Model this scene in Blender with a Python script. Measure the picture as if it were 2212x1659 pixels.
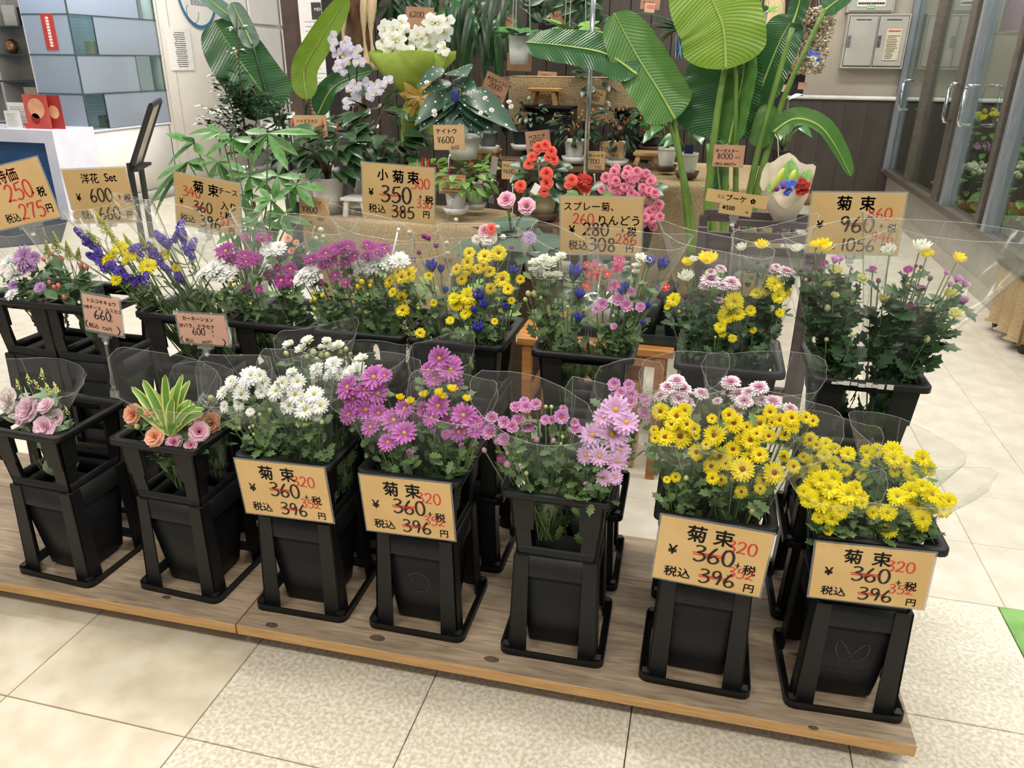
import bpy, bmesh, math, random
from mathutils import Vector as V, Matrix
for o in list(bpy.data.objects): bpy.data.objects.remove(o, do_unlink=True)
S = bpy.context.scene; COL = S.collection
rnd = random.Random(11); PI = math.pi; sin, cos = math.sin, math.cos

# ---------------------------------------------------------------- camera
W, H, F = 2212., 1659., 1661.
YAW, PIT, ROL = .238725, .399327, .011068
CAM = V((.93947, -.99876, 1.31277))
FW = V((-sin(YAW)*cos(PIT), cos(YAW)*cos(PIT), -sin(PIT)))
_r = V((cos(YAW), sin(YAW), 0)); _u = _r.cross(FW)
RT = _r*cos(ROL)+_u*sin(ROL); UP = _u*cos(ROL)-_r*sin(ROL)
cd = bpy.data.cameras.new('camera'); cam = bpy.data.objects.new('camera', cd); COL.objects.link(cam)
cd.sensor_width = 36.; cd.lens = F/W*36.; cd.clip_start = .02; cd.clip_end = 60
cam.matrix_world = Matrix(((RT.x, UP.x, -FW.x, CAM.x), (RT.y, UP.y, -FW.y, CAM.y), (RT.z, UP.z, -FW.z, CAM.z), (0, 0, 0, 1)))
S.camera = cam
# ---------------------------------------------------------------- light
S.view_settings.view_transform = 'Standard'; S.view_settings.look = 'None'
S.view_settings.gamma = 1; S.view_settings.use_curve_mapping = False
S.view_settings.exposure = 0.0
try:
    S.cycles.transparent_max_bounces = 28; S.cycles.max_bounces = 5; S.cycles.diffuse_bounces = 3; S.cycles.glossy_bounces = 2; S.cycles.transmission_bounces = 3
    S.cycles.use_light_tree = False; S.cycles.caustics_reflective = False; S.cycles.caustics_refractive = False
except Exception: pass
wd = bpy.data.worlds.new('mall_air'); S.world = wd; wd.use_nodes = True
bg = wd.node_tree.nodes['Background']; bg.inputs[0].default_value = (1, .975, .94, 1); bg.inputs[1].default_value = .42
def lamp(name, loc, sx, sy, power, colr=(1, .95, .87)):
    l = bpy.data.lights.new(name, 'AREA'); l.shape = 'RECTANGLE'; l.size = sx; l.size_y = sy; l.energy = power; l.color = colr
    o = bpy.data.objects.new(name, l); COL.objects.link(o); o.location = loc
    return o
for i, (x, y, p) in enumerate(((-1.0, -1.4, 42), (1.4, -1.3, 42), (.2, .9, 52), (2.4, 1.4, 36), (-2.4, 1.6, 40), (-3.2, 4.2, 85), (-2.6, 6.6, 60), (-.4, 3.3, 34), (1.2, 3.4, 40), (1.9, 5.7, 50), (3.8, 4.6, 70), (3.6, -1, 30))):
    lamp('ceiling_lamp', (x, y, 3.05), 1.2, .28, p)

# ---------------------------------------------------------------- helpers
def ray(x, y): return FW+RT*((x-W/2)/F)-UP*((y-H/2)/F)
def at(x, y, Y): d = ray(x, y); return CAM+d*((Y-CAM.y)/d.y)
def atz(x, y, z): d = ray(x, y); return CAM+d*((z-CAM.z)/d.z)
def atx(x, y, X): d = ray(x, y); return CAM+d*((X-CAM.x)/d.x)
def atk(x, y, Y0, z0, k):          # plane Y = Y0 + k (z - z0)
    d = ray(x, y); t = (Y0+k*(CAM.z-z0)-CAM.y)/(d.y-k*d.z); return CAM+d*t
def ppm(p): return F/((p-CAM).dot(FW))
def lin(h):
    h = h.lstrip('#'); c = [int(h[i:i+2], 16)/255 for i in (0, 2, 4)]
    return tuple((x/12.92 if x <= .04045 else ((x+.055)/1.055)**2.4) for x in c)+(1,)
MATS = {}
def mat(name, c1, c2=None, rough=.5, scale=40., metal=0., bump=0., detail=3., stretch=None, spec=.5, lo=.35, hi=.65, coat=0., dist=0.):
    if name in MATS: return MATS[name]
    m = bpy.data.materials.new(name); MATS[name] = m; m.use_nodes = True; n = m.node_tree.nodes; L = m.node_tree.links
    b = n['Principled BSDF']; b.inputs['Roughness'].default_value = rough; b.inputs['Metallic'].default_value = metal
    b.inputs['Specular IOR Level'].default_value = spec
    if coat: b.inputs['Coat Weight'].default_value = coat
    a = lin(c1)
    c = lin(c2) if c2 else tuple(x*.8 for x in a[:3])+(1,)
    tc = n.new('ShaderNodeTexCoord'); mp = n.new('ShaderNodeMapping'); nz = n.new('ShaderNodeTexNoise'); rp = n.new('ShaderNodeValToRGB')
    if stretch: mp.inputs['Scale'].default_value = stretch
    nz.inputs['Scale'].default_value = scale; nz.inputs['Detail'].default_value = detail; nz.inputs['Distortion'].default_value = dist
    rp.color_ramp.elements[0].position = lo; rp.color_ramp.elements[1].position = hi
    rp.color_ramp.elements[0].color = c; rp.color_ramp.elements[1].color = a
    L.new(tc.outputs['Object'], mp.inputs[0]); L.new(mp.outputs[0], nz.inputs[0]); L.new(nz.outputs[0], rp.inputs[0]); L.new(rp.outputs[0], b.inputs[0])
    if bump:
        bp = n.new('ShaderNodeBump'); bp.inputs['Strength'].default_value = bump; bp.inputs['Distance'].default_value = .004
        L.new(nz.outputs[0], bp.inputs['Height']); L.new(bp.outputs[0], b.inputs['Normal'])
    return m
def petal(name, tip, base, p0=.2, p1=.8, rough=.55, trans=.25):   # colour runs from a flower's heart to its petal tips
    if name in MATS: return MATS[name]
    m = bpy.data.materials.new(name); MATS[name] = m; m.use_nodes = True; n = m.node_tree.nodes; L = m.node_tree.links
    b = n['Principled BSDF']; b.inputs['Roughness'].default_value = rough; b.inputs['Specular IOR Level'].default_value = .25
    tc = n.new('ShaderNodeTexCoord'); vm = n.new('ShaderNodeVectorMath'); vm.operation = 'LENGTH'; rp = n.new('ShaderNodeValToRGB')
    rp.color_ramp.elements[0].position = p0; rp.color_ramp.elements[1].position = p1
    rp.color_ramp.elements[0].color = lin(base); rp.color_ramp.elements[1].color = lin(tip)
    L.new(tc.outputs['Object'], vm.inputs[0]); L.new(vm.outputs['Value'], rp.inputs[0])
    nz = n.new('ShaderNodeTexNoise'); nz.inputs['Scale'].default_value = 7; nz.inputs['Detail'].default_value = 4; mr = n.new('ShaderNodeMapRange'); mr.inputs[1].default_value = .3; mr.inputs[2].default_value = .7; mr.inputs[3].default_value = .8; mr.inputs[4].default_value = 1.08
    mu = n.new('ShaderNodeVectorMath'); mu.operation = 'SCALE'; L.new(tc.outputs['Object'], nz.inputs[0]); L.new(nz.outputs[0], mr.inputs[0]); L.new(rp.outputs[0], mu.inputs[0]); L.new(mr.outputs[0], mu.inputs['Scale']); L.new(mu.outputs[0], b.inputs[0])
    t = n.new('ShaderNodeBsdfTranslucent'); mx = n.new('ShaderNodeMixShader'); mx.inputs[0].default_value = trans
    L.new(rp.outputs[0], t.inputs[0]); L.new(b.outputs[0], mx.inputs[1]); L.new(t.outputs[0], mx.inputs[2]); L.new(mx.outputs[0], n['Material Output'].inputs[0])
    return m
def clear(name, tint='ffffff', refl=.05, rough=.06, ior=1.35, milk=0., milkc='ffffff', bump=0.):   # thin clear film, glass or frosted sheet
    if name in MATS: return MATS[name]
    m = bpy.data.materials.new(name); MATS[name] = m; m.use_nodes = True; n = m.node_tree.nodes; L = m.node_tree.links
    n.remove(n['Principled BSDF'])
    t = n.new('ShaderNodeBsdfTransparent'); t.inputs[0].default_value = lin(tint)
    g = n.new('ShaderNodeBsdfGlossy'); g.inputs['Roughness'].default_value = rough
    fr = n.new('ShaderNodeFresnel'); ge = n.new('ShaderNodeNewGeometry'); mi = n.new('ShaderNodeMix'); mi.inputs[2].default_value = ior; mi.inputs[3].default_value = 1/ior   # both faces of a thin sheet reflect alike
    L.new(ge.outputs['Backfacing'], mi.inputs[0]); L.new(mi.outputs[0], fr.inputs[0])
    ad = n.new('ShaderNodeMath'); ad.operation = 'ADD'; ad.inputs[1].default_value = refl; ad.use_clamp = True
    mx = n.new('ShaderNodeMixShader'); L.new(fr.outputs[0], ad.inputs[0]); L.new(ad.outputs[0], mx.inputs[0])
    src = t.outputs[0]
    if milk:
        d = n.new('ShaderNodeBsdfDiffuse'); d.inputs[0].default_value = lin(milkc); m2 = n.new('ShaderNodeMixShader'); m2.inputs[0].default_value = milk
        tl = n.new('ShaderNodeBsdfTranslucent'); tl.inputs[0].default_value = lin(milkc); m3 = n.new('ShaderNodeMixShader'); m3.inputs[0].default_value = .5
        L.new(d.outputs[0], m3.inputs[1]); L.new(tl.outputs[0], m3.inputs[2])
        L.new(t.outputs[0], m2.inputs[1]); L.new(m3.outputs[0], m2.inputs[2]); src = m2.outputs[0]
    if bump:
        tc = n.new('ShaderNodeTexCoord'); nz = n.new('ShaderNodeTexNoise'); nz.inputs['Scale'].default_value = 34; nz.inputs['Detail'].default_value = 1; mp = n.new('ShaderNodeMapping'); mp.inputs['Scale'].default_value = (1, 1, .1); bp = n.new('ShaderNodeBump')
        bp.inputs['Strength'].default_value = bump; bp.inputs['Distance'].default_value = .01
        L.new(tc.outputs['Object'], mp.inputs[0]); L.new(mp.outputs[0], nz.inputs[0]); L.new(nz.outputs[0], bp.inputs['Height']); L.new(bp.outputs[0], g.inputs['Normal'])
    L.new(src, mx.inputs[1]); L.new(g.outputs[0], mx.inputs[2]); L.new(mx.outputs[0], n['Material Output'].inputs[0])
    return m

WM = {}
class MB:
    def __init__(s): s.v = []; s.f = []; s.m = []
    def add(s, vs, fs, mi=0):
        o = len(s.v); s.v += [tuple(p) for p in vs]; s.f += [tuple(i+o for i in f) for f in fs]; s.m += [mi]*len(fs); return s
    def box(s, c, d, mi=0, rz=0., M=None):
        hx, hy, hz = d[0]/2, d[1]/2, d[2]/2; R = Matrix.Rotation(rz, 3, 'Z') if rz else None
        vs = []
        for z in (-hz, hz):
            for x, y in ((-hx, -hy), (hx, -hy), (hx, hy), (-hx, hy)):
                p = V((x, y, z)); p = R @ p if R else p; p = M @ p if M else p+V(c); vs.append(p)
        return s.add(vs, ((3, 2, 1, 0), (4, 5, 6, 7), (0, 1, 5, 4), (1, 2, 6, 5), (2, 3, 7, 6), (3, 0, 4, 7)), mi)
    def bar(s, a, b, w, t, mi=0, up=(0, 0, 1)):            # rectangular bar from a to b
        a, b = V(a), V(b); d = (b-a).normalized(); x = d.cross(V(up)); x = x.normalized() if x.length > 1e-5 else V((1, 0, 0)); y = x.cross(d)
        vs = [p+x*(sx*w/2)+y*(sy*t/2) for p in (a, b) for sx, sy in ((-1, -1), (1, -1), (1, 1), (-1, 1))]
        return s.add(vs, ((3, 2, 1, 0), (4, 5, 6, 7), (0, 1, 5, 4), (1, 2, 6, 5), (2, 3, 7, 6), (3, 0, 4, 7)), mi)
    def tube(s, pts, r, n=5, mi=0, cap=True):
        pts = [V(p) for p in pts]; rs = r if isinstance(r, (list, tuple)) else [r]*len(pts); vs = []; fs = []
        for i, p in enumerate(pts):
            d = (pts[min(i+1, len(pts)-1)]-pts[max(i-1, 0)]); d = d.normalized() if d.length > 1e-9 else V((0, 0, 1))
            x = d.cross(V((.13, .27, 1)) if abs(d.z) < .95 else V((1, .2, 0))).normalized(); y = d.cross(x)
            vs += [p+x*(rs[i]*cos(2*PI*k/n))+y*(rs[i]*sin(2*PI*k/n)) for k in range(n)]
        for i in range(len(pts)-1):
            fs += [(i*n+k, i*n+(k+1) % n, (i+1)*n+(k+1) % n, (i+1)*n+k) for k in range(n)]
        if cap: fs += [tuple(range(n-1, -1, -1)), tuple((len(pts)-1)*n+k for k in range(n))]
        return s.add(vs, fs, mi)
    def lathe(s, prof, n=16, c=(0, 0, 0), mi=0, sx=1., sy=1., close=False):
        vs = []; fs = []
        for r, z in prof: vs += [(c[0]+sx*r*cos(2*PI*k/n), c[1]+sy*r*sin(2*PI*k/n), c[2]+z) for k in range(n)]
        for i in range(len(prof)-1): fs += [(i*n+k, i*n+(k+1) % n, (i+1)*n+(k+1) % n, (i+1)*n+k) for k in range(n)]
        if close: fs += [tuple(range(n-1, -1, -1)), tuple((len(prof)-1)*n+k for k in range(n))]
        return s.add(vs, fs, mi)
    def ball(s, c, rx, ry=None, rz=None, n=8, m=5, mi=0):
        ry = ry or rx; rz = rz or rx; vs = [(c[0], c[1], c[2]-rz)]; fs = []
        for i in range(1, m):
            t = PI*i/m
            vs += [(c[0]+rx*sin(t)*cos(2*PI*k/n), c[1]+ry*sin(t)*sin(2*PI*k/n), c[2]-rz*cos(t)) for k in range(n)]
        vs.append((c[0], c[1], c[2]+rz)); e = len(vs)-1
        fs += [(0, 1+(k+1) % n, 1+k) for k in range(n)]
        for i in range(m-2): fs += [(1+i*n+k, 1+i*n+(k+1) % n, 1+(i+1)*n+(k+1) % n, 1+(i+1)*n+k) for k in range(n)]
        fs += [(1+(m-2)*n+k, 1+(m-2)*n+(k+1) % n, e) for k in range(n)]
        return s.add(vs, fs, mi)
    def sheet(s, rows, mi=0, thick=0.):
        nr, nc = len(rows), len(rows[0]); vs = [p for r in rows for p in r]
        return s.add(vs, [(i*nc+j, i*nc+j+1, (i+1)*nc+j+1, (i+1)*nc+j) for i in range(nr-1) for j in range(nc-1)], mi)
    def blade(s, pts, hw, nrm, fold=.12, mi=0, wave=0.):     # leaf along a mid line, hw half widths, nrm face direction
        pts = [V(p) for p in pts]; rows = []
        for i, p in enumerate(pts):
            d = (pts[min(i+1, len(pts)-1)]-pts[max(i-1, 0)]).normalized(); nn = V(nrm); x = d.cross(nn)
            x = x.normalized() if x.length > 1e-4 else V((1, 0, 0)); y = x.cross(d)
            w = hw[i]; a = wave*w*sin(i*2.4); b = wave*w*sin(i*2.1+1.3)
            rows.append((p-x*w+y*(fold*w+a), p-x*w*.5+y*fold*w*.62, p, p+x*w*.5+y*fold*w*.62, p+x*w+y*(fold*w+b)))
        return s.sheet(rows, mi)
    def mesh(s, name, mats, smooth=True):
        me = bpy.data.meshes.new(name); me.from_pydata(s.v, [], s.f)
        for m in (mats if isinstance(mats, (list, tuple)) else [mats]): me.materials.append(m)
        me.polygons.foreach_set('material_index', s.m)
        if smooth: me.polygons.foreach_set('use_smooth', [True]*len(s.f))
        me.update(); return me
def tag(o, label=None, cat=None, group=None, kind=None):
    for k, v in (('label', label), ('category', cat), ('group', group), ('kind', kind)):
        if v: o[k] = v
    return o
def inst(name, me, parent=None, M=None):
    o = bpy.data.objects.new(name, me); COL.objects.link(o); M = M or Matrix.Identity(4)
    if parent: o.parent = parent; o.matrix_basis = WM[parent.name].inverted() @ M
    else: o.matrix_basis = M
    WM[o.name] = M; return o
def obj(name, mb, mats, parent=None, smooth=True, loc=None):   # mb in world coordinates; origin moved to loc
    M = Matrix.Identity(4)
    if loc is None and parent is None and mb.v:
        n = len(mb.v); loc = (sum(p[0] for p in mb.v)/n, sum(p[1] for p in mb.v)/n, min(p[2] for p in mb.v))
    if loc is not None:
        mb.v = [(p[0]-loc[0], p[1]-loc[1], p[2]-loc[2]) for p in mb.v]; M = Matrix.Translation(V(loc))
    return inst(name, mb.mesh(name, mats, smooth), parent, M)
def bevel(o, w=.004, seg=2):
    b = o.modifiers.new('bevel', 'BEVEL'); b.width = w; b.segments = seg; b.limit_method = 'ANGLE'; b.angle_limit = .6; return o
def thing(name, label, cat, loc, group=None):
    o = bpy.data.objects.new(name, None); COL.objects.link(o); o.empty_display_size = .05; o.location = loc; WM[o.name] = Matrix.Translation(V(loc))
    return tag(o, label, cat, group)
def frame(loc, z, s=1., spin=0.):                          # matrix whose +Z looks along z
    q = V(z).normalized().to_track_quat('Z', 'Y').to_matrix().to_4x4()
    return Matrix.Translation(V(loc)) @ q @ Matrix.Rotation(spin, 4, 'Z') @ Matrix.Scale(s, 4)
def smoothpts(pts, n=5):
    out = []; P_ = [V(p) for p in pts]
    for i in range(len(P_)-1):
        a, b, c, d = P_[max(i-1, 0)], P_[i], P_[i+1], P_[min(i+2, len(P_)-1)]
        for k in range(n):
            t = k/n; out.append(.5*((2*b)+(c-a)*t+(2*a-5*b+4*c-d)*t*t+(3*b-a-3*c+d)*t*t*t))
    return out+[P_[-1]]

# ---------------------------------------------------------------- lettering
_fc = bpy.data.curves.new('glyphs', 'FONT'); _fc.resolution_u = 3; _fo = bpy.data.objects.new('glyphs', _fc); TXT = {}
def glyphs(t):
    if t not in TXT:
        _fc.body = t; me = bpy.data.meshes.new_from_object(_fo)
        TXT[t] = ([(v.co.x, v.co.y) for v in me.vertices], [tuple(p.vertices) for p in me.polygons]); bpy.data.meshes.remove(me)
    return TXT[t]
_c = lambda n, a0, a1, cx, cy, rx, ry: [(cx+rx*cos(a0+(a1-a0)*i/n), cy+ry*sin(a0+(a1-a0)*i/n)) for i in range(n+1)]
DIG = {'0': [_c(14, 1.9, 1.9+2*PI, .29, .5, .27, .5)], '1': [[(.3, 1), (.27, .5), (.25, 0)]],
 '2': [[(.03, .78), (.14, .95), (.33, 1), (.5, .86), (.48, .62), (.27, .3), (0, .05), (.25, .1), (.6, .03)]],
 '3': [[(.05, .92), (.28, 1), (.5, .9), (.44, .7), (.18, .56), (.44, .5), (.57, .3), (.44, .08), (.2, 0), (0, .12)]],
 '4': [[(.36, 1), (.18, .68), (0, .38), (.3, .4), (.6, .42)], [(.44, .75), (.41, .4), (.38, 0)]],
 '5': [[(.17, .97), (.1, .58), (.34, .62), (.55, .42), (.5, .15), (.25, 0), (0, .1)], [(.17, .96), (.4, .97), (.6, 1)]],
 '6': [[(.4, 1), (.17, .68), (.03, .32), (.12, .05), (.34, 0), (.53, .18), (.45, .4), (.25, .44), (.07, .28)]],
 '7': [[(.05, .72), (.07, .95), (.3, .93), (.56, .95), (.35, .5), (.22, 0)]],
 '8': [[(.5, .84), (.3, 1), (.1, .85), (.2, .6), (.45, .4), (.5, .15), (.3, 0), (.08, .15), (.15, .4), (.4, .6), (.5, .84)]],
 '9': [[(.5, .8), (.34, 1), (.1, .9), (.08, .64), (.28, .52), (.5, .78), (.46, .4), (.34, 0)]],
 '+': [[(.05, .5), (.55, .5)], [(.3, .78), (.3, .22)]], '<': [[(.4, 1), (.1, .5), (.4, 0)]], '>': [[(.2, 1), (.5, .5), (.2, 0)]],
 '-': [[(0, .5), (1, .53)]], '=': [[(0, .6), (1, .64)], [(.02, .4), (1, .43)]],
 'y': [[(.05, 1), (.3, .55), (.55, 1)], [(.3, .55), (.3, 0)], [(.08, .42), (.52, .42)], [(.08, .22), (.52, .22)]]}
def strokes(t, adv=.72, w=.11):
    vs, fs, x0 = [], [], 0.
    for ch in t:
        if ch in DIG:
            for st in DIG[ch]:
                p = smoothpts([(a+x0, b, 0) for a, b in st], 3 if len(st) > 2 else 2); o = len(vs)
                for i, q in enumerate(p):
                    d = (p[min(i+1, len(p)-1)]-p[max(i-1, 0)]).normalized(); ww = w*.5*(.75+.5*abs(d.y))
                    if i in (0, len(p)-1): ww *= .6
                    vs += [(q.x-d.y*ww, q.y+d.x*ww), (q.x+d.y*ww, q.y-d.x*ww)]
                fs += [(o+2*i, o+2*i+1, o+2*i+3, o+2*i+2) for i in range(len(p)-1)]
        x0 += adv if ch != '1' else adv*.75
    return vs, fs
# ================================================================ the setting
def speckle(name, c1, c2, c3, scale, rough):
    m = bpy.data.materials.new(name); MATS[name] = m; m.use_nodes = True; n = m.node_tree.nodes; L = m.node_tree.links; b = n['Principled BSDF']
    tc = n.new('ShaderNodeTexCoord'); a = n.new('ShaderNodeTexNoise'); r = n.new('ShaderNodeValToRGB'); a.inputs['Scale'].default_value = scale; a.inputs['Detail'].default_value = 5; a.inputs['Distortion'].default_value = .3
    e = r.color_ramp.elements; e[0].position = .36; e[0].color = lin(c1); e[1].position = .64; e[1].color = lin(c3); k = e.new(.5); k.color = lin(c2)
    L.new(tc.outputs['Object'], a.inputs[0]); L.new(a.outputs[0], r.inputs[0]); L.new(r.outputs[0], b.inputs[0])
    a2 = n.new('ShaderNodeTexNoise'); a2.inputs['Scale'].default_value = 9; mr = n.new('ShaderNodeMapRange'); mr.inputs[3].default_value = rough-.06; mr.inputs[4].default_value = rough+.1
    L.new(tc.outputs['Object'], a2.inputs[0]); L.new(a2.outputs[0], mr.inputs[0]); L.new(mr.outputs[0], b.inputs['Roughness']); return m
m_marble = speckle('marble_tile', 'c3b69d', 'ccc1aa', 'd3c9b5', 12, .3)
m_speck = speckle('speckled_tile', 'bbb19b', 'cdc4b2', 'ddd6c7', 105, .24)
m_green = speckle('green_tile', '5f8f3f', '6da049', '7bab55', 14, .4)
m_back = speckle('grey_beige_tile', 'c6beae', 'cdc5b6', 'd3ccbe', 12, .42)
m_joint = mat('tile_joint', '3c3832', '57514a', .8)
floor = tag(obj('floor', MB().box((-.6, 3.2, -.03), (11, 10.6, .04)), mat('floor_screed', '5a5349', '6d655a', .85)), kind='structure')
def tile(nm, x0, y0, w, h, m, g=.0012):
    key = (nm, round(w, 3), round(h, 3), m.name)
    if key not in TILE:
        b = MB(); a, c = w/2-g, h/2-g; e = .0012
        b.add([(-a, -c, -.01), (a, -c, -.01), (a, c, -.01), (-a, c, -.01), (-a, -c, -e), (a, -c, -e), (a, c, -e), (-a, c, -e), (-a+e, -c+e, 0), (a-e, -c+e, 0), (a-e, c-e, 0), (-a+e, c-e, 0)],
              [(0, 1, 5, 4), (1, 2, 6, 5), (2, 3, 7, 6), (3, 0, 4, 7), (4, 5, 9, 8), (5, 6, 10, 9), (6, 7, 11, 10), (7, 4, 8, 11), (8, 9, 10, 11)])
        TILE[key] = [b.mesh(nm, m, False)]
    o = inst(nm, TILE[key][0], floor, Matrix.Translation((x0+w/2, y0+h/2, 0)))
    return o
TILE = {}
T = .45
for i in range(-6, 9):
    for j in range(-3, 2):
        x = i*T; m = m_marble if i < 0 else (m_speck if i < 4 or j < -1 else (m_green if i < 6 else m_speck))
        o = tile('floor_tile', x, j*T, T, T, m)
        rot = (i*7+j*3) % 4; o.matrix_basis = o.matrix_basis @ Matrix.Rotation(rot*PI/2, 4, 'Z')
rest = MB(); U = .303; nt = 0
for i in range(-22, 8):
    for j in range(0, 21):
        x = 1.818+i*U-.303*1; y = .9+j*U
        near = (x > .35 and x < 2.5 and j < 13) or (x < -1.5 and x > -4.2 and 3 < j < 15)
        if near and nt < 270: tile('shop_tile', x, y, U, U, m_back, .0006); nt += 1
        else: rest.box((x+U/2, y+U/2, -.005), (U-.0012, U-.0012, .01))
tag(obj('distant_tile', rest, m_back, floor, False), kind='stuff')
# back wall with its dark boards
m_board = mat('dark_board', '4a423d', '3d3632', .55, 14, stretch=(1, 1, .12))
m_beige = mat('beige_paint', 'b3aa9e', 'ada498', .8, 3)
wall = tag(obj('wall_back', MB().box((2.9, 7.36, 1.5), (5.2, .1, 3.0)), m_beige), kind='structure')
plank_me = MB().box((0, 0, 0), (.198, .03, .88)).mesh('wall_plank', m_board, False)
for i in range(25): inst('wall_plank', plank_me, wall, Matrix.Translation((.45+i*.2, 7.295, .56)))
tag(obj('trim_1', MB().box((2.9, 7.285, 1.012), (5.2, .05, .035)), mat('white_rail', 'e8e6e0', 'dcd9d2', .45, 20)), kind='structure')
tag(obj('baseboard_back', MB().box((2.9, 7.285, .06), (5.2, .05, .12)), mat('brown_base', '9c7248', '86603a', .5, 12)), kind='structure')
# electrical cabinets on the back wall
m_cab = mat('cabinet_paint', 'b3b0a8', 'a9a69f', .5, 8); m_dark = mat('dark_line', '2c2a29', '1f1e1d', .6)
m_paper = mat('white_paper', 'efeeea', 'e6e5e0', .8, 50); m_ink = mat('black_ink', '1c1a19', '262322', .7); m_red = mat('red_ink', 'c9352c', 'd8463b', .6)
def text_rows(mb, O, Ux, Vy, rows, lw=.012):               # printed lines too small to read, as short bars
    for y, a, b in rows:
        p = O+Vy*y; N = Ux.cross(Vy).normalized()*.0012; x = a
        while x < b:
            w = min(rnd.uniform(.03, .09), b-x)
            mb.add([p+Ux*x+N, p+Ux*(x+w)+N, p+Ux*(x+w)+Vy*lw+N, p+Ux*x+Vy*lw+N], [(0, 1, 2, 3)]); x += w+.012
c0 = at(1812, 147, 7.26); c1 = at(1967, 30, 7.26); cw, ch = c1.x-c0.x, c1.z-c0.z
cab = thing('wall_cabinet', 'grey two-door electrical cabinet mounted on the beige wall', 'cabinet', (c0.x+cw/2, 7.27, c0.z))
obj('body', MB().box((c0.x+cw/2, 7.25, c0.z+ch/2), (cw, .12, ch)), m_cab, cab, False)
for k in (0, 1):
    x = c0.x+cw*(.26+.48*k); d = obj('door', MB().box((x, 7.184, c0.z+ch/2), (cw*.45, .012, ch*.9)), m_cab, cab, False); bevel(d, .003)
    obj('door_gap', MB().box((x, 7.1895, c0.z+ch/2), (cw*.465, .004, ch*.925)), m_dark, d, False)
    obj('latch', MB().box((x-cw*.19, 7.174, c0.z+ch*.5), (.03, .012, .09)).box((x-cw*.19, 7.166, c0.z+ch*.52), (.014, .012, .03)), mat('chrome', 'c8cacc', 'a9abae', .2, metal=1.), d, False)
    b = MB(); text_rows(b, V((x-cw*.12, 7.176, c0.z+ch*.88)), V((cw*.3, 0, 0)), V((0, 0, ch)), [(0, 0, .8)], .018); obj('door_lettering', b, m_ink, d, False)
q0, q1 = at(1905, 130, 7.17), at(1950, 62, 7.17); nw, nh = q1.x-q0.x, q1.z-q0.z
nt_ = thing('wall_notice', 'cream typed notice with red heading taped to the cabinet door', 'notice', q0)
obj('sheet', MB().box((q0.x+nw/2, 7.172, q0.z+nh/2), (nw, .003, nh)), mat('cream_paper', 'd9cdb6', 'd2c5ad', .8, 30), nt_, False)
b = MB(); text_rows(b, V((q0.x, 7.17, q0.z)), V((nw, 0, 0)), V((0, 0, nh)), [(.05+.055*i, .08+.05*(i % 3 == 0), rnd.uniform(.55, .95)) for i in range(14)], .02); obj('small_print', b, m_ink, nt_, False)
b = MB(); text_rows(b, V((q0.x, 7.17, q0.z)), V((nw, 0, 0)), V((0, 0, nh)), [(.9, .1, .9)], .05); obj('heading', b, m_red, nt_, False)
c0 = at(1826, 28, 7.26); c1 = at(1942, -60, 7.26); cw, ch = c1.x-c0.x, c1.z-c0.z
cab = thing('wall_cabinet', 'upper grey wall cabinet with a permit sheet, above the two-door one', 'cabinet', (c0.x+cw/2, 7.27, c0.z))
obj('body', MB().box((c0.x+cw/2, 7.25, c0.z+ch/2), (cw, .12, ch)), m_cab, cab, False)
bevel(obj('door', MB().box((c0.x+cw/2, 7.184, c0.z+ch/2), (cw*.92, .012, ch*.92)), m_cab, cab, False), .003)
obj('permit_sheet', MB().box((c0.x+cw*.5, 7.175, c0.z+ch*.55), (cw*.6, .003, ch*.8)), m_paper, cab, False)
b = MB(); text_rows(b, V((c0.x+cw*.22, 7.172, c0.z)), V((cw*.56, 0, 0)), V((0, 0, ch)), [(.2, 0, 1), (.32, .1, .9)], .05); obj('lettering', b, m_ink, cab, False)
obj('tape', MB().box((c0.x+cw*.5, 7.171, c0.z+ch*.14), (cw*.16, .003, ch*.09)), mat('green_tape', 'a9c9a0', '9bbd92', .5), cab, False)
# glazed cooler front along the aisle
m_bronze = mat('dark_bronze', '6a625a', '5c554e', .4, 30, metal=.25)
m_glass = clear('door_glass', 'e9f1ee', .035, .02, 1.45); m_bright = mat('bright_trim', 'a7acb4', '8f949c', .28, 40, metal=.5, stretch=(6, 6, .2))
GX = 2.62
def gy(x, y): return atx(x, y, GX).y
cool = thing('glass_cooler', 'steel framed glass doors of a walk-in flower cooler beside the aisle', 'glass front', (GX, 4.6, 0))
Y0, Y1 = 1.9, 7.2
obj('lower_panel', MB().box((GX+.03, (Y0+Y1)/2, .17), (.06, Y1-Y0, .34)), mat('grey_panel', '9d968c', '948d83', .5, 10), cool, False)
obj('kick_plate', MB().box((GX-.004, (Y0+Y1)/2, .05), (.01, Y1-Y0, .1)), mat('beige_plate', 'aaa294', 'a1998c', .5, 10), cool, False)
bevel(obj('sill_rail', MB().box((GX, (Y0+Y1)/2, .365), (.1, Y1-Y0, .05)), m_bronze, cool, False), .006)
for k, (x, y, w, m) in enumerate(((1985, 10, .075, m_bright), (2042, 10, .05, m_bronze), (2122, 10, .15, m_bronze), (2142, 10, .06, m_bright), (2205, 150, .07, m_bronze), (2225, 150, .05, m_bright))):
    yy = gy(x, y); bevel(obj('post', MB().box((GX, yy, 1.55), (.09, w, 2.4)), m, cool, False), .006)
ys = [gy(x, y) for x, y in ((1985, 10), (2042, 10), (2122, 10), (2205, 150))]+[Y0]; ys[0] = max(ys[0], ys[0])
for a, b_ in zip(ys[:-1], ys[1:]): obj('glass_pane', MB().box((GX+.01, (a+b_)/2, 1.57), (.008, abs(a-b_)-.02, 2.36)), m_glass, cool, False)
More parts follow.
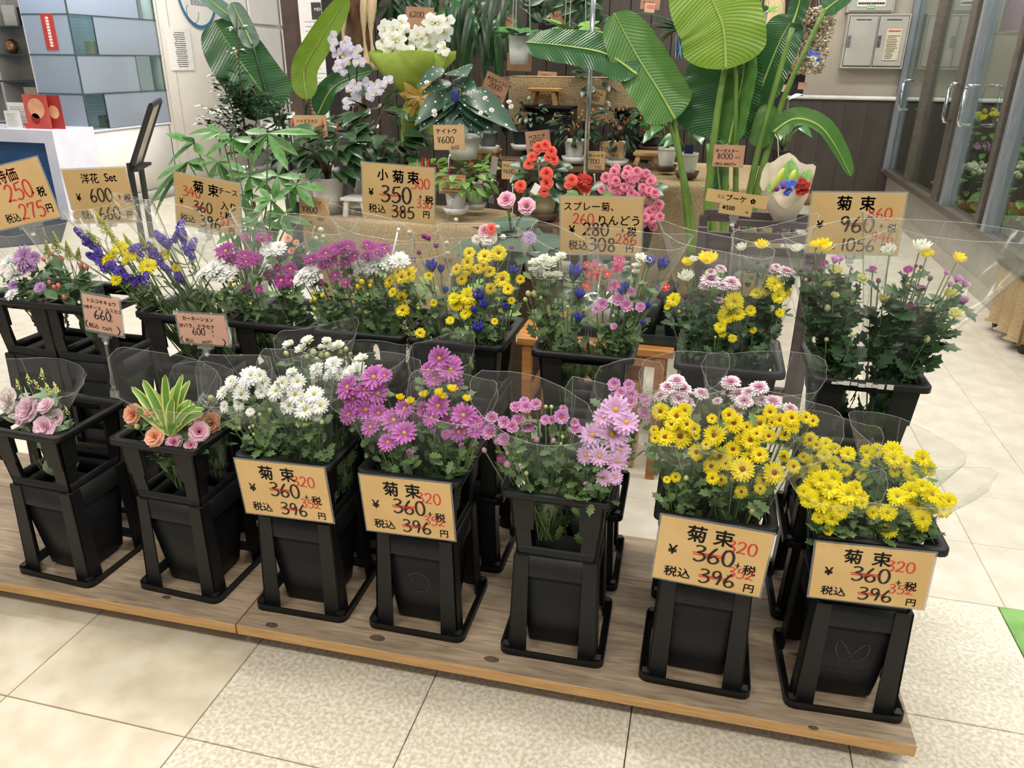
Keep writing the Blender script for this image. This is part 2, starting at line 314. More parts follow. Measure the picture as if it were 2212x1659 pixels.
obj('glass_pane', MB().box((GX+.01, (ys[0]+7.2)/2, 1.57), (.008, abs(7.2-ys[0]), 2.36)), m_glass, cool, False)
for (x, y, x2, y2) in ((1966, 172, 1949, 236), (2070, 180, 2052, 262), (2106, 184, 2086, 270)):
    a, c = atx(x, y, GX-.05), atx(x2, y2, GX-.05); c.y = a.y
    obj('handle', MB().tube([(GX-.02, a.y, a.z), (GX-.09, a.y, a.z), (GX-.1, a.y, a.z-.03), (GX-.1, a.y, c.z+.03), (GX-.09, a.y, c.z), (GX-.02, a.y, c.z)], .013, 8), mat('polished_chrome', 'dfe4e8', 'c5cacf', .1, metal=1.), cool)
# left shop wall
m_wwall = mat('white_panel_wall', 'e2dfd8', 'dbd8d1', .55, 4); WX = -4.3
wl = tag(obj('wall_left', MB().box((WX-.06, 7.75, 1.5), (.1, 3.5, 3.0)).box((WX-.06, 5.47, .352), (.1, 1.08, .704)), m_wwall), kind='structure')
for px in (352, 374): yy = atx(px, 100, WX).y; obj('panel_seam', MB().box((WX-.0095, yy, 1.5), (.004, .008, 3.0)), mat('seam_grey', 'b7b4ae', 'aaa7a1', .7), wl, False)
tag(obj('baseboard_left', MB().box((WX+.004, 7.2, .05), (.02, 4.6, .1)), mat('grey_base', 'a9a7a3', '9c9a96', .5)), kind='structure')
for k, (a, b_) in enumerate(((538, 600), (606, 622))):
    ya, yb = atx(a, 60, WX).y, atx(b_, 60, WX).y
    for (z0, z1) in ((.25, 1.08), (1.12, 1.62), (1.66, 2.4)):
        t = tag(obj('trim_%d' % (2+3*k+int(z1 > 1.2)+int(z1 > 2)), MB().box((WX+.012, (ya+yb)/2, (z0+z1)/2), (.025, yb-ya, z1-z0)), m_wwall, None, False), kind='structure'); bevel(t, .012, 3)
# ================================================================ low timber platforms
m_plank = mat('weathered_timber', 'ab977d', '7d6b57', .65, 6, bump=.3, detail=9, stretch=(1., 9, 9), lo=.3, hi=.7, dist=1.4)
m_edge = mat('cut_timber_edge', 'c9a06a', 'a9804f', .6, 10, bump=.2, detail=6, stretch=(1, 1, 22), lo=.3, hi=.65)
BZ = .072; ANG = math.radians(.8)
def platform(x0, x1, y0, depth, label, npl):
    t = thing('timber_platform', label, 'platform', ((x0+x1)/2, y0+depth/2, 0)); R = Matrix.Translation((x0, y0, 0)) @ Matrix.Rotation(ANG, 4, 'Z')
    w = x1-x0; pw = depth/npl
    for k in range(npl):
        b = MB().box((w/2, (k+.5)*pw, BZ-.014), (w, pw-.0016, .028)); me = b.mesh('plank', [m_plank, m_edge], False)
        for p in me.polygons: p.material_index = 1 if abs(p.normal.y) > .5 or abs(p.normal.x) > .5 else 0
        bevel(inst('plank', me, t, R), .002)
    for y in (.09, depth-.09): obj('bearer', MB().box((0, 0, 0), (1, 1, 1)), m_edge, t, False).matrix_basis = WM[t.name].inverted() @ R @ Matrix.Translation((w/2, y, .022)) @ Matrix.Diagonal((w-.1, .045, .044, 1))
    return t
SX = atz(507.6, 1349.6, BZ); CX = atz(1983, 1616.4, BZ); LX = atz(-500, 1184, BZ)
platform(LX.x, SX.x-.002, SX.y-(SX.x-LX.x)*sin(ANG), .60, 'weathered timber platform on the floor, under the lisianthus and dracaena buckets', 3)
platform(SX.x+.002, CX.x, SX.y, .60, 'longer weathered timber platform with knots under the chrysanthemum buckets', 3)
m_knot = mat('timber_knot', '5f4a38', '493828', .7, 30)
for k_, (px, py, r_) in enumerate(((587, 1350, .011), (815, 1378, .013), (1062, 1424, .012), (1260, 1290, .01), (1452, 1335, .012), (1757, 1572, .007), (360, 1290, .008))):
    q = atz(px, py, BZ); par = bpy.data.objects['timber_platform' if px < 500 else 'timber_platform.001']; obj('knot', MB().lathe([(.001, .0006), (r_*.6, .0005), (r_, 0)], 12, (q.x, q.y, BZ), 0, 1.5, .8), m_knot, par)
# ================================================================ black plastic stands and collars
m_plas = mat('black_plastic', '19191a', '141415', .48, 25, bump=.05, spec=.35); m_plas2 = mat('black_plastic_smooth', '131315', '0f0f11', .42, 12, spec=.35)
m_chip = mat('white_chip', 'dcdad4', 'cfccc5', .8); m_emb = mat('embossed_plastic', '2a2a2c', '252527', .5)
BW, TW, SH, CH = .236, .182, .254, .170          # base, top, stand height, visible collar height
def sq(w, z, r, n=3):                              # rounded square ring
    out = []; a = w/2-r
    for (cx, cy, a0) in ((a, -a, -PI/2), (a, a, 0), (-a, a, PI/2), (-a, -a, PI)):
        out += [(cx+r*cos(a0+PI/2*k/n), cy+r*sin(a0+PI/2*k/n), z) for k in range(n+1)]
    return out
def rings(mb, rs, mi=0, close=False):
    n = len(rs[0]); base = [p for r in rs for p in r]
    fs = [(i*n+k, i*n+(k+1) % n, (i+1)*n+(k+1) % n, (i+1)*n+k) for i in range(len(rs)-1) for k in range(n)]
    if close: fs += [tuple(range(n-1, -1, -1)), tuple((len(rs)-1)*n+k for k in range(n))]
    return mb.add(base, fs, mi)
def corner(mb, qx, qy, wb, wt, z0, z1, span_b, span_t, th=.004, cut=None):   # L-shaped corner post, faces along both walls
    for (ax, ay) in ((1, 0), (0, 1)):
        vs = []
        for (w, z, s) in ((wb, z0, span_b), (wt, z1, span_t)):
            c = V((qx*w/2, qy*w/2, z)); d = V((-qx*ax, -qy*ay, 0)); nn = V((-qx*ay, -qy*ax, 0))
            vs += [c, c+d*s, c+d*s+nn*th, c+nn*th]
        mb.add(vs, ((0, 1, 2, 3), (4, 5, 6, 7), (0, 1, 5, 4), (1, 2, 6, 5), (2, 3, 7, 6), (3, 0, 4, 7)))
    return mb
Q4 = ((1, 1), (-1, 1), (-1, -1), (1, -1)); ST = {}
b = MB(); rings(b, [sq(BW, .017, .02), sq(BW, 0, .02), sq(BW-.034, 0, .014), sq(BW-.034, .004, .014), sq(BW-.007, .004, .017), sq(BW-.007, .017, .017), sq(BW, .017, .02)]); ST['base_rim'] = b.mesh('base_rim', m_plas)
for i, (qx, qy) in enumerate(Q4):
    b = corner(MB(), qx, qy, BW-.034, TW+.002, .003, SH, .042, .033); c = V((qx*(BW-.03)/2, qy*(BW-.03)/2, .012)); b.box(c, (.016, .016, .018)); ST['leg%d' % i] = b.mesh('leg', m_plas, False)
b = MB(); rings(b, [sq(TW, SH-.052, .012), sq(TW-.002, SH, .012), sq(TW-.02, SH, .01), sq(TW-.022, SH-.052, .01), sq(TW, SH-.052, .012)]); ST['top_band'] = b.mesh('top_band', m_plas)
b = MB(); rings(b, [sq(.128, .012, .014), sq(.175, SH-.012, .014), sq(.168, SH-.012, .012), sq(.122, .018, .012)]); b.add(sq(.128, .012, .014), [tuple(range(15, -1, -1))]); b.add(sq(.122, .018, .012), [tuple(range(16))]); ST['inner_bucket'] = b.mesh('inner_bucket', m_plas2)
b = MB()
for qx, qy in Q4: b.box((qx*(TW/2-.02), qy*(TW/2+.0003), SH-.016), (.0035, .0012, .024)); b.box((qx*(TW/2+.0003), qy*(TW/2-.02), SH-.016), (.0012, .0035, .024))
ST['slot'] = b.mesh('slot', mat('slot_black', '070707', '050505', .9), False)
# collar
CB, CT = .170, .202
b = MB(); rings(b, [sq(CT-.004, CH-.014, .012), sq(BW, CH-.014, .018), sq(BW, CH-.002, .018), sq(BW-.003, CH, .017), sq(CT+.006, CH, .014), sq(CT-.006, CH-.004, .012), sq(CT-.010, CH-.03, .012), sq(CT-.004, CH-.014, .012)]); ST['rim'] = b.mesh('rim', m_plas)
for i, (qx, qy) in enumerate(Q4):
    b = corner(MB(), qx, qy, CB, CB+(CT-CB)*.42, 0, CH*.42, .034, .036); corner(b, qx, qy, CB+(CT-CB)*.42+.006, CT, CH*.42, CH-.005, .046, .054, .006); ST['pillar%d' % i] = b.mesh('pillar', m_plas, False)
b = MB(); rings(b, [sq(CB, 0, .008), sq(CB+.006, .024, .008), sq(CB-.002, .024, .006), sq(CB-.008, 0, .006), sq(CB, 0, .008)]); ST['lower_band'] = b.mesh('lower_band', m_plas)
def stand(x, y, z, rz, label, group):
    t = thing('bucket_stand', label, 'stand', (x, y, z), group); t.rotation_euler.z = rz; M = Matrix.Translation((x, y, z)) @ Matrix.Rotation(rz, 4, 'Z'); WM[t.name] = M
    for k in ('base_rim', 'leg0', 'leg1', 'leg2', 'leg3', 'top_band', 'inner_bucket'): inst(k.rstrip('0123'), ST[k], t, M)
    inst('slot', ST['slot'], t, M); return t
def collar(x, y, z, rz, label, group):
    t = thing('flower_bucket', label, 'bucket', (x, y, z), group); t.rotation_euler.z = rz; M = Matrix.Translation((x, y, z)) @ Matrix.Rotation(rz, 4, 'Z'); WM[t.name] = M
    for k in ('rim', 'pillar0', 'pillar1', 'pillar2', 'pillar3', 'lower_band'): inst(k.rstrip('0123'), ST[k], t, M)
    return t
COLX = []; FR = []
fronts = (((38, 1236), (203, 1277), -2.5), ((297.5, 1269), (478, 1311), -2), ((548, 1317), (743, 1347), 1.2), ((795, 1356), (996, 1392), .5), ((1076, 1412), (1297, 1445), 1.5), ((1378, 1470), (1620, 1515), 0), ((1690, 1530), (1945, 1563), 3))
fname = ('pink lisianthus', 'striped dracaena leaves', 'white daisy chrysanthemums', 'magenta daisy chrysanthemums', 'pale pink chrysanthemums', 'yellow chrysanthemums with brown hearts', 'all-yellow chrysanthemums')
for k, (a, c, rz) in enumerate(fronts):
    A, C_ = atz(*a, BZ), atz(*c, BZ); x = (A.x+C_.x)/2; y = (A.y+C_.y)/2+BW/2; FR.append((x, y)); r = math.radians(rz)
    s = stand(x, y, BZ, r, 'front-row black stand under the bucket of '+fname[k], 'front row stands')
    collar(x, y, BZ+SH-.001, r*.6, 'front-row black open-sided bucket with '+fname[k], 'front row buckets')
    if k in (3, 6):
        M = WM[s.name] @ Matrix.Translation((0, -.0756, .12)) @ Matrix.Rotation(PI/2+.1, 4, 'X'); e = MB()
        def put(tx, sx, sz, h):
            vs, fs = glyphs(tx); wd_ = max(v[0] for v in vs); inst('embossed_lettering', MB().add([((v[0]-wd_/2)*h+sx, v[1]*h+sz, .0006) for v in vs], fs).mesh('embossed_lettering', m_emb, False), s, M)
        if k == 3:
            put('ELF', 0, -.005, .024); put('clean', 0, .033, .011)
            for a0 in range(26):
                t0, t1 = -2.6+a0*.2, -2.6+a0*.2+.2; e.add([(r_*cos(t_), r_*sin(t_)+.002, .0006) for t_ in (t0, t1) for r_ in (.025, .029)], [(0, 1, 3, 2)])
            put('リターナブル', 0, -.055, .011)
        else:
            for sg in (-1, 1):
                p = smoothpts([(sg*x_, y_, 0) for x_, y_ in ((-.006, -.018), (.018, .022), (.03, .026), (.03, .0), (.014, -.02), (-.006, -.018))], 4)
                for i in range(len(p)-1):
                    d = (p[i+1]-p[i]).normalized(); n_ = V((-d.y, d.x, 0))*.0016; e.add([p[i]+n_+V((0, .01, .0006)), p[i]-n_+V((0, .01, .0006)), p[i+1]-n_+V((0, .01, .0006)), p[i+1]+n_+V((0, .01, .0006))], [(0, 1, 2, 3)])
            put('ELFシステム所有', 0, -.045, .012); put('転売できません', 0, -.062, .012)
        inst('embossed_mark', e.mesh('embossed_mark', m_emb, False), s, M)
BR = []; bname = ('lilac and white chrysanthemums', 'hypericum berries', 'purple statice', 'magenta and white chrysanthemums beside the statice', 'magenta chrysanthemums with yellow buds', 'yellow chrysanthemums and gentians', 'white chrysanthemums and gentians', 'mixed yellow and pink chrysanthemums', 'the large mixed bouquets')
RZ2 = BZ+.207+SH+CH
for k, px in enumerate(((-60, 100), (46, 231), (271, 472), (478, 668), (668, 866), (880, 1078), (1144, 1364), (1456, 1697), (1756, 2013))):
    yp = (655, 668, 690, 700, 711, 746, 773, 796, 820)[k]; c = at((px[0]+px[1])/2, yp, .605); BR.append((c.x, .605+BW/2+.002)); x, y = BR[-1]
    r = math.radians((-3, 2, -2, 1, 2, 0, 1.5, -1, 2)[k]); 
    stand(x, y, BZ, r, 'lower back-row black stand under the bucket of '+bname[k], 'back row lower stands')
    stand(x, y, BZ+.207, r*.7, 'upper back-row black stand under the bucket of '+bname[k], 'back row upper stands')
    t = collar(x, y, RZ2-CH, r*.5, 'back-row black open-sided bucket with '+bname[k], 'back row buckets')
    if k == 8:
        e = MB()
        for i in range(9): e.box((-.075+i*.0135+rnd.uniform(-.003, .003), -BW/2-.0004, CH-.006+rnd.uniform(-.002, .001)), (.013, .0012, rnd.uniform(.005, .011)))
        inst('chipped_label', e.mesh('chipped_label', m_chip, False), t, WM[t.name])
# ================================================================ flower heads (unit radius, facing +Z)
def petals(mb, n, L, w, e0, e1, r0=.1, off=0., seg=3, mi=0, z0=0., jit=.12, prof=(.5, .95, 1., .5), cup=.4):
    for k in range(n):
        a = 2*PI*(k+off)/n+rnd.uniform(-jit, jit)*2/n; l = L*rnd.uniform(.9, 1.05); r, z = r0, z0; rows = []
        ej = rnd.uniform(-.16, .16); ca, sa = cos(a), sin(a)
        for i in range(seg+1):
            t = i/seg; e = e0+(e1-e0)*t+ej; hw = w*prof[min(i*(len(prof)-1)//seg, len(prof)-1)]
            if i: r += (l-r0)/seg*cos(e); z += (l-r0)/seg*sin(e)
            rows.append(((r*ca+hw*sa, r*sa-hw*ca, z+cup*hw), (r*ca, r*sa, z), (r*ca-hw*sa, r*sa+hw*ca, z+cup*hw)))
        mb.sheet(rows, mi)
    return mb
def dome(r, h, n=10, z=0.):
    b = MB(); b.lathe([(r, z-.02), (r*.95, z+h*.5), (r*.6, z+h*.9), (.001, z+h)], n); return b
FL = {}
def head(key, part, mb, m, centre=None, cm=None, style='face', cn='flower_centre'):
    FL[key] = (part, mb.mesh(part, m), centre.mesh(cn, cm) if centre else None, style, cn)
m_cy = mat('green_yellow_heart', 'b9b430', '8f9a2a', .8, 30, bump=.4); m_cb = mat('brown_heart', '6e3420', '8a4a22', .85, 30, bump=.4); m_cg = mat('golden_heart', 'd9b02c', 'bf8f22', .8, 30, bump=.4); m_co = mat('olive_heart', 'a39a24', '8a8420', .8, 30, bump=.4)
def dz(l): 
    b = MB()
    for a in l: petals(b, *a[0], **a[1])
    return b
d2 = lambda: dz([((17, 1., .135, .15, -.05), {}), ((14, .84, .13, .4, .15), dict(off=.5))])
head('wd', 'flower_head', d2(), petal('white_petal', 'fbfbf6', 'e9eed2', .1, .4), dome(.2, .12), m_cy)
head('wk', 'flower_head', dz([((15, 1., .17, .2, -.15), {}), ((13, .85, .16, .5, .2), dict(off=.5)), ((10, .6, .14, .9, .6), {})]), petal('pure_white_petal', 'fdfdfb', 'eef0e0', .1, .4), dome(.12, .15), m_cy, 'mid')
head('ws', 'flower_head', dz([((14, .95, .2, .75, .45), {}), ((12, .8, .18, 1.0, .8), dict(off=.5))]), petal('ivory_petal', 'f8f8ee', 'dfe3b8', .1, .6), dome(.14, .15), m_cy, 'up')
head('mg', 'flower_head', d2(), petal('magenta_petal', 'd68aca', 'b04f9f', .2, 1.), dome(.17, .12), m_cy)
head('mh', 'flower_head', dz([((18, 1., .13, .25, -.05), {}), ((14, .8, .12, .5, .2), dict(off=.5))]), petal('deep_magenta_petal', 'b0479c', '90297c', .2, .9), dome(.14, .12), m_cg, 'mid')
head('ms', 'flower_head', d2(), petal('magenta_purple_petal', 'b04c9c', '9a3286', .2, .9), dome(.2, .12), m_cg)
head('lp', 'flower_head', dz([((16, 1., .15, .15, -.1), {}), ((10, .78, .15, .35, .1), dict(off=.5))]), petal('pale_pink_petal', 'eac4e6', 'dfa8d8', .1, .8), dome(.18, .13), m_cg)
head('sp', 'flower_head', dz([((14, 1., .2, .75, .3), {}), ((11, .8, .18, 1., .7), dict(off=.5))]), petal('rosy_petal', 'ecb6e0', 'cf7fbf', .25, 1.), dome(.16, .2), m_cg)
head('pc', 'flower_head', dz([((12, 1.1, .2, 1.15, 1.0), {}), ((10, .95, .18, 1.3, 1.2), dict(off=.5))]), petal('rosy_cup_petal', 'dba0d6', 'c27ab9', .3, .9), None, None, 'up')
head('yb', 'flower_head', dz([((22, 1., .12, .12, -.1), {}), ((18, .84, .11, .35, .1), dict(off=.5)), ((14, .62, .1, .55, .3), {})]), petal('yellow_petal', 'f6e22a', 'e3bd1c', .12, .4), dome(.24, .16), m_cb)
head('yd', 'flower_head', dz([((19, 1., .15, .12, -.1), {}), ((16, .8, .14, .35, .1), dict(off=.5))]), petal('lemon_petal', 'f5e526', 'e9d31a', .12, .4), dome(.19, .13), m_co)
head('pw', 'flower_head', dz([((22, 1., .12, .1, -.25), {}), ((20, .86, .12, .35, .05), dict(off=.5)), ((16, .66, .11, .6, .3), {}), ((12, .42, .1, .95, .7), {})]), petal('pink_white_petal', 'faeef2', 'd07aa4', .2, .7), None, None, 'up')
head('ky', 'flower_head', dz([((13, 1.15, .15, .35, 1.1), dict(seg=4)), ((12, 1., .14, .8, 1.4), dict(off=.5, seg=4)), ((8, .8, .12, 1.2, 1.6), dict(seg=4))]), petal('golden_kiku_petal', 'ffee48', 'f8e030', .2, .9), None, None, 'up')
head('kw', 'flower_head', dz([((14, 1.1, .14, .4, 1.15), dict(seg=4)), ((13, .95, .13, .9, 1.5), dict(off=.5, seg=4)), ((9, .75, .12, 1.25, 1.7), dict(seg=4))]), petal('white_kiku_petal', 'fafaf4', 'e8ecc8', .2, .9), None, None, 'up')
head('cr', 'flower_head', dz([((15, 1.05, .15, .5, .9), {}), ((13, .9, .14, .95, 1.3), dict(off=.5)), ((9, .7, .13, 1.3, 1.6), {})]), petal('cream_petal', 'eee9a6', 'd3d873', .2, .8), None, None, 'up')
head('yc', 'flower_head', dz([((12, 1.1, .18, .8, 1.0), {}), ((10, .95, .16, 1.15, 1.25), dict(off=.5))]), petal('yellow_cup_petal', 'f8e63a', 'f0d62a', .2, .8), None, None, 'up')
head('lv', 'flower_head', dz([((22, 1., .1, .3, -.1), {}), ((18, .85, .1, .6, .2), dict(off=.5)), ((12, .6, .1, .95, .6), {})]), petal('lilac_petal', 'dcb4e2', 'c793d2', .2, .9), None, None)
head('gb', 'flower_head', dz([((26, 1., .1, .1, -.1), {}), ((20, .7, .08, .3, .1), dict(off=.5))]), petal('scarlet_petal', 'd8352c', 'b02018', .2, .9), dome(.2, .1), m_cb)
def budm(c1, c2, nm):
    b = MB().ball((0, 0, .2), .8, .8, .95, 8, 5); g = MB(); petals(g, 6, .95, .42, -.2, 1.4, .05, 0, 3, 0, -.5); FL[nm] = ('bud', b.mesh('bud', petal(nm+'_bud', c1, c2, .2, 1.)), g.mesh('calyx', MATS['sepal']), 'up', 'calyx')
mat('sepal', '6f8a45', '5c7838', .6, 30)
budm('d8dc9c', 'a9b866', 'bw'); budm('e8d33a', 'b3b23a', 'by'); budm('cf9cc0', 'a9b070', 'bp'); budm('b8a06a', '8f7a3a', 'bb'); budm('8a3f74', '7a8a4a', 'bm')
ruffle = lambda: dz([((8, 1., .42, .2, .0), dict(prof=(.4, .9, 1., .8), cup=.2)), ((7, .88, .4, .6, .3), dict(off=.5, prof=(.4, .9, 1., .8), cup=.25)), ((6, .7, .36, .95, .7), dict(prof=(.4, .9, 1., .85), cup=.3)), ((5, .5, .3, 1.25, 1.1), dict(prof=(.5, .9, 1., .85), cup=.35)), ((4, .32, .22, 1.45, 1.5), dict(cup=.3))])
for nm, tip, base in (('ro', 'fbdfe8', 'f09cc0'), ('ls', 'ffe6f0', 'fbd0e4'), ('lw', 'fffaf5', 'fff0ea'), ('cn', 'ffd3b5', 'fab48c'), ('rb', 'ff8a76', 'f86a58'), ('pb', 'f9b0c4', 'f08aa6')): head(nm, 'flower_head', ruffle(), petal(nm+'_ruffled', tip, base, .2, 1., .6, .35), style='face')
b = MB(); b2 = MB()
for k in range(5):
    a = 2*PI*k/5+.3; d = V((cos(a)*.32, sin(a)*.32, .95)).normalized(); o = V((cos(a)*.25, sin(a)*.25, 0)); M = frame(o, d); t = MB().lathe([(.05, -.6), (.12, -.2), (.17, .3), (.2, .6), (.15, .85), (.02, 1.05)], 7); b.add([M @ V(p) for p in t.v], t.f)
    M2 = V((cos(a+.6)*.4, sin(a+.6)*.4, .1)); b2.blade([V((0, 0, -.8)), M2+V((0, 0, -.1)), M2*1.9+V((0, 0, .45))], [.05, .2, .01], (cos(a+.6), sin(a+.6), 1))
FL['gn'] = ('gentian_buds', b.mesh('gentian_buds', mat('gentian_blue', '4a4bb4', '37349a', .45, 6, stretch=(4, 4, .6))), b2.mesh('bract', mat('gentian_leaf', '6f8f4c', '55773a', .5, 10)), 'up', 'bract')
b = MB()
for k in range(70):
    z = rnd.uniform(-1, 1); r = .42*math.sqrt(max(0, 1-z*z*.8)); a = rnd.uniform(0, 6.3); p = V((r*cos(a), r*sin(a), z)); M = frame(p, (cos(a), sin(a), rnd.uniform(0, 1.2)), rnd.uniform(.16, .26)); t = MB(); petals(t, 5, 1., .5, .5, .1, .1, seg=2, prof=(.3, 1., .8)); b.add([M @ V(q) for q in t.v], t.f)
FL['st'] = ('statice_spray', b.mesh('statice_spray', petal('statice_violet', '7b64cc', '6449b6', .2, .6)), None, 'any', '')
def plume(n, L, spread, s0):
    b = MB()
    for k in range(n):
        t = rnd.random()**.7; a = rnd.uniform(0, 6.3); r = spread*(1-t)*rnd.uniform(.2, 1); z = t*L+r*.25; s = s0*rnd.uniform(.7, 1.3); p = V((r*cos(a), r*sin(a), z))
        b.add([p+V((s, 0, -s)), p+V((-s*.5, s*.87, -s)), p+V((-s*.5, -s*.87, -s)), p+V((0, 0, s))], [(0, 1, 2), (0, 1, 3), (1, 2, 3), (2, 0, 3)])
    return b
FL['so'] = ('goldenrod_plume', plume(480, 2., .55, .055).mesh('goldenrod_plume', mat('goldenrod', 'a9a83a', '86963a', .7, 60)), MB().tube([(0, 0, -2), (0, 0, 1.9)], .03, 4).mesh('stalk', MATS['sepal']), 'any', 'stalk')
FL['lm'] = ('limonium_sprig', plume(46, 1.6, .5, .075).mesh('limonium_sprig', mat('limonium', 'dcd87e', 'b7bd5c', .7, 60)), MB().tube([(0, 0, -1.4), (0, 0, 1.4)], .025, 4).mesh('stalk', MATS['sepal']), 'any', 'stalk')
FL['hy'] = ('hypericum_berry', MB().ball((0, 0, .2), .75, .75, 1.1, 8, 6).mesh('hypericum_berry', petal('berry_coral', 'dd8a72', 'c9604f', .2, 1.2, .25, 0.)), FL['bw'][2], 'up', 'calyx')
FL['go'] = ('globe_flower', MB().ball((0, 0, 0), 1, 1, 1.05, 9, 6).mesh('globe_flower', mat('globe_white', 'dfe3cf', 'c6cdb2', .8, 9, bump=.6)), None, 'any', '')
FL['gp'] = ('globe_flower', MB().ball((0, 0, 0), 1, 1, 1.05, 9, 6).mesh('globe_flower', mat('globe_purple', '8d2f86', '74226e', .8, 9, bump=.6)), None, 'any', '')
LOBE = [(.0, .02), (.12, .13), (.3, .24), (.34, .13), (.52, .34), (.58, .18), (.78, .27), (.82, .12), (1., 0)]
OVAL = [(.0, .02), (.2, .2), (.45, .3), (.7, .24), (.88, .11), (1., 0)]
LONG = [(.0, .02), (.2, .08), (.5, .12), (.75, .09), (1., 0)]
def leaf(mb, p, d, n, L, shape=LOBE, mi=0, droop=.18, wid=1.):
    d = V(d).normalized(); x = d.cross(V(n)); x = x.normalized() if x.length > 1e-4 else V((1, 0, 0)); y = x.cross(d); P0 = V(p)
    rows = [(P0+d*(t*L)-y*(droop*L*t*t)-x*(h*L*wid)+y*(h*L*.2), P0+d*(t*L)-y*(droop*L*t*t), P0+d*(t*L)-y*(droop*L*t*t)+x*(h*L*wid)+y*(h*L*.2)) for t, h in shape]
    return mb.sheet(rows, mi)
m_leaf = mat('mum_leaf', '6b8650', '455b38', .5, 14); m_leaf2 = mat('dark_leaf', '3b5a33', '2b4427', .42, 12); m_stem = mat('stem_green', '7d9459', '5f7844', .55, 20)
m_film = clear('cellophane', 'fbfcfb', .03, .16, 1.2, .035, 'f4f6f2', .55); m_filme = clear('cellophane_edge', 'f4f5f4', .1, .25, 1.3, .22, 'ffffff')
PL = {}
def bouquet(label, base, plane, heads, crop, group, wrap=True, shape=LOBE, nleaf=170, lmat=None, pad=(0, 0, 0, 0), extra=None, lsize=.031):
    ox, oy = crop; Y0, z0, k = plane; pts = []; B = V(base)
    for ty, lst in heads:
        for (cx, cy, s) in lst: pts.append((ty, ox+cx/3.95, oy+cy/3.95, s/3.95))
    x0 = min(p[1]-p[3]/2 for p in pts)-pad[0]; x1 = max(p[1]+p[3]/2 for p in pts)+pad[2]; y0 = min(p[2]-p[3]/3 for p in pts)-pad[1]; y1 = max(p[2] for p in pts)+pad[3]
    wc = (x0+x1)/2; T = atk(wc, (y0+y1)/2, Y0, z0, k); R = (x1-x0)/2/ppm(T)*1.1+.012
    t = thing('bouquet', label, 'bouquet', B, group); st = MB(); fo = MB(); tops = []
    for ty, px, py, s in pts:
        part, me, cme, style, cn = FL[ty]; p = atk(px, py, Y0+rnd.uniform(-.012, .016), z0, k); lat = (px-wc)/max(x1-x0, 40)
        if style == 'face': nv = V((lat*.7+rnd.uniform(-.25, .25), -.78+rnd.uniform(-.25, .2), .6+rnd.uniform(-.15, .2)))
        elif style == 'mid': nv = V((lat*.8+rnd.uniform(-.2, .2), -.55+rnd.uniform(-.2, .15), .8))
        elif style == 'up': nv = V((lat*.8+rnd.uniform(-.2, .2), -.3+rnd.uniform(-.2, .15), 1.))
        else: nv = V((lat*1.2+rnd.uniform(-.5, .5), -.2, 1.)) if ty in ('so', 'lm') else V((rnd.uniform(-1, 1), rnd.uniform(-.5, .5), rnd.uniform(.2, 1)))
        r = s*(.54 if style != 'any' else .5)/ppm(p); M = frame(p, nv, r, rnd.uniform(0, 6.3)); f = inst(part, me, t, M)
        if cme: inst(cn, cme, f, M)
        nv.normalize(); q = p-nv*r*.15; m1 = q.lerp(B, .3)+V((0, .008, -.02)); tops.append(q)
        st.tube([q, m1, B+V((rnd.uniform(-.015, .015), rnd.uniform(-.015, .015), 0))], [.0014, .0016, .0018], 4, cap=False)
    for i in range(nleaf):
        q = rnd.choice(tops); u = rnd.uniform(.08, .8); p = q.lerp(B, u)+V((rnd.uniform(-1, 1), rnd.uniform(-1, .6), 0))*.02; a = rnd.uniform(0, 6.3)
        if u > .5: p = p.lerp(B+V((0, 0, p.z-B.z)), .5)
        leaf(fo, p, (cos(a)*(.8-.5*u), sin(a)*(.8-.5*u)-.2*(1-u), rnd.uniform(-.2, .9)+u), (cos(a)*.3, -.4, 1), lsize*rnd.uniform(.7, 1.3)*(1 if u < .5 else .8), shape, 0, rnd.uniform(0, .4))
    for i in range(26):
        a = rnd.uniform(0, 6.3); r_ = rnd.uniform(.01, .04); leaf(fo, B+V((r_*cos(a), r_*sin(a), rnd.uniform(0, .13))), (cos(a)*.35, sin(a)*.35, 1), (cos(a), sin(a), .3), .05*rnd.uniform(.7, 1.2), shape, 0, rnd.uniform(0, .3))
    obj('stems', st, m_stem, t); tag(obj('foliage', fo, lmat or m_leaf, t), kind='stuff')
    if extra: extra(t, B, T)
    if wrap:
        zb = at(wc, y0-34, T.y+R*.6).z; zf = at(wc, (y0+6 if B.z > .5 else .55*y1+.45*y0), T.y-R*.6).z; tw_ = rnd.uniform(-1, 1); zm, zh = (zb+zf)/2, (zb-zf)/2; n = 30; rows = []; ph = rnd.uniform(0, 6)
        zr0 = B.z+CH-.012; n = 36
        for i in range(10):
            row = []
            for j in range(n+1):
                a = 2*PI*j/n; sa, ca = sin(a), cos(a); fl_ = max(-1., min(1., sa*2.2)); zr = zm+zh*fl_+.004*sin(3*a+ph)+.03*ca*tw_+.012*abs(ca)**6; u = max(0., (i-3)/6); f = u; rr = (.02+.028*i/3 if i < 3 else .048+(R-.048)*f)
                wv = 1+.014*f*sin(5*a+ph)+.018*f*sin(13*a+2*ph); c = B.lerp(V((T.x, T.y, 0)), f*.85+.15*i/9)
                row.append((c.x+rr*wv*ca, c.y+rr*.6*wv*sa*(.55+.45*abs(sa)), B.z-.01+(zr0-B.z)*i/3 if i < 3 else zr0+(max(zr, zr0+.02)-zr0)*u))
            rows.append(row)
        w = obj('cellophane_wrap', MB().sheet(rows), m_film, t)
        e = MB(); e.tube([V(p)+V((0, 0, .0)) for p in rows[-1]], .00045, 4, cap=False); j0 = rnd.randrange(n)
        for jj in (j0, (j0+11) % n): e.tube([V(r_[jj]) for r_ in rows[3:]], .0005, 4, cap=False)
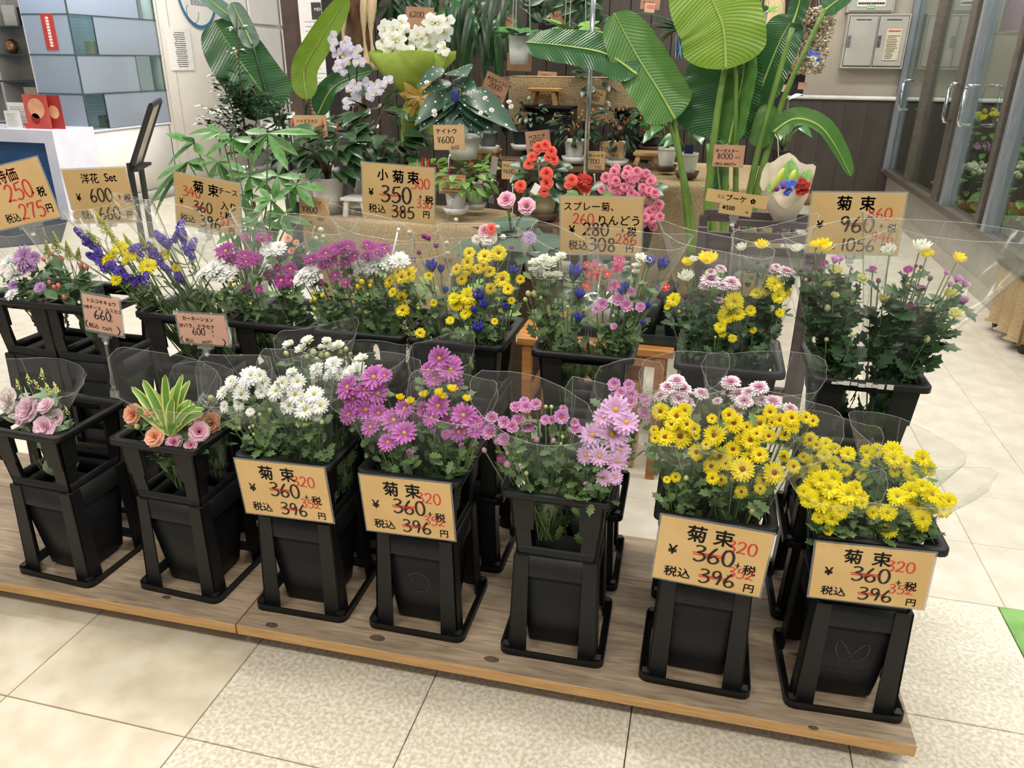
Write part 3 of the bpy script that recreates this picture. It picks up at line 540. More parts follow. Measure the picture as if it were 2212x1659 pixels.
        obj('wrap_edge', e, m_filme, w)
    PL[label] = t; return t
# ================================================================ the bouquets in their buckets
C3, C4, C5, C6, C7 = (0, 700), (400, 700), (900, 700), (1300, 700), (1652, 750)
FZ = BZ+SH+.012; fp = lambda d=0.: (.325+d, .52, .45)
def fb(k, dx=0., dy=0.): return (FR[k][0]+dx, FR[k][1]+dy, FZ)
GF, GB = 'bouquets in the front row', 'bouquets in the back row'
bouquet('wrapped bouquet of pink and cream lisianthus with yellow limonium sprigs', fb(0, 0, -.02), fp(.02), [('lw', [(80, 650, 210), (140, 740, 140)]), ('ls', [(255, 730, 240), (400, 700, 150), (200, 790, 170), (390, 880, 200), (475, 810, 170)]), ('lm', [(370, 470, 150), (250, 520, 150), (170, 555, 130), (430, 600, 150), (490, 590, 150), (590, 770, 110), (340, 560, 130)])], C3, GF, shape=OVAL, lmat=mat('grey_green_leaf', '8ca27c', '71896a', .55, 14), pad=(10, 0, 25, 0))
def dracaena(t, B, T):
    m_d, m_y = mat('dracaena_green', '6f9a3c', '5a8535', .4, 10), mat('dracaena_cream', 'd8dc84', 'c9cf6c', .4, 10)
    base = atk(C3[0]+1455/3.95, C3[1]+945/3.95, *fp(.02))
    for (x, y, w) in ((1410, 430, 14), (1560, 430, 12), (1220, 475, 14), (1120, 535, 12), (1620, 480, 13), (1180, 615, 15), (1160, 730, 15), (1630, 650, 15), (1740, 720, 13), (1735, 765, 14), (1640, 845, 12), (1300, 560, 14), (1500, 520, 14), (1090, 690, 11), (1360, 600, 15), (1680, 700, 13), (1250, 800, 13), (1480, 640, 15), (1550, 860, 11)):
        tip = atk(C3[0]+x/3.95, C3[1]+y/3.95, *fp(rnd.uniform(-.02, .06))); mid = base.lerp(tip, .55)+V((0, 0, .012)); hw = w*.00062; g = MB(); p = smoothpts([base, mid, tip], 4); n = len(p); ws = [hw*(.5+1.3*sin(PI*(i/(n-1))**.8)*.7) if i < n-1 else .0004 for i in range(n)]
        g.blade(p, ws, (tip.x-base.x, -1., .9), .25, 1); g.blade([q+V((0, -.0012, .0012)) for q in p], [w_*.62 for w_ in ws], (tip.x-base.x, -1., .9), .25, 0)
        obj('striped_leaf', g, [m_d, m_y], t)
bouquet('wrapped bouquet of striped dracaena leaves, peach carnations and pink spray roses', fb(1, 0, -.03), fp(.02), [('cn', [(1140, 770, 180), (1290, 720, 150), (1325, 965, 175)]), ('ro', [(1700, 920, 170), (1485, 1010, 150), (1630, 1035, 120)]), ('bw', [(1175, 880, 60), (1340, 790, 50)])], C3, GF, shape=OVAL, pad=(6, 70, 22, 0), extra=dracaena)
bouquet('wrapped bouquet half hidden behind the dracaena one, a peach carnation among its leaves', fb(1, .05, .04), fp(.1), [('cn', [(1810, 840, 180), (1690, 800, 110)]), ('bw', [(1800, 640, 70), (1650, 700, 50)])], C3, GF, shape=LONG, pad=(30, 40, 20, 0), nleaf=140, lsize=.045)
bouquet('wrapped white daisy bouquet nearest the dracaena bucket', fb(2, -.03, -.03), fp(0), [('wd', [(320, 585, 135), (425, 520, 145), (480, 600, 155), (640, 440, 115), (660, 500, 140), (650, 580, 120), (460, 685, 125), (335, 705, 110), (555, 750, 80), (390, 490, 125), (515, 500, 140)]), ('wk', [(560, 440, 180)]), ('bw', [(635, 775, 40), (465, 890, 42), (400, 872, 36), (580, 870, 32), (548, 885, 30), (585, 942, 30)])], C4, GF, pad=(22, 0, 0, 22))
bouquet('front wrapped white daisy bouquet right behind the price card', fb(2, .04, -.04), fp(-.015), [('wd', [(780, 570, 180), (890, 510, 155), (960, 490, 145), (940, 600, 175), (885, 700, 155), (1025, 730, 195), (1155, 695, 155), (1100, 600, 165), (830, 500, 125), (860, 610, 135), (1125, 785, 100), (1000, 660, 135)]), ('ws', [(915, 425, 120)]), ('bw', [(745, 655, 52), (1165, 838, 52), (1032, 862, 42), (730, 735, 42)])], C4, GF, pad=(0, 0, 0, 25))
bouquet('wrapped white chrysanthemums with many round buds, farthest back of the white ones', fb(2, -.01, .05), fp(.12), [('ws', [(890, 190, 130), (1050, 155, 135), (1000, 225, 135), (1210, 155, 105), (1170, 210, 95), (1250, 210, 125), (1310, 190, 115)]), ('bw', [(865, 255, 52), (1040, 285, 46), (1095, 250, 72), (1165, 270, 62), (1215, 270, 62), (1325, 240, 56), (1370, 220, 52), (1410, 258, 42), (1125, 305, 46), (1340, 320, 42)])], C4, GF, pad=(4, 0, 4, 30))
bouquet('wrapped white chrysanthemums behind the magenta bouquet', fb(2, .06, .04), fp(.08), [('wk', [(1120, 385, 140), (1260, 340, 150), (1230, 430, 135), (1320, 430, 125), (1120, 450, 125), (1465, 400, 175), (1410, 400, 105)]), ('ws', [(1510, 315, 150)]), ('bw', [(1655, 370, 48), (1100, 520, 50)])], C4, GF, pad=(0, 0, 50, 30))
bouquet('front wrapped magenta daisy bouquet beside the white ones', fb(3, -.035, -.04), fp(-.01), [('mg', [(1385, 540, 245), (1610, 455, 235), (1700, 440, 140), (1530, 560, 190), (1645, 590, 195), (1430, 640, 175), (1545, 730, 205), (1395, 770, 195), (1650, 760, 175), (1780, 820, 225), (1580, 880, 185), (1870, 930, 225), (1730, 1010, 175), (1870, 720, 175)]), ('pc', [(1910, 1120, 100), (1685, 1090, 55)]), ('yc', [(1830, 645, 100), (1920, 680, 110)])], C4, GF, pad=(0, 0, 0, 8))
bouquet('front wrapped magenta bouquet topped with small yellow cups', fb(3, .045, -.03), fp(0), [('mg', [(185, 700, 225), (60, 730, 150), (400, 780, 235), (290, 790, 175), (130, 800, 185), (360, 920, 195), (500, 840, 160), (500, 910, 145), (250, 940, 95)]), ('pc', [(150, 940, 85), (385, 1045, 65), (490, 1050, 50)]), ('yc', [(65, 630, 120), (200, 605, 110), (300, 580, 125), (425, 660, 110), (230, 640, 95)])], C5, GF, pad=(0, 0, 10, 14))
bouquet('wrapped magenta bouquet standing highest in its bucket', fb(3, .02, .05), fp(.1), [('mg', [(195, 295, 225), (290, 385, 225), (150, 465, 185), (310, 490, 185), (100, 390, 145), (320, 320, 125)])], C5, GF, pad=(10, 0, 10, 40))
bouquet('wrapped rose-pink spray chrysanthemums leaning towards the magenta ones', fb(4, -.03, -.03), fp(-.005), [('sp', [(645, 810, 130), (750, 840, 120), (625, 930, 150), (820, 880, 120), (870, 830, 130), (950, 875, 120), (750, 985, 120), (845, 715, 110), (920, 665, 92), (935, 710, 112), (1020, 690, 112), (1100, 820, 92), (1235, 790, 140), (1250, 730, 82), (1150, 820, 82), (1345, 840, 85), (1355, 890, 110)]), ('bp', [(775, 1200, 75), (775, 1105, 42), (885, 1210, 42), (1025, 990, 58), (1165, 1000, 52), (580, 1080, 52), (685, 1010, 60)]), ('ms', [(715, 1150, 70)]), ('bw', [(935, 1275, 46), (1245, 965, 38), (1230, 1025, 32), (1100, 710, 40), (1150, 710, 40), (870, 1095, 28)])], C5, GF, pad=(4, 10, 0, 8))
bouquet('wrapped pale pink daisies with golden hearts', fb(4, .05, -.02), fp(-.01), [('lp', [(1700, 730, 255), (1595, 795, 185), (1790, 840, 225), (1500, 950, 225), (1670, 940, 265), (1735, 1075, 195), (1440, 1120, 165), (1560, 1130, 175), (1710, 1170, 185), (1605, 1310, 155), (1700, 1310, 125)]), ('pc', [(1450, 1375, 60)])], C5, GF, pad=(8, 0, 8, 0))
bouquet('wrapped rose-pink chrysanthemums behind the pale pink daisies', fb(4, .06, .05), fp(.09), [('sp', [(1690, 520, 125), (1810, 525, 105), (1745, 590, 112), (1720, 640, 112), (1830, 610, 125), (1820, 670, 125), (1940, 630, 95), (1950, 670, 92), (1940, 760, 125), (1770, 690, 105), (1610, 680, 62)]), ('bp', [(1670, 600, 40)])], C5, GF, pad=(0, 10, 0, 30))
bouquet('wrapped yellow brown-hearted chrysanthemums nearest the pink bucket', fb(5, -.045, -.03), fp(0), [('yb', [(500, 745, 150), (705, 740, 135), (640, 785, 175), (595, 855, 125), (725, 855, 125), (790, 895, 112), (445, 905, 85), (540, 965, 165), (670, 960, 205), (455, 975, 92), (805, 955, 72), (805, 1095, 145), (630, 1305, 92), (555, 1328, 66)]), ('bw', [(718, 1318, 52)])], C6, GF, pad=(6, 0, 0, 10))
bouquet('big wrapped bouquet of yellow brown-hearted chrysanthemums over the price card', fb(5, .035, -.035), fp(-.005), [('yb', [(1085, 775, 125), (1435, 750, 125), (940, 808, 92), (1130, 845, 175), (1240, 880, 105), (1350, 850, 155), (1520, 820, 125), (1610, 855, 170), (1620, 800, 140), (1450, 845, 95), (1425, 955, 125), (1560, 945, 105), (960, 950, 185), (890, 1030, 95), (1270, 990, 175), (1320, 935, 105), (1190, 980, 115), (1120, 1070, 155), (1010, 1130, 175), (1055, 1185, 135), (935, 1215, 155), (1255, 1140, 135), (1345, 1115, 145), (1200, 1240, 205), (1470, 1270, 195), (1380, 1330, 135), (1635, 1215, 125), (945, 1315, 112), (1020, 1330, 105), (1555, 1125, 105), (1740, 795, 112), (1800, 825, 110), (1190, 1430, 112), (1350, 1405, 102)]), ('bb', [(1115, 1330, 58), (1280, 1605, 55), (1415, 1165, 58), (1060, 935, 58)])], C6, GF, pad=(0, 0, 0, 0), nleaf=140)
bouquet('wrapped pink and white pompon chrysanthemums, nearer the pale pink daisies', fb(5, -.05, .05), fp(.1), [('pw', [(640, 485, 165), (565, 540, 155), (690, 555, 175), (500, 610, 145), (660, 640, 175), (850, 590, 145), (720, 670, 165)])], C6, GF, pad=(10, 16, 10, 30))
bouquet('wrapped pink and white pompon chrysanthemums, nearer the yellow bucket at the end', fb(5, .05, .05), fp(.1), [('pw', [(1100, 495, 175), (1340, 540, 175), (1170, 600, 175), (1250, 580, 135), (1215, 655, 165), (1370, 650, 155), (1460, 660, 175), (1150, 735, 145), (985, 655, 92), (1610, 720, 145)])], C6, GF, pad=(0, 20, 20, 30))
bouquet('front wrapped lemon-yellow daisy bouquet closest to the end stand', fb(6, -.04, -.035), fp(-.01), [('yd', [(415, 1190, 195), (480, 1130, 155), (580, 1120, 165), (555, 1200, 185), (475, 1310, 205), (370, 1310, 135), (590, 1290, 155), (680, 1350, 155), (710, 1250, 195), (640, 1400, 145), (810, 1290, 155), (780, 1200, 135), (830, 1330, 105), (570, 1460, 135), (460, 1450, 115), (540, 1560, 92), (330, 1230, 115)])], C7, GF, pad=(4, 0, 0, 4))
bouquet('front wrapped lemon-yellow daisy bouquet at the aisle corner', fb(6, .05, -.025), fp(0), [('yd', [(1130, 1270, 165), (1240, 1220, 155), (1340, 1180, 125), (1425, 1250, 195), (1300, 1345, 195), (1400, 1350, 175), (1170, 1310, 125), (1520, 1380, 155), (1570, 1310, 145), (1345, 1460, 155), (1350, 1520, 115), (1050, 1410, 155), (925, 1410, 115), (1060, 1555, 145), (1450, 1310, 145)])], C7, GF, pad=(0, 0, 20, 0))
bouquet('wrapped lemon-yellow bouquet behind, leaning towards the brown-hearted ones', fb(6, -.05, .04), fp(.08), [('yb', [(385, 790, 135), (440, 835, 90), (330, 940, 95)]), ('yd', [(520, 820, 115), (710, 910, 135), (590, 990, 135), (690, 1050, 115), (510, 920, 125), (420, 980, 135), (600, 865, 105), (430, 1060, 115)])], C7, GF, pad=(0, 10, 20, 20))
bouquet('wrapped lemon-yellow bouquet behind, beside the bare floor', fb(6, .05, .05), fp(.09), [('yd', [(870, 895, 135), (960, 880, 125), (1090, 880, 165), (1100, 950, 155), (1200, 980, 145), (1255, 1080, 155), (1345, 945, 155), (1395, 1035, 155), (820, 1090, 92), (1110, 1060, 105), (860, 985, 85)])], C7, GF, pad=(0, 18, 20, 20))
# ---- back row
A6, A7, A8, D1, D2 = (0, 330), (400, 330), (800, 330), (1100, 400), (1652, 400)
BZ2 = RZ2-CH+.012; bp = lambda d=0.: (.62+d, .74, .38)
def bb_(k, dx=0., dy=0.): return (BR[k][0]+dx, BR[k][1]+dy, BZ2)
bouquet('wrapped lilac and white chrysanthemums at the edge of the picture', bb_(0), bp(.02), [('wk', [(75, 935, 155), (110, 1050, 135), (100, 1210, 125), (10, 1045, 95)]), ('lv', [(200, 890, 215), (240, 965, 185), (290, 900, 125), (340, 1150, 105), (110, 1130, 92)])], A6, GB, pad=(10, 30, 6, 0))
bouquet('wrapped hypericum with coral berries, oval leaves and goldenrod', bb_(1, -.02), bp(.02), [('hy', [(445, 865, 46), (372, 912, 42), (525, 905, 52), (425, 1110, 42), (505, 1140, 48), (690, 965, 52), (740, 985, 46), (555, 1240, 52), (465, 1150, 42)]), ('so', [(500, 860, 210), (600, 920, 190), (420, 900, 170), (660, 920, 150)])], A6, GB, shape=OVAL, nleaf=90, lmat=mat('eucalyptus_leaf', '5f7f55', '486843', .5, 14), pad=(14, 40, 8, 10), lsize=.045)
bouquet('wrapped purple statice with yellow daisies and goldenrod', bb_(2, -.04, -.01), bp(0), [('st', [(690, 690, 120), (740, 740, 130), (790, 790, 130), (840, 845, 120), (800, 890, 120), (850, 940, 120), (910, 975, 110), (965, 970, 120), (1010, 1010, 120), (1050, 1050, 120), (1110, 1070, 130), (1170, 1090, 110), (1240, 1070, 110), (1150, 810, 110), (1195, 860, 90)]), ('yd', [(1020, 805, 130), (965, 865, 125), (910, 910, 130), (1140, 860, 140), (1070, 915, 85), (1260, 965, 150), (990, 1085, 105), (1065, 835, 105)]), ('so', [(930, 700, 220), (860, 790, 170), (1000, 790, 170)])], A6, GB, shape=LONG, pad=(0, 20, 0, 0))
bouquet('wrapped purple statice bouquet below the card with crossed-out 360', bb_(2, .05, .02), bp(.05), [('st', [(1390, 745, 150), (1440, 770, 100), (1360, 710, 100), (1540, 650, 140), (1560, 700, 130), (1500, 720, 100), (1640, 790, 130), (1610, 850, 130), (1280, 810, 100), (1310, 860, 120), (1360, 910, 120), (1410, 985, 110), (1530, 1065, 130), (1570, 780, 90)]), ('yd', [(1410, 870, 100), (1500, 985, 95), (1270, 880, 80), (1300, 790, 60)]), ('so', [(1140, 840, 170), (1230, 820, 150)])], A6, GB, shape=LONG, pad=(0, 8, 14, 0))
bouquet('wrapped magenta and white chrysanthemums next to the statice', bb_(3, -.045, -.02), bp(.01), [('mh', [(345, 840, 190), (400, 915, 135), (510, 880, 135), (520, 930, 175), (590, 905, 135)]), ('wk', [(245, 985, 175), (270, 1040, 155), (350, 1045, 175), (390, 1000, 145), (140, 1040, 145)]), ('ms', [(500, 1145, 92), (630, 1165, 72)]), ('by', [(420, 1080, 34), (375, 1115, 32), (425, 1140, 32)]), ('bw', [(270, 1195, 36), (560, 1290, 28), (480, 1190, 30)])], A7, GB, pad=(6, 26, 0, 20))
bouquet('wrapped magenta and white chrysanthemums with tall clear film, under the pachira leaves', bb_(3, .05, .02), bp(.05), [('mh', [(650, 720, 125), (700, 740, 95), (510, 720, 92)]), ('ms', [(790, 985, 95), (895, 990, 115), (710, 1045, 115), (820, 1090, 140), (905, 1090, 115)]), ('wk', [(740, 830, 165), (800, 810, 135), (690, 835, 125)]), ('by', [(800, 1140, 30), (910, 1150, 34)])], A7, GB, pad=(0, 10, 4, 30))
bouquet('wrapped magenta bouquet with white blooms at its near side, beneath the begonia card', bb_(4, -.04, -.01), bp(.02), [('mh', [(1075, 910, 145), (1200, 860, 155), (1270, 840, 145), (1330, 820, 155), (1390, 800, 145), (1190, 950, 135), (1240, 920, 145)]), ('wk', [(985, 1070, 165), (1060, 1060, 155), (1080, 1010, 145), (1020, 1020, 125)]), ('ms', [(1280, 1045, 115), (1370, 1105, 92), (1160, 1110, 72)]), ('by', [(1105, 1205, 52), (1170, 1225, 42), (1075, 1270, 38), (1110, 1255, 42), (1105, 1340, 36)])], A7, GB, pad=(0, 20, 0, 10))
bouquet('wrapped magenta bouquet crowned with white blooms around the sign stem', bb_(4, .05, .01), bp(.03), [('mh', [(1450, 880, 135), (1370, 930, 135), (1550, 790, 125), (1620, 830, 155), (1700, 820, 135), (1640, 860, 135), (1540, 880, 110)]), ('wk', [(1490, 965, 145), (1600, 970, 175), (1570, 920, 155), (1660, 905, 165), (1740, 940, 175), (1830, 920, 175)]), ('by', [(1475, 1150, 52), (1510, 1110, 62), (1590, 1105, 48), (1580, 1140, 42)]), ('bw', [(1440, 1215, 34), (1560, 1215, 30)])], A7, GB, pad=(0, 18, 0, 20))
bouquet('wrapped yellow brown-hearted chrysanthemums with blue gentians', bb_(5, -.04, -.01), bp(.01), [('yb', [(330, 1040, 155), (270, 1060, 125), (165, 1095, 125), (240, 1020, 115), (190, 1190, 88), (265, 1235, 105), (275, 1345, 120), (500, 1050, 80), (540, 1280, 66), (425, 1540, 95)]), ('gn', [(520, 985, 150), (600, 1000, 100), (640, 1180, 80)]), ('by', [(1900-1585, 1500, 20), (410, 1330, 34)])], A8, GB, pad=(2, 10, 10, 10))
bouquet('wrapped yellow chrysanthemums and blue gentian stems in the middle of the back row', bb_(5, .045, -.02), bp(0), [('yb', [(845, 855, 105), (975, 885, 135), (1095, 855, 135), (830, 935, 115), (735, 995, 105), (830, 995, 115), (920, 990, 95), (965, 965, 85), (1020, 1015, 105), (780, 1080, 105), (1130, 1080, 155), (1025, 1160, 105), (1175, 1165, 100), (1205, 1260, 64), (1280, 1080, 80), (1060, 1440, 62)]), ('yd', [(830, 1220, 155), (740, 1290, 135), (710, 1240, 115), (850, 1290, 105), (815, 1370, 115), (680, 1430, 82)]), ('gn', [(930, 1240, 160), (970, 1310, 120), (890, 1350, 100), (1210, 1025, 120), (920, 1510, 150), (1150, 1330, 90)]), ('bb', [(1075, 1255, 40)])], A8, GB, pad=(0, 24, 2, 0))
bouquet('wrapped white chrysanthemums with a tall blue gentian stem', bb_(6, -.045, -.02), bp(.005), [('ws', [(240, 730, 160), (340, 700, 160), (220, 680, 140), (300, 650, 140), (400, 660, 140), (440, 620, 115), (400, 790, 140), (270, 790, 155), (330, 780, 110)]), ('gn', [(555, 770, 180), (590, 950, 140), (590, 1150, 130)]), ('bw', [(165, 930, 56), (215, 935, 70), (140, 980, 46), (270, 965, 40), (500, 1040, 30)])], D1, GB, pad=(6, 20, 6, 20))
bouquet('wrapped rosy chrysanthemums and gentians leaning out beside the spray card', bb_(6, .045, -.015), bp(.005), [('sp', [(795, 1020, 115), (745, 1060, 75), (940, 980, 135), (1000, 1030, 125), (1120, 1045, 95), (1040, 915, 85), (895, 1210, 68)]), ('pc', [(895, 920, 70), (900, 850, 80)]), ('ws', [(1120, 640, 135), (1090, 700, 105), (1170, 650, 105), (1080, 745, 82)]), ('gn', [(1300, 690, 150), (1200, 670, 130), (990, 890, 120), (960, 915, 80), (1180, 1040, 80), (1140, 1190, 80)]), ('bw', [(890, 1120, 36), (1055, 1065, 36), (870, 1035, 34)])], D1, GB, pad=(0, 20, 12, 10))
bouquet('wrapped mixed bouquet of large yellow and white kiku, pompons and small yellow daisies', bb_(7, -.03, -.02), bp(.01), [('ky', [(1530, 680, 130), (1700, 665, 200)]), ('kw', [(1515, 810, 170), (1570, 650, 95)]), ('pw', [(1720, 805, 180), (1900, 830, 160), (1720, 740, 100), (1810, 710, 105), (1680, 855, 135), (1820, 860, 125), (1790, 980, 92)]), ('yd', [(1920, 990, 170), (1890, 1080, 185), (1840, 1120, 135), (1950, 1100, 125), (1400, 975, 125), (1350, 1035, 65), (1800, 1210, 105), (1815, 1265, 72), (1905, 1305, 78), (2060, 1070, 95)]), ('bm', [(1560, 1000, 40), (1660, 940, 45), (1500, 960, 40)]), ('bw', [(1450, 1080, 36), (1760, 1300, 26)])], D1, GB, pad=(0, 14, 0, 10), lmat=m_leaf2, nleaf=260)
bouquet('wrapped mixed bouquet with yellow daisies below the mini bouquet card', bb_(7, .05, .01), bp(.03), [('kw', [(-190, 555, 125)]), ('ky', [(-30, 535, 135)]), ('yd', [(85, 840, 150), (180, 905, 115), (120, 945, 125), (30, 905, 105), (130, 1090, 85), (-70, 920, 110), (-100, 1235, 62)]), ('pw', [(185, 735, 160), (100, 700, 100), (70, 730, 90)]), ('bm', [(-60, 660, 40), (20, 690, 40)])], D2, GB, pad=(0, 8, 0, 20), lmat=m_leaf2, nleaf=230)
bouquet('large wrapped mixed kiku bouquet beside the 960 card', bb_(8, -.05, -.01), bp(.01), [('kw', [(280, 565, 125)]), ('ky', [(490, 555, 190), (430, 530, 115)]), ('pc', [(590, 670, 120), (640, 650, 92), (730, 725, 60)]), ('mh', [(510, 660, 75)]), ('cr', [(610, 755, 155), (550, 865, 115), (590, 955, 92), (820, 815, 125)]), ('bw', [(535, 1055, 72), (750, 1005, 66), (755, 895, 46), (525, 1320, 46), (750, 1280, 46), (350, 810, 36)]), ('bm', [(710, 980, 55), (465, 720, 50), (400, 660, 40)])], D2, GB, pad=(10, 10, 6, 30), lmat=m_leaf2, nleaf=300, lsize=.042)
bouquet('largest wrapped mixed bouquet, its clear film flaring over the aisle', bb_(8, .045, -.01), bp(.01), [('kw', [(1320, 560, 195), (1060, 585, 165)]), ('ky', [(1640, 650, 150), (1380, 610, 130)]), ('pc', [(1540, 770, 82), (1630, 830, 120), (1690, 870, 112), (1570, 870, 92), (1690, 1015, 120)]), ('mh', [(920, 715, 72), (1225, 720, 85), (1340, 880, 72), (1240, 1020, 62)]), ('cr', [(1580, 955, 155), (1620, 1125, 155), (1010, 985, 115), (1380, 1085, 82)]), ('bw', [(1380, 1320, 72), (1510, 1225, 72), (1100, 850, 40), (1220, 850, 40)]), ('bm', [(970, 820, 50), (1410, 800, 50), (1290, 690, 36), (1330, 700, 36)])], D2, GB, pad=(0, 14, 110, 30), lmat=m_leaf2, nleaf=330, lsize=.045)
# ================================================================ price cards
m_kraft = mat('kraft_paper', 'dcb97f', 'd3ae73', .75, 9); m_pink = mat('pink_kraft', 'e2b49c', 'd9a88f', .75, 9); m_brown = mat('brown_kraft', 'b58a6c', 'a97f62', .75, 9); m_tan = mat('tan_card', 'c4a274', 'b9976a', .75, 9)
m_sleeve = clear('card_sleeve', 'e6e8e6', .04, .12, 1.4, .22, 'dfe3e3'); m_acry = clear('clear_acrylic', 'eef0ee', .12, .08, 1.5, .12, 'f4f6f6'); m_wplas = mat('white_plastic', 'ecebe6', 'dfded8', .4, 20); m_pink_ink = MATS['red_ink']
def card(label, quad, items, paper, Wm=None, Y=None, k=0., sleeve=.035, group='price cards', stem=None, hm=None, name='price_card', cat='price card', thick=.0012, clip=True, foot=None):
    c = (sum(p[0] for p in quad)/4, sum(p[1] for p in quad)/4)
    if Y is None:
        P1 = [at(x, y, 1.) for x, y in quad]; w1 = ((P1[1]-P1[0]).length+(P1[2]-P1[3]).length)/2; Y = CAM.y+(1-CAM.y)*Wm/w1
    C0 = at(*c, Y); Q = [atk(x, y, Y, C0.z, k) for x, y in quad]
    u = (Q[1]-Q[0]+Q[2]-Q[3])/2; v = (Q[0]-Q[3]+Q[1]-Q[2])/2; C0 = sum(Q, V((0, 0, 0)))/4; w = Wm or u.length; ux = u.normalized(); v = v-ux*v.dot(ux); h = hm or v.length; vy = v.normalized(); n = ux.cross(vy)
    t = thing(name, label, cat, C0-vy*h/2, group); M = Matrix((( *(ux*w), C0.x), )*1) if False else None
    def bx(cw, chh, th, off, m, nm, par):
        vs = [C0+ux*(sx*cw/2)+vy*(sy*chh/2)+n*(off+sz*th/2) for sz in (-1, 1) for sx, sy in ((-1, -1), (1, -1), (1, 1), (-1, 1))]
        return obj(nm, MB().add(vs, ((3, 2, 1, 0), (4, 5, 6, 7), (0, 1, 5, 4), (1, 2, 6, 5), (2, 3, 7, 6), (3, 0, 4, 7))), m, par, False)
    pp = bx(w*(1-sleeve), h*(1-sleeve*1.4), thick, 0, paper, 'paper', t)
    if sleeve: bx(w, h, thick, -thick*.8, m_sleeve, 'sleeve', t)
    inks = {}; cnt = [0]; nm_ = ['']
    def put(vs, fs, a, bq, s, col, sx=1., rot=0.):
        O = C0+ux*((a-.5)*w)+vy*((bq-.5)*h)+n*(thick*.5+.0004); mb = inks.setdefault((len(inks) if False else cnt[0], col, nm_[0]), MB()); cr, sr = cos(rot), sin(rot)
        mb.add([O+ux*((x*sx*cr-y*sr)*s*h)+vy*((x*sx*sr+y*cr)*s*h) for x, y in vs], fs)
    for it in items:
        cnt[0] += 1; nm_[0] = {'d': 'price_digits', 's': 'strike_line', 'l': 'small_print'}.get(it[5] if len(it) > 5 else '', 'lettering'); tx, a, bq, s, col = it[:5]; o = it[5] if len(it) > 5 else ''; rot = it[6] if len(it) > 6 else 0.
        if tx in ('¥', '税', '円', '税込', '+', '菊', '束', '小') and h > .1: s *= 1.16
        if o == 'd': vs, fs = strokes(tx, w=.12 if col == 'k' else .115); put(vs, fs, a, bq, s, col, 1., rot)
        elif o == 's': vs, fs = strokes('=', w=.2); put(vs, fs, a, bq, s, col, it[7] if len(it) > 7 else 3., rot)
        elif o == 'l':
            mb = inks.setdefault((cnt[0], col, 'small_print'), MB()); text_rows(mb, C0-ux*w/2-vy*h/2+n*(thick*1.1), ux*w, vy*h, [(bq, a, s)], .035)
        else:
            vs, fs = glyphs(tx); bo = .022 if o == '' else .012
            for dx, dy in ((-bo, 0), (bo, 0), (0, bo), (0, -bo)): put([(x+dx, y+dy) for x, y in vs], fs, a, bq, s*.92, col, 1., rot)
    for (_, col, nm2), mb in inks.items(): obj(nm2, mb, {'k': m_ink, 'r': m_red, 'w': m_paper}[col], pp, False)
    if stem:
        bc = C0-vy*(h/2+.004)
        if clip:
            b = MB()
            for sx in (-1, 0, 1): b.bar(bc+ux*(sx*w*.09-w*.05), bc+ux*(sx*w*.09+w*.05), .008, .012, 0, n)
            b.bar(bc-vy*.004, bc-vy*.016, .016, .008, 0, n); obj('clip', b, m_acry, t, False)
        pts = [at(x, y, C0.y+dy) for x, y, dy in stem]; pts += [V((pts[-1].x+foot[0], foot[1], foot[2]))] if foot else []; obj('joint', MB().ball(bc-vy*.02, .0055, n=8, m=6), m_wplas, t); obj('stem', MB().tube([bc-vy*.014]+pts, .0028, 6), m_wplas if not clip else m_acry, t)
        if len(pts) > 1: obj('clamp', MB().ball(pts[-1]+V((0, 0, .012)), .006).bar(pts[-1]+V((-.004, 0, .008)), pts[-1]+V((-.008, 0, -.018)), .016, .004, 0, (0, 1, 0)).bar(pts[-1]+V((.006, 0, .006)), pts[-1]+V((.001, 0, -.02)), .016, .004, 0, (0, 1, 0)), m_acry, t, False)
    return t
KS = [('菊', .255, .70, .235, 'k'), ('束', .49, .70, .235, 'k'), ('¥', .12, .44, .18, 'k'), ('360', .35, .40, .235, 'k', 'd'), ('+', .71, .36, .13, 'k', 'd'), ('税', .79, .335, .15, 'k'), ('税込', .11, .11, .155, 'k'), ('396', .43, .085, .21, 'k', 'd'), ('円', .825, .075, .13, 'k'), ('320', .615, .615, .175, 'r', 'd'), ('352', .67, .25, .15, 'r', 'd'), ('=', .335, .44, .14, 'r', 's', 0, 2.8), ('=', .42, .12, .13, 'r', 's', 0, 2.8)]
A5 = dict(Wm=.213, hm=.152)
for k_, (q, lb) in zip((2, 3, 5, 6), ((((505.6, 989.2), (707, 1008.7), (719.7, 1132.8), (527.8, 1108.2)), 'A5 kraft card with crossed-out 360 hung below the white daisies'), (((771.4, 1022.7), (975.9, 1042.9), (986, 1172), (791.6, 1146.2)), 'A5 kraft card with crossed-out 360 hung below the magenta daisies'),
              (((1422.3, 1107.8), (1674, 1151.6), (1645.8, 1294), (1407.8, 1248.4)), 'A5 kraft card with crossed-out 360 hung below the brown-hearted yellow flowers'), (((1762.5, 1166), (2031, 1194.5), (1994, 1318.8), (1739.5, 1291)), 'A5 kraft card with crossed-out 360 on the stand at the aisle end'))):
    card(lb.replace('A5 kraft', 'large kraft'), q, KS, m_kraft, k=-.06, Y=FR[k_][1]-BW/2-.007)
card('tilted kraft card with red special price 250 at the picture edge', ((-56, 383), (83.5, 347), (131.6, 459.6), (-10, 489)), [('特価', .30, .72, .25, 'r', 'm', 0.02), ('250', .36, .40, .27, 'r', 'd', .05), ('+', .72, .42, .1, 'k', 'd'), ('税', .80, .40, .16, 'k'), ('税込', .2, .10, .15, 'k', 'm'), ('275', .45, .09, .25, 'r', 'd'), ('円', .83, .14, .14, 'k')], m_kraft, stem=[(64, 492, 0)], foot=(0, .838, RZ2-.004), **A5)
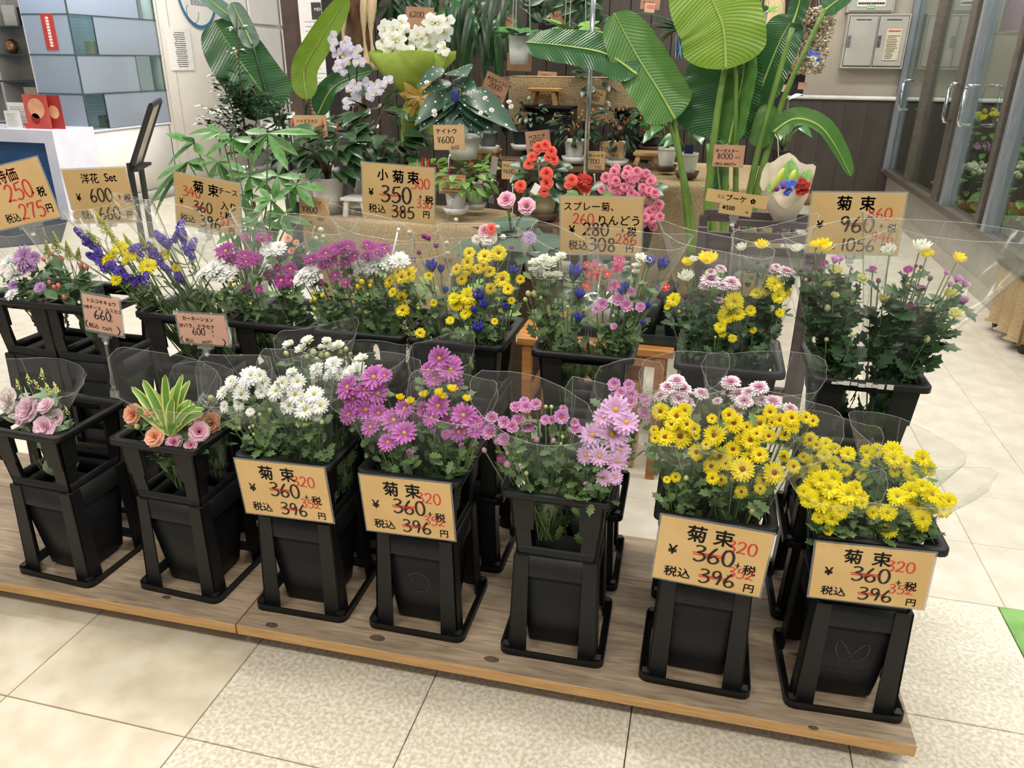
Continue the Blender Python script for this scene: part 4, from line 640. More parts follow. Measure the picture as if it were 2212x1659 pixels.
card('kraft card reading Set at 600 yen above the goldenrod', ((140.5, 366.7), (281, 363), (291, 478), (151.4, 482)), [('洋花', .28, .74, .21, 'k', 'm'), ('Set', .64, .75, .22, 'k', 'm'), ('¥', .14, .42, .17, 'k'), ('600', .36, .40, .23, 'k', 'd'), ('+', .77, .40, .13, 'k', 'd'), ('税', .86, .39, .15, 'k'), ('税込', .15, .10, .16, 'k', 'm'), ('660', .43, .08, .22, 'k', 'd'), ('円', .84, .10, .14, 'k')], m_kraft, stem=[(228, 520, 0)], foot=(0, .838, RZ2-.004), **A5)
card('tilted kraft card with 360 replaced by red 340, in front of the pachira', ((387.3, 370.5), (536.7, 398.4), (507.6, 508.5), (365.8, 482)), [('菊', .29, .70, .22, 'k'), ('束', .51, .68, .22, 'k'), ('チース', .66, .74, .15, 'k', 'm'), ('入り', .69, .46, .19, 'k', 'm'), ('340', .14, .58, .18, 'r', 'd'), ('¥', .08, .42, .14, 'k'), ('360', .29, .33, .19, 'k', 'd'), ('+', .67, .31, .11, 'k', 'd'), ('税', .75, .29, .14, 'k'), ('税込', .08, .10, .15, 'k', 'm'), ('396', .38, .06, .21, 'k', 'd'), ('374', .67, .15, .17, 'r', 'd'), ('円', .80, .03, .12, 'k'), ('-', .28, .36, .1, 'r', 's', 0, 3.2)], m_kraft, stem=[(441, 530, 0)], foot=(0, .838, RZ2-.004), **A5)
card('big kraft card with 350 replaced by red 300, on a white stem', ((788.6, 350), (948, 363), (934, 484.4), (773.4, 468)), [('小', .22, .72, .2, 'k'), ('菊', .42, .70, .22, 'k'), ('束', .62, .70, .22, 'k'), ('¥', .10, .42, .16, 'k'), ('350', .27, .33, .28, 'k', 'd'), ('+', .77, .40, .12, 'k', 'd'), ('税', .86, .37, .15, 'k'), ('税込', .09, .13, .16, 'k', 'm'), ('385', .41, .07, .21, 'k', 'd'), ('円', .83, .12, .13, 'k'), ('300', .68, .60, .17, 'r', 'd', .06), ('330', .75, .28, .14, 'r', 'd'), ('-', .24, .40, .1, 'r', 's', 0, 5.), ('-', .4, .13, .1, 'r', 's', 0, 4.)], m_kraft, stem=[(847, 555, 0)], foot=(0, .838, RZ2-.004), clip=False, **A5)
card('big kraft card for spray mums and gentians, 280 struck for 260', ((1210.6, 422.8), (1395, 425.3), (1384.8, 554), (1205, 548)), [('スプレー菊、', .05, .76, .17, 'k', 'm'), ('りんどう', .45, .53, .20, 'k', 'm'), ('260', .17, .53, .17, 'r', 'd'), ('¥', .12, .37, .17, 'k'), ('280', .29, .34, .21, 'k', 'd'), ('+', .73, .37, .12, 'k', 'd'), ('税', .81, .36, .15, 'k'), ('税込', .11, .11, .16, 'k', 'm'), ('308', .36, .08, .22, 'k', 'd'), ('286', .68, .21, .17, 'r', 'd'), ('円', .80, .09, .13, 'k'), ('=', .31, .40, .12, 'r', 's', 0, 2.9), ('=', .37, .15, .1, 'r', 's', 0, 3.2)], m_kraft, stem=[(1300, 570, 0)], foot=(0, .838, RZ2-.004), **A5)
card('big kraft card with 960 struck for red 860, behind the largest bouquets', ((1750.7, 413), (1959.6, 416.5), (1943, 552), (1738, 548)), [('菊', .28, .73, .22, 'k'), ('束', .52, .73, .22, 'k'), ('860', .62, .58, .17, 'r', 'd'), ('¥', .10, .42, .16, 'k'), ('960', .35, .37, .24, 'k', 'd'), ('+', .75, .41, .11, 'k', 'd'), ('税', .84, .39, .13, 'k'), ('946', .69, .22, .16, 'r', 'd'), ('税込', .1, .1, .15, 'k', 'm'), ('1056', .37, .07, .2, 'k', 'd'), ('円', .80, .08, .13, 'k'), ('=', .37, .43, .12, 'r', 's', 0, 3.2)], m_kraft, stem=[(1840, 580, 0)], foot=(0, .838, RZ2-.004), **A5)
card('small curled kraft strip for mini bouquets with a drawn tulip', ((1530.4, 407), (1660, 425.3), (1655.7, 453), (1520.8, 433)), [('ミニ', .18, .4, .34, 'k', 'm'), ('ブーケ', .32, .3, .6, 'k'), ('✿', .72, .3, .6, 'k', 'm')], m_kraft, Y=.974, stem=None, sleeve=0)
card('tiny printed 500 yen card clipped below the curled mini bouquet strip', ((1555.7, 436), (1626.6, 445.6), (1622.8, 470.4), (1550, 460)), [('¥500', .1, .42, .58, 'k'), ('+税', .78, .32, .22, 'k', 'm')], m_kraft, Y=.97, stem=[(1585, 500, 0)], foot=(0, .838, RZ2-.004), sleeve=.05)
card('pinkish handwritten card for lisianthus at 660 yen on a jointed clip stand', ((181, 630), (269.6, 645.2), (260.8, 730), (175, 712)), [('トルコキキョウ', .14, .77, .125, 'k'), ('HBチース、ルスカス', .06, .6, .12, 'k'), ('660', .3, .37, .22, 'k', 'd'), ('エ', .67, .47, .1, 'k'), ('ン', .67, .35, .1, 'k'), ('<', .03, .1, .2, 'k', 'd'), ('税込', .12, .13, .13, 'k', 'm'), ('726円', .45, .12, .12, 'k', 'm'), ('>', .8, .05, .22, 'k', 'd')], m_pink, Y=.562, sleeve=.08, stem=[(228, 745, 0), (243, 825, 0)], foot=(0, .562, BZ+SH+CH-.004))
card('pinkish handwritten card for carnations at 600 yen on a jointed clip stand', ((392.4, 671.8), (503.3, 680.6), (486, 749), (371.6, 742)), [('カーネーション', .14, .75, .16, 'k'), ('SPバラ、ドラセナ', .06, .53, .16, 'k'), ('600', .3, .32, .2, 'k', 'd'), ('エ', .66, .42, .1, 'k'), ('ン', .66, .3, .1, 'k'), ('<', .04, .06, .2, 'k', 'd'), ('税込', .13, .08, .15, 'k', 'm'), ('660円', .45, .07, .14, 'k', 'm'), ('>', .83, .02, .24, 'k', 'd')], m_pink, Y=.562, sleeve=.08, stem=[(432, 775, 0), (436, 840, 0)], foot=(0, .562, BZ+SH+CH-.004))
PC = 'price cards among the potted plants'
def pc(label, quad, lines, paper=None, Y=3., stem=None):
    it = []
    for tx, a, b, s, o in lines: it.append((tx, a, b, s, 'k', o))
    card(label, quad, it, paper or m_tan, Y=Y, sleeve=.02, group=PC, stem=stem, clip=False)
pc('tan card for hibiscus half hidden by hibiscus leaves', ((632, 247), (708, 250), (705, 296), (637, 298)), [('ハイビスカス', .1, .66, .2, ''), ('¥1500', .1, .3, .26, 'm')], Y=2.72)
pc('tan card for begonia at 800 yen beside the burlap', ((649.4, 421.6), (713.4, 430), (708.4, 484.4), (643, 474)), [('ベゴニア', .25, .72, .18, 'm'), ('y800', .1, .36, .24, 'd'), ('880', .62, .08, .14, 'd')], Y=2.35, stem=[(676, 500, 0), (672, 530, 0)])
pc('tan card for cockscomb at 600 yen in front of the spotted begonia', ((936, 269.6), (1004, 269), (1004.3, 325), (937, 324)), [('ケイトウ', .08, .66, .25, ''), ('y600', .12, .28, .26, 'd'), ('660', .56, .04, .16, 'd')], Y=2.6, stem=[(969, 345, 0), (970, 420, 0)])
pc('tan card for gloxinia at 600 yen next to the coral begonia', ((1084, 348), (1133.7, 349.7), (1133, 390.8), (1083, 386)), [('グロキシニア', .05, .68, .2, ''), ('y600', .06, .34, .24, 'd'), ('660', .62, .06, .16, 'd')], Y=2.5, stem=[(1108, 420, 0), (1106, 500, 0)])
pc('brown card for begonia at 1500 yen above the coral begonia', ((1134, 286), (1187, 278), (1190.6, 329), (1138, 331.6)), [('ベコニア', .12, .66, .22, ''), ('1500', .14, .36, .25, 'd'), ('<税込 1650円>', .08, .1, .14, 'm')], m_brown, 2.5, [(1163, 345, 0), (1166, 415, 0)])
pc('tilted brown card for tree begonia at 2000 yen behind the spotted leaves', ((1051.4, 153), (1103.8, 174.7), (1087.3, 226.6), (1038, 200)), [('木立ちベコニア', .08, .7, .18, ''), ('2000', .24, .42, .22, 'd'), ('<税込 2200円>', .08, .12, .16, 'm')], m_brown, 3.2)
pc('small tan card for gajumaru at 3000 yen over the dark pot', ((1108.9, 243.5), (1138, 240.5), (1141.8, 266), (1110, 269)), [('ガジュマル', .1, .62, .25, ''), ('3000', .2, .25, .32, 'd')], Y=3.3, stem=[(1125, 285, 0), (1124, 300, 0)])
pc('tan card for hypericum at 1400 yen stuck to a white pot', ((1265.8, 187), (1308.9, 196), (1307, 228), (1260, 221)), [('ヒペリカム', .06, .62, .26, ''), ('y1400', .06, .2, .3, 'd')], Y=3.45)
pc('tan card with 1500 yen leaning on the hypericum saucer', ((1295, 305.6), (1347.6, 305), (1346.8, 344), (1295, 337)), [('y1500', .05, .34, .3, 'd'), ('1650', .52, .06, .18, 'd')], Y=3.1, stem=[(1322, 365, 0)])
pc('tan card for gerbera at 700 yen by the steel pole', ((1264.6, 325.8), (1308, 326.6), (1307, 368), (1261.5, 366)), [('ガーベラ', .15, .66, .24, ''), ('y700', .08, .32, .26, 'd'), ('770', .5, .05, .17, 'd')], Y=2.95, stem=[(1285, 390, 0), (1284, 420, 0)])
pc('brown card for the giant bird of paradise at 8000 yen', ((1542, 312), (1610, 313.4), (1606, 363), (1538.5, 359)), [('オーガスター', .06, .66, .19, ''), ('8000', .14, .36, .25, 'd'), ('エン', .7, .4, .14, ''), ('<税込 8800円>', .06, .08, .17, 'm')], m_brown, 2.28)
pc('brown card reading 6200 among the white orchids', ((877, 13), (939, 17), (936, 68), (876, 64.6)), [('6200', .14, .55, .25, 'd'), ('エン', .78, .6, .12, '')], m_brown, 3.05)
pc('shiny card on the little wooden stool', ((1160.8, 153), (1202.5, 155.7), (1201.8, 189), (1160, 186)), [('ミモリン', .2, .68, .2, ''), ('1800', .3, .38, .24, 'd'), ('<税込1980>', .1, .1, .16, 'm')], m_brown, 3.75)
pc('brown card for croton tucked in the dark leaves above the shelf', ((1184, 28), (1218, 20), (1222, 52), (1194, 60)), [('クロトン', .15, .62, .26, ''), ('y', .15, .25, .3, 'd')], m_brown, 3.9)
pc('brown card tilted among strap leaves near the hanging pot', ((1090, 32), (1116, 44), (1106, 62), (1082, 52)), [('アグラオ', .1, .5, .3, '')], m_brown, 3.4)
pc('brown card reading 1000 in red high above the blue pot', ((1384, -6), (1427, -2), (1424, 22), (1383, 20)), [('アンスリ', .1, .5, .3, '')], m_brown, 3.6)
card('little orange card with red 1000 pinned on the brown card', ((1394, 5), (1416, 8), (1413, 28), (1392, 26)), [('1000', .15, .4, .4, 'r', 'd')], m_pink, Y=3.58, sleeve=0, group=PC)
pc('brown card behind the small anthurium pot', ((1382, 264), (1425, 266), (1424, 297), (1381, 296)), [('<税込 1650円>', .08, .1, .18, 'm')], m_brown, 3.35)
pc('tiny dark card reading 150 beside the ribbed white pots', ((1408, 332), (1428, 331), (1426, 359), (1408, 360)), [('150', .15, .5, .3, 'd')], m_brown, 3.05)
pc('brown card slanted behind the drooping leaf', ((1668, 240), (1692, 246), (1688, 280), (1668, 275)), [('2-', .2, .6, .25, '')], m_brown, 2.86, [(1680, 300, 0), (1682, 345, .1)])
t = card('clear-stand notice with tiny red and black print among the cockscombs', ((948, 375.6), (1006, 377.6), (1007, 421), (946.8, 418)), [('', .05, .88, .95, 'r', 'l'), ('', .2, .72, .85, 'k', 'l'), ('', .25, .56, .7, 'k', 'l'), ('', .12, .40, .85, 'r', 'l'), ('', .12, .24, .85, 'k', 'l'), ('', .05, .08, .95, 'k', 'l')], m_tan, Y=2.56, sleeve=.05, group=PC, stem=[(976, 440, 0), (964, 482, 0)], name='notice_card', cat='notice')
card('grey backside of a small clip card near the gloxinia card', ((1054, 336), (1068, 338), (1080, 380), (1066, 377)), [], mat('grey_card', '8f8c84', '837f78', .6), Y=2.45, sleeve=.03, group=PC, stem=[(1077, 395, 0), (1062, 430, 0)])
card('small chalkboard tag with white writing by the stool', ((1103, 191), (1127, 190), (1128, 215), (1104, 216)), [('', .1, .75, .85, 'w', 'l'), ('', .1, .5, .9, 'w', 'l'), ('', .1, .25, .8, 'w', 'l')], mat('chalk_black', '20211f', '2a2b29', .7), Y=3.5, sleeve=0, group=PC)
card('blank kraft board hung under the hanging pot', ((1095, 114), (1148, 116), (1149, 155), (1096, 152)), [], m_brown, Y=3.25, sleeve=0, group=PC, name='kraft_board', cat='board')
# ================================================================ furniture behind the bucket rows
m_oak = mat('honey_wood', 'b97f45', '9a6632', .45, 8, stretch=(1, 8, 8), detail=6); m_oak2 = mat('pale_wood', 'c9a878', 'b59263', .55, 8, stretch=(1, 8, 8)); m_dwood = mat('dark_wood', '4a3b30', '3b2e25', .5, 8, stretch=(1, 8, 8)); m_shelf = mat('worn_brown_shelf', '6e5742', '57432f', .65, 8, stretch=(1, 9, 9)); m_blk = mat('black_board', '1d1b1b', '161515', .6)
m_burl = mat('burlap', 'b5a07c', '9a8460', .95, 160, bump=.8, detail=1); m_slat = mat('dark_panel', '453c36', '37302b', .6, 10, stretch=(9, 9, .3))
def bench(label, name, X0, X1, Y0, Y1, z, m, nsl=3, th=.024, leg=.03, brace=.5, cat='bench'):
    t = thing(name, label, cat, ((X0+X1)/2, (Y0+Y1)/2, 0)); w = (Y1-Y0)/nsl
    for k in range(nsl): bevel(obj('top_slat', MB().box(((X0+X1)/2, Y0+(k+.5)*w, z-th/2), (X1-X0, w*.93, th)), m, t, False), .003)
    for x in (X0+.04, X1-.04):
        for y in (Y0+.03, Y1-.03): obj('leg', MB().box((x, y, (z-th)/2), (leg, leg, z-th)), m, t, False)
        obj('side_rail', MB().box((x, (Y0+Y1)/2, z*brace), (leg*.7, Y1-Y0-.08, .03)), m, t, False)
    for y in (Y0+.03, Y1-.03): obj('apron', MB().box(((X0+X1)/2, y, z-th-.022), (X1-X0-.1, leg*.6, .035)), m, t, False)
    return t
q = at(1110, 740, 1.32); r_ = at(1456, 752, 1.32); BEZ = (q.z+r_.z)/2
bench('honey coloured slatted wooden bench behind the gentian bucket', 'wooden_bench', q.x, r_.x, 1.32, 1.72, BEZ, m_oak)
b = MB(); b.box((at(1300, 700, 1.5).x, 1.5, .16), (.3, .2, .32)); bevel(obj('crate', b, m_oak2, None, False), .006); tag(bpy.data.objects['crate'], 'pale plywood box on the floor under the honey bench', 'box')
def burlap(label, X0, X1, Y0, Y1, z, drop):
    t = thing('burlap_table', label, 'table', ((X0+X1)/2, (Y0+Y1)/2, 0)); per = []; n = 40; r = .07
    for i in range(n+1):
        a = 2*PI*i/n; cx, cy = cos(a), sin(a); sx = math.copysign(abs(cx)**.45, cx); sy = math.copysign(abs(cy)**.45, cy); per.append(((X0+X1)/2+sx*(X1-X0)/2, (Y0+Y1)/2+sy*(Y1-Y0)/2, i))
    rows = [[((X0+X1)/2, (Y0+Y1)/2, z)]*(n+1), [((x-(X0+X1)/2)*.96+(X0+X1)/2, (y-(Y0+Y1)/2)*.96+(Y0+Y1)/2, z) for x, y, i in per]]
    for k, (o, dz_) in enumerate(((1., -.012), (1.01, -.05), (1.02, -.5*drop), (1.04, -drop))):
        rows.append([((x-(X0+X1)/2)*(o+.012*k*sin(i*1.7))+(X0+X1)/2, (y-(Y0+Y1)/2)*(o+.012*k*sin(i*1.7))+(Y0+Y1)/2, z+dz_) for x, y, i in per])
    obj('burlap_cloth', MB().sheet(rows), m_burl, t)
    for sx in (-1, 1):
        for sy in (-1, 1): obj('leg', MB().box(((X0+X1)/2+sx*(X1-X0)*.4, (Y0+Y1)/2+sy*(Y1-Y0)*.36, z/2-.01), (.04, .04, z-.03)), m_dwood, t, False)
    obj('table_board', MB().box(((X0+X1)/2, (Y0+Y1)/2, z-.012), ((X1-X0)*.9, (Y1-Y0)*.9, .018)), m_dwood, t, False); return t
TL0, TL1 = at(632, 478, 2.5), at(1076, 490, 2.5); TLZ = at(800, 478, 2.5).z
burlap('long burlap covered table under the white pots and cockscombs', TL0.x, TL1.x, 2.5, 3.03, TLZ, TLZ-.03)
TR0, TR1 = at(1368, 398, 2.62), at(1712, 398, 2.62); TRZ = at(1440, 398, 2.62).z
burlap('burlap draped table beneath the ribbed white pots', TR0.x, TR1.x, 2.62, 3.5, TRZ, TRZ-.03)
# stepped shelves in the middle
SY = 3.1; s0, s1 = at(1040, 356, SY), at(1432, 362, SY); SZ = (s0.z+s1.z)/2
sh = thing('plant_shelf', 'worn brown stepped wooden shelf carrying the hypericum pots', 'shelf', ((s0.x+s1.x)/2, SY+.3, 0))
for (y, z, d) in ((SY, SZ, .34), (SY-.22, SZ-.26, .26), (SY+.4, SZ+.42, .36)):
    xs = TL1.x+.06 if y < SY else s0.x
    for kk in range(2): bevel(obj('shelf_board', MB().box(((xs+s1.x)/2, y+d*(.25+.5*kk), z-.015), (s1.x-xs, d/2-.004, .03)), m_shelf, sh, False), .003)
for x in (s0.x+.03, (s0.x+s1.x)/2, s1.x-.03):
    obj('upright', MB().box((x, SY+.3, (SZ-.03)/2), (.04, .04, SZ-.03)), m_shelf, sh, False); obj('upright', MB().box((x, SY+.72, (SZ+.39)/2), (.04, .04, SZ+.39)), m_shelf, sh, False)
tag(obj('burlap_runner', MB().box(((s0.x+s1.x)/2, SY+.51, SZ+.4225), (s1.x-s0.x-.1, .236, .004)).box(((s0.x+s1.x)/2, SY+.394, SZ+.31), (s1.x-s0.x-.1, .004, .226)), m_burl, None, False), 'burlap runner hanging over the upper shelf behind the black boxes', 'cloth')
for (x0, y0, x1, y1, Y, lb) in ((1130, 232, 1238, 345, 3.32, 'black open display box under the little wooden stool'), (1325, 238, 1405, 330, 3.36, 'black open display box behind the hypericum with red buds')):
    a, c = at(x0, y1, Y), at(x1, y0, Y); w, h = c.x-a.x, c.z-SZ; o = thing('display_box', lb, 'box', (a.x+w/2, Y+.05, SZ)); d = .1
    obj('back_panel', MB().box((a.x+w/2, Y+d, SZ+h/2), (w, .01, h)), m_blk, o, False)
    for xx in (a.x, c.x): obj('side_panel', MB().box((xx, Y+d/2, SZ+h/2), (.014, d, h)), m_blk, o, False)
    obj('top_panel', MB().box((a.x+w/2, Y+d/2, SZ+h), (w+.014, d, .014)), m_blk, o, False)
def stool(label, px0, px1, pyt, pyb, Y, m=None):
    a, c = at(px0, pyt, Y), at(px1, pyt, Y); zb = at((px0+px1)/2, pyb, Y).z; z = (a.z+c.z)/2; t = thing('little_stool', label, 'stool', ((a.x+c.x)/2, Y+.06, zb)); m = m or m_oak2
    bevel(obj('stool_top', MB().box(((a.x+c.x)/2, Y+.06, z-.008), (c.x-a.x, .13, .016)), m, t, False), .003); w = c.x-a.x
    for sx in (-1, 1):
        for yy in (Y+.015, Y+.105): obj('leg', MB().bar(((a.x+c.x)/2+sx*w*.3, yy, z-.012), ((a.x+c.x)/2+sx*w*.4, yy, zb), .022, .022), m, t, False)
    obj('stretcher', MB().bar(((a.x+c.x)/2-w*.34, Y+.06, (z+zb)/2), ((a.x+c.x)/2+w*.34, Y+.06, (z+zb)/2), .012, .02), m, t, False); return t
stool('little splayed wooden stool with the shiny card on it', 1140, 1207, 191, 232, 3.34, mat('golden_wood', 'b78d52', '9d743d', .5, 8, stretch=(1, 8, 8)))
stool('low pale wooden stool beside the ribbed white pots', 1368, 1428, 330, 357, 3.02)
stool('pale slatted stool under the coral begonia pot', 1142, 1212, 481, 540, 2.42, mat('walnut_stool', '8a6a48', '75573a', .5, 8, stretch=(1, 8, 8)))
stool('little white stool on the burlap beside the small mums card', 735, 792, 428, 470, 2.56, m_wplas)
stool('tiny slatted pine stand under the grey pot', 1030, 1072, 325, 347, 3.15)
# florist partition with dark vertical panels and the posts around it
pw0, pw1 = at(735, 100, 4.3), at(1688, 100, 4.3)
wp = tag(obj('wall_partition', MB().box(((pw0.x+pw1.x)/2, 4.36, 1.3), (pw1.x-pw0.x, .08, 2.6)), m_slat, None, False), kind='structure'); npan = 22
pme = MB().box((0, 0, 0), ((pw1.x-pw0.x)/npan-.006, .02, 2.6)).mesh('wall_panel', m_slat, False)
for i in range(npan): inst('wall_panel', pme, wp, Matrix.Translation((pw0.x+(i+.5)*(pw1.x-pw0.x)/npan, 4.312, 1.3)))
c0 = at(1690, 100, 4.2); tag(obj('trim_9', MB().box((c0.x, 4.3, 1.3), (.1, .18, 2.6)), mat('near_black_post', '2b2724', '221f1d', .5), None, False), kind='structure')
for k, (x0, x1, Y, m, nm) in enumerate(((624, 652, 6.6, mat('brown_column', '54423a', '463730', .5, 8), 'trim_10'), (652, 676, 6.8, mat('tan_column', 'b6a283', 'a59173', .7, 8), 'trim_11'), (712, 738, 4.6, mat('black_post', '2a2524', '211d1c', .4), 'trim_12'))):
    a, c = at(x0, 120, Y), at(x1, 120, Y); tag(obj(nm, MB().box(((a.x+c.x)/2, Y, 1.4), (c.x-a.x, .14, 2.8)), m, None, False), kind='structure')
    if k == 1:
        for i in range(58): obj('reed', MB().box(((a.x+c.x)/2+.16, Y-.075, .1+i*.036), (c.x-a.x+.4, .014, .028)), mat('reed_tan', 'b09a78', '9a8565', .7, 9), bpy.data.objects['trim_11'], False)
a, c = at(662, 205, 6.4), at(722, -20, 6.4); mb_ = thing('menu_board', 'white menu board with grey entries beyond the black post', 'board', (a.x, 6.4, 0))
obj('panel', MB().box(((a.x+c.x)/2, 6.4, (a.z+c.z)/2), (c.x-a.x, .02, c.z-a.z)), m_paper, mb_, False); obj('post', MB().box(((a.x+c.x)/2, 6.42, a.z/2), (.06, .03, a.z)), m_wplas, mb_, False)
b = MB(); text_rows(b, V((a.x, 6.389, a.z)), V((c.x-a.x, 0, 0)), V((0, 0, c.z-a.z)), [(.08+.045*i, .15, .5 if i % 3 else .85) for i in range(15)], .006); obj('entries', b, mat('grey_ink', '8a8987', '7a7977', .7), mb_, False)
h0, h1 = at(674, 42, 6.385), at(692, 5, 6.385); obj('heading_block', MB().box(((h0.x+h1.x)/2, 6.388, (h0.z+h1.z)/2), (h1.x-h0.x, .004, h1.z-h0.z)), mat('charcoal_print', '3b3a39', '333231', .6), mb_, False)
vs, fs = glyphs('MENU'); obj('heading', MB().add([(h0.x+.03+v[0]*.04, 6.384, (h0.z+h1.z)/2+v[1]*.04) for v in vs], fs), m_paper, mb_, False)
pl = at(1282, 0, 2.88); pb = at(1266, 378, 2.88)
pt = thing('steel_pole', 'thin chrome pole rising behind the gerbera card', 'pole', (pl.x, 2.88, 0)); obj('tube', MB().tube([(pl.x, 2.88, .01), (pl.x, 2.88, 2.5)], .012, 12), MATS['polished_chrome'], pt); obj('base_disc', MB().lathe([(.001, .014), (.08, .012), (.1, 0), (.001, 0)], 20, (pl.x, 2.88, 0)), MATS['polished_chrome'], pt)

# ================================================================ plants
def lm(name, rows_shape, m, droop=.25, fold=.18): b = MB(); leaf(b, (0, 0, 0), (0, 1, 0), (0, 0, 1), 1., rows_shape, 0, droop); return b.mesh(name, m)
HEART = [(0, .03), (.04, .2), (.15, .34), (.35, .38), (.6, .27), (.8, .13), (1., 0)]; ROUND = [(0, .05), (.1, .3), (.35, .46), (.65, .44), (.9, .24), (1., 0)]; LANCE = [(0, .015), (.18, .07), (.4, .13), (.62, .14), (.82, .09), (1., 0)]
def sleaf(name, c1, c2, rough=.32, sc=9): return mat(name, c1, c2, rough, sc, lo=.3, hi=.7)
g_hib = sleaf('hibiscus_leaf', '3f5f3c', '2c4529', .3); g_pach = sleaf('pachira_leaf', '5c8f45', '3f6e33', .4); g_dark = sleaf('deep_leaf', '2f4a2c', '1f3520', .3); g_anth = sleaf('anthurium_leaf', '4a8040', '2e5a2b', .25); g_cel = sleaf('bright_leaf', '6f9a3f', '4f7a30', .45); g_glo = sleaf('velvet_leaf', '35543a', '28432d', .6)
LM = {'hib': lm('leaf', HEART, g_hib), 'dark': lm('leaf', OVAL, g_dark), 'round': lm('leaf', ROUND, g_hib), 'anth': lm('leaf', HEART, g_anth), 'cel': lm('leaf', OVAL, g_cel), 'pach': lm('leaf', LANCE, g_pach, .12), 'glo': lm('leaf', ROUND, g_glo, .3), 'strap': lm('leaf', LONG, g_dark, .5), 'lance': lm('leaf', LANCE, g_dark, .3), 'orch': lm('leaf', OVAL, sleaf('orchid_leaf', '3c5c33', '2b4526', .25), .3)}
def lf(t, key, p, d, n, L, w=1.):
    d = V(d).normalized(); n = V(n); x = d.cross(n); x = x.normalized() if x.length > 1e-4 else V((1, 0, 0)); n = x.cross(d)
    M = Matrix(((x.x*L*w, d.x*L, n.x*L, p[0]), (x.y*L*w, d.y*L, n.y*L, p[1]), (x.z*L*w, d.z*L, n.z*L, p[2]), (0, 0, 0, 1))); return inst('leaf', LM[key], t, M)
m_pot = mat('white_pot', 'e4e4e0', 'd8d8d3', .35, 20); m_soil = mat('potting_soil', '4a3626', '33251a', .95, 60, bump=.6); m_terra = mat('brown_saucer', '5c3f2f', '4d3325', .5); m_bpot = mat('black_pot', '1e1f20', '17181a', .45); m_cream = mat('cream_pot', 'c9bd98', 'bfb28c', .4, 20); m_gpot = mat('grey_pot', '6d7378', '62686d', .5)
def pot(t, px, py, w, h, Y, m=None, saucer=None, ribs=0, taper=.72, sq_=False):   # py is the pixel row of the pot's foot; w rim width, h height in pixels
    p = at(px, py, Y); s = ppm(p); R = w/2/s; Hh = h/s/.95; b = MB(); m = m or m_pot
    prof = [(.001, .004), (R*taper, .002)]+([(R*(taper+(1-taper)*i/10)*(1.03 if i % 2 else .98), Hh*.86*i/10) for i in range(1, 10)] if ribs else [(R*(taper+.9*(1-taper)*.5), Hh*.45)])+[(R*.95, Hh*.87), (R, Hh*.88), (R, Hh), (R*.9, Hh), (R*.88, Hh*.85)]
    b.lathe(prof, 22, p); obj('pot', b, m, t); obj('soil', MB().lathe([(R*.89, Hh*.88), (.001, Hh*.9)], 18, p), m_soil, t)
    if saucer: obj('saucer', MB().lathe([(.001, -.012), (R*.95, -.012), (R*1.22, .018), (R*1.16, .018), (R*.92, -.006), (.001, -.006)], 22, p), saucer, t)
    return p+V((0, 0, Hh*.9)), R
def bushy(t, key, c, rx, rz, n, L, ry=None, up=.2, w=1., base=None, tex=.35):
    c = V(c); ry = ry or rx; 
    for i in range(n):
        a = rnd.uniform(0, 6.3); e = rnd.uniform(-1, 1); r = rnd.uniform(.55, 1.)**.6; p = c+V((rx*r*cos(a)*math.sqrt(1-e*e*.8), ry*r*sin(a)*math.sqrt(1-e*e*.8), rz*r*e)); o = (p-c)
        d = V((o.x/rx, o.y/ry, o.z/rz*.5)).normalized()+V((rnd.uniform(-.4, .4), rnd.uniform(-.4, .1), rnd.uniform(-.5, .2))); lf(t, key, p, d, V((d.x*.3, -.5, 1)), L*rnd.uniform(.65, 1.2), w)
    if base is not None:
        st = MB()
        for i in range(7): q = c+V((rnd.uniform(-.6, .6)*rx, rnd.uniform(-.6, .6)*ry, rnd.uniform(-.3, .7)*rz)); st.tube([base, V(base).lerp(q, .5)+V((0, 0, .03)), q], [.005, .004, .002], 5)
        obj('stems', st, mat('woody_stem', '6b5a40', '54452f', .8, 30), t)
def fl(t, key, px, py, s, Y, nv=(0, -.7, .6)):
    part, me, cme, style, cn = FL[key]; p = at(px, py, Y); M = frame(p, V(nv)+V((rnd.uniform(-.3, .3), rnd.uniform(-.2, .2), rnd.uniform(-.2, .2))), s/2/ppm(p), rnd.uniform(0, 6)); f = inst(part, me, t, M)
    if cme: inst(cn, cme, f, M)
    return p
PG = 'potted plants in the display'
def plant(label, px, py, Y, name='potted_plant', cat='plant', group=PG): return thing(name, label, cat, at(px, py, Y), group)
# hibiscus
for lb, (px, py, w, h, Y), (cx, cy, rx, rz), n, sc in (('hibiscus with red buds in a white pot on a brown saucer', (712, 458, 72, 70, 2.66), (718, 320, 62, 62), 70, m_terra), ('hibiscus in the white pot behind, nearest the pachira', (664, 435, 62, 60, 2.95), (645, 300, 48, 62), 46, None), ('tall hibiscus in a white pot below the lilac orchids', (795, 430, 70, 75, 2.85), (828, 290, 66, 86), 80, None)):
    t = plant(lb, px, py, Y); top, R = pot(t, px, py, w, h, Y, saucer=sc); c = at(cx, cy, Y); s = ppm(c); bushy(t, 'hib', c, rx/s, rz/s, n, 46/s, base=top)
    if sc:
        for x, y in ((632, 266), (697, 268), (727, 277)):
            p = at(x, y, Y-.12); obj('bud', MB().lathe([(.001, -.02), (.008, -.008), (.007, .01), (.001, .028)], 8, p), mat('hibiscus_bud', 'c95a52', 'a83f3b', .5), t)
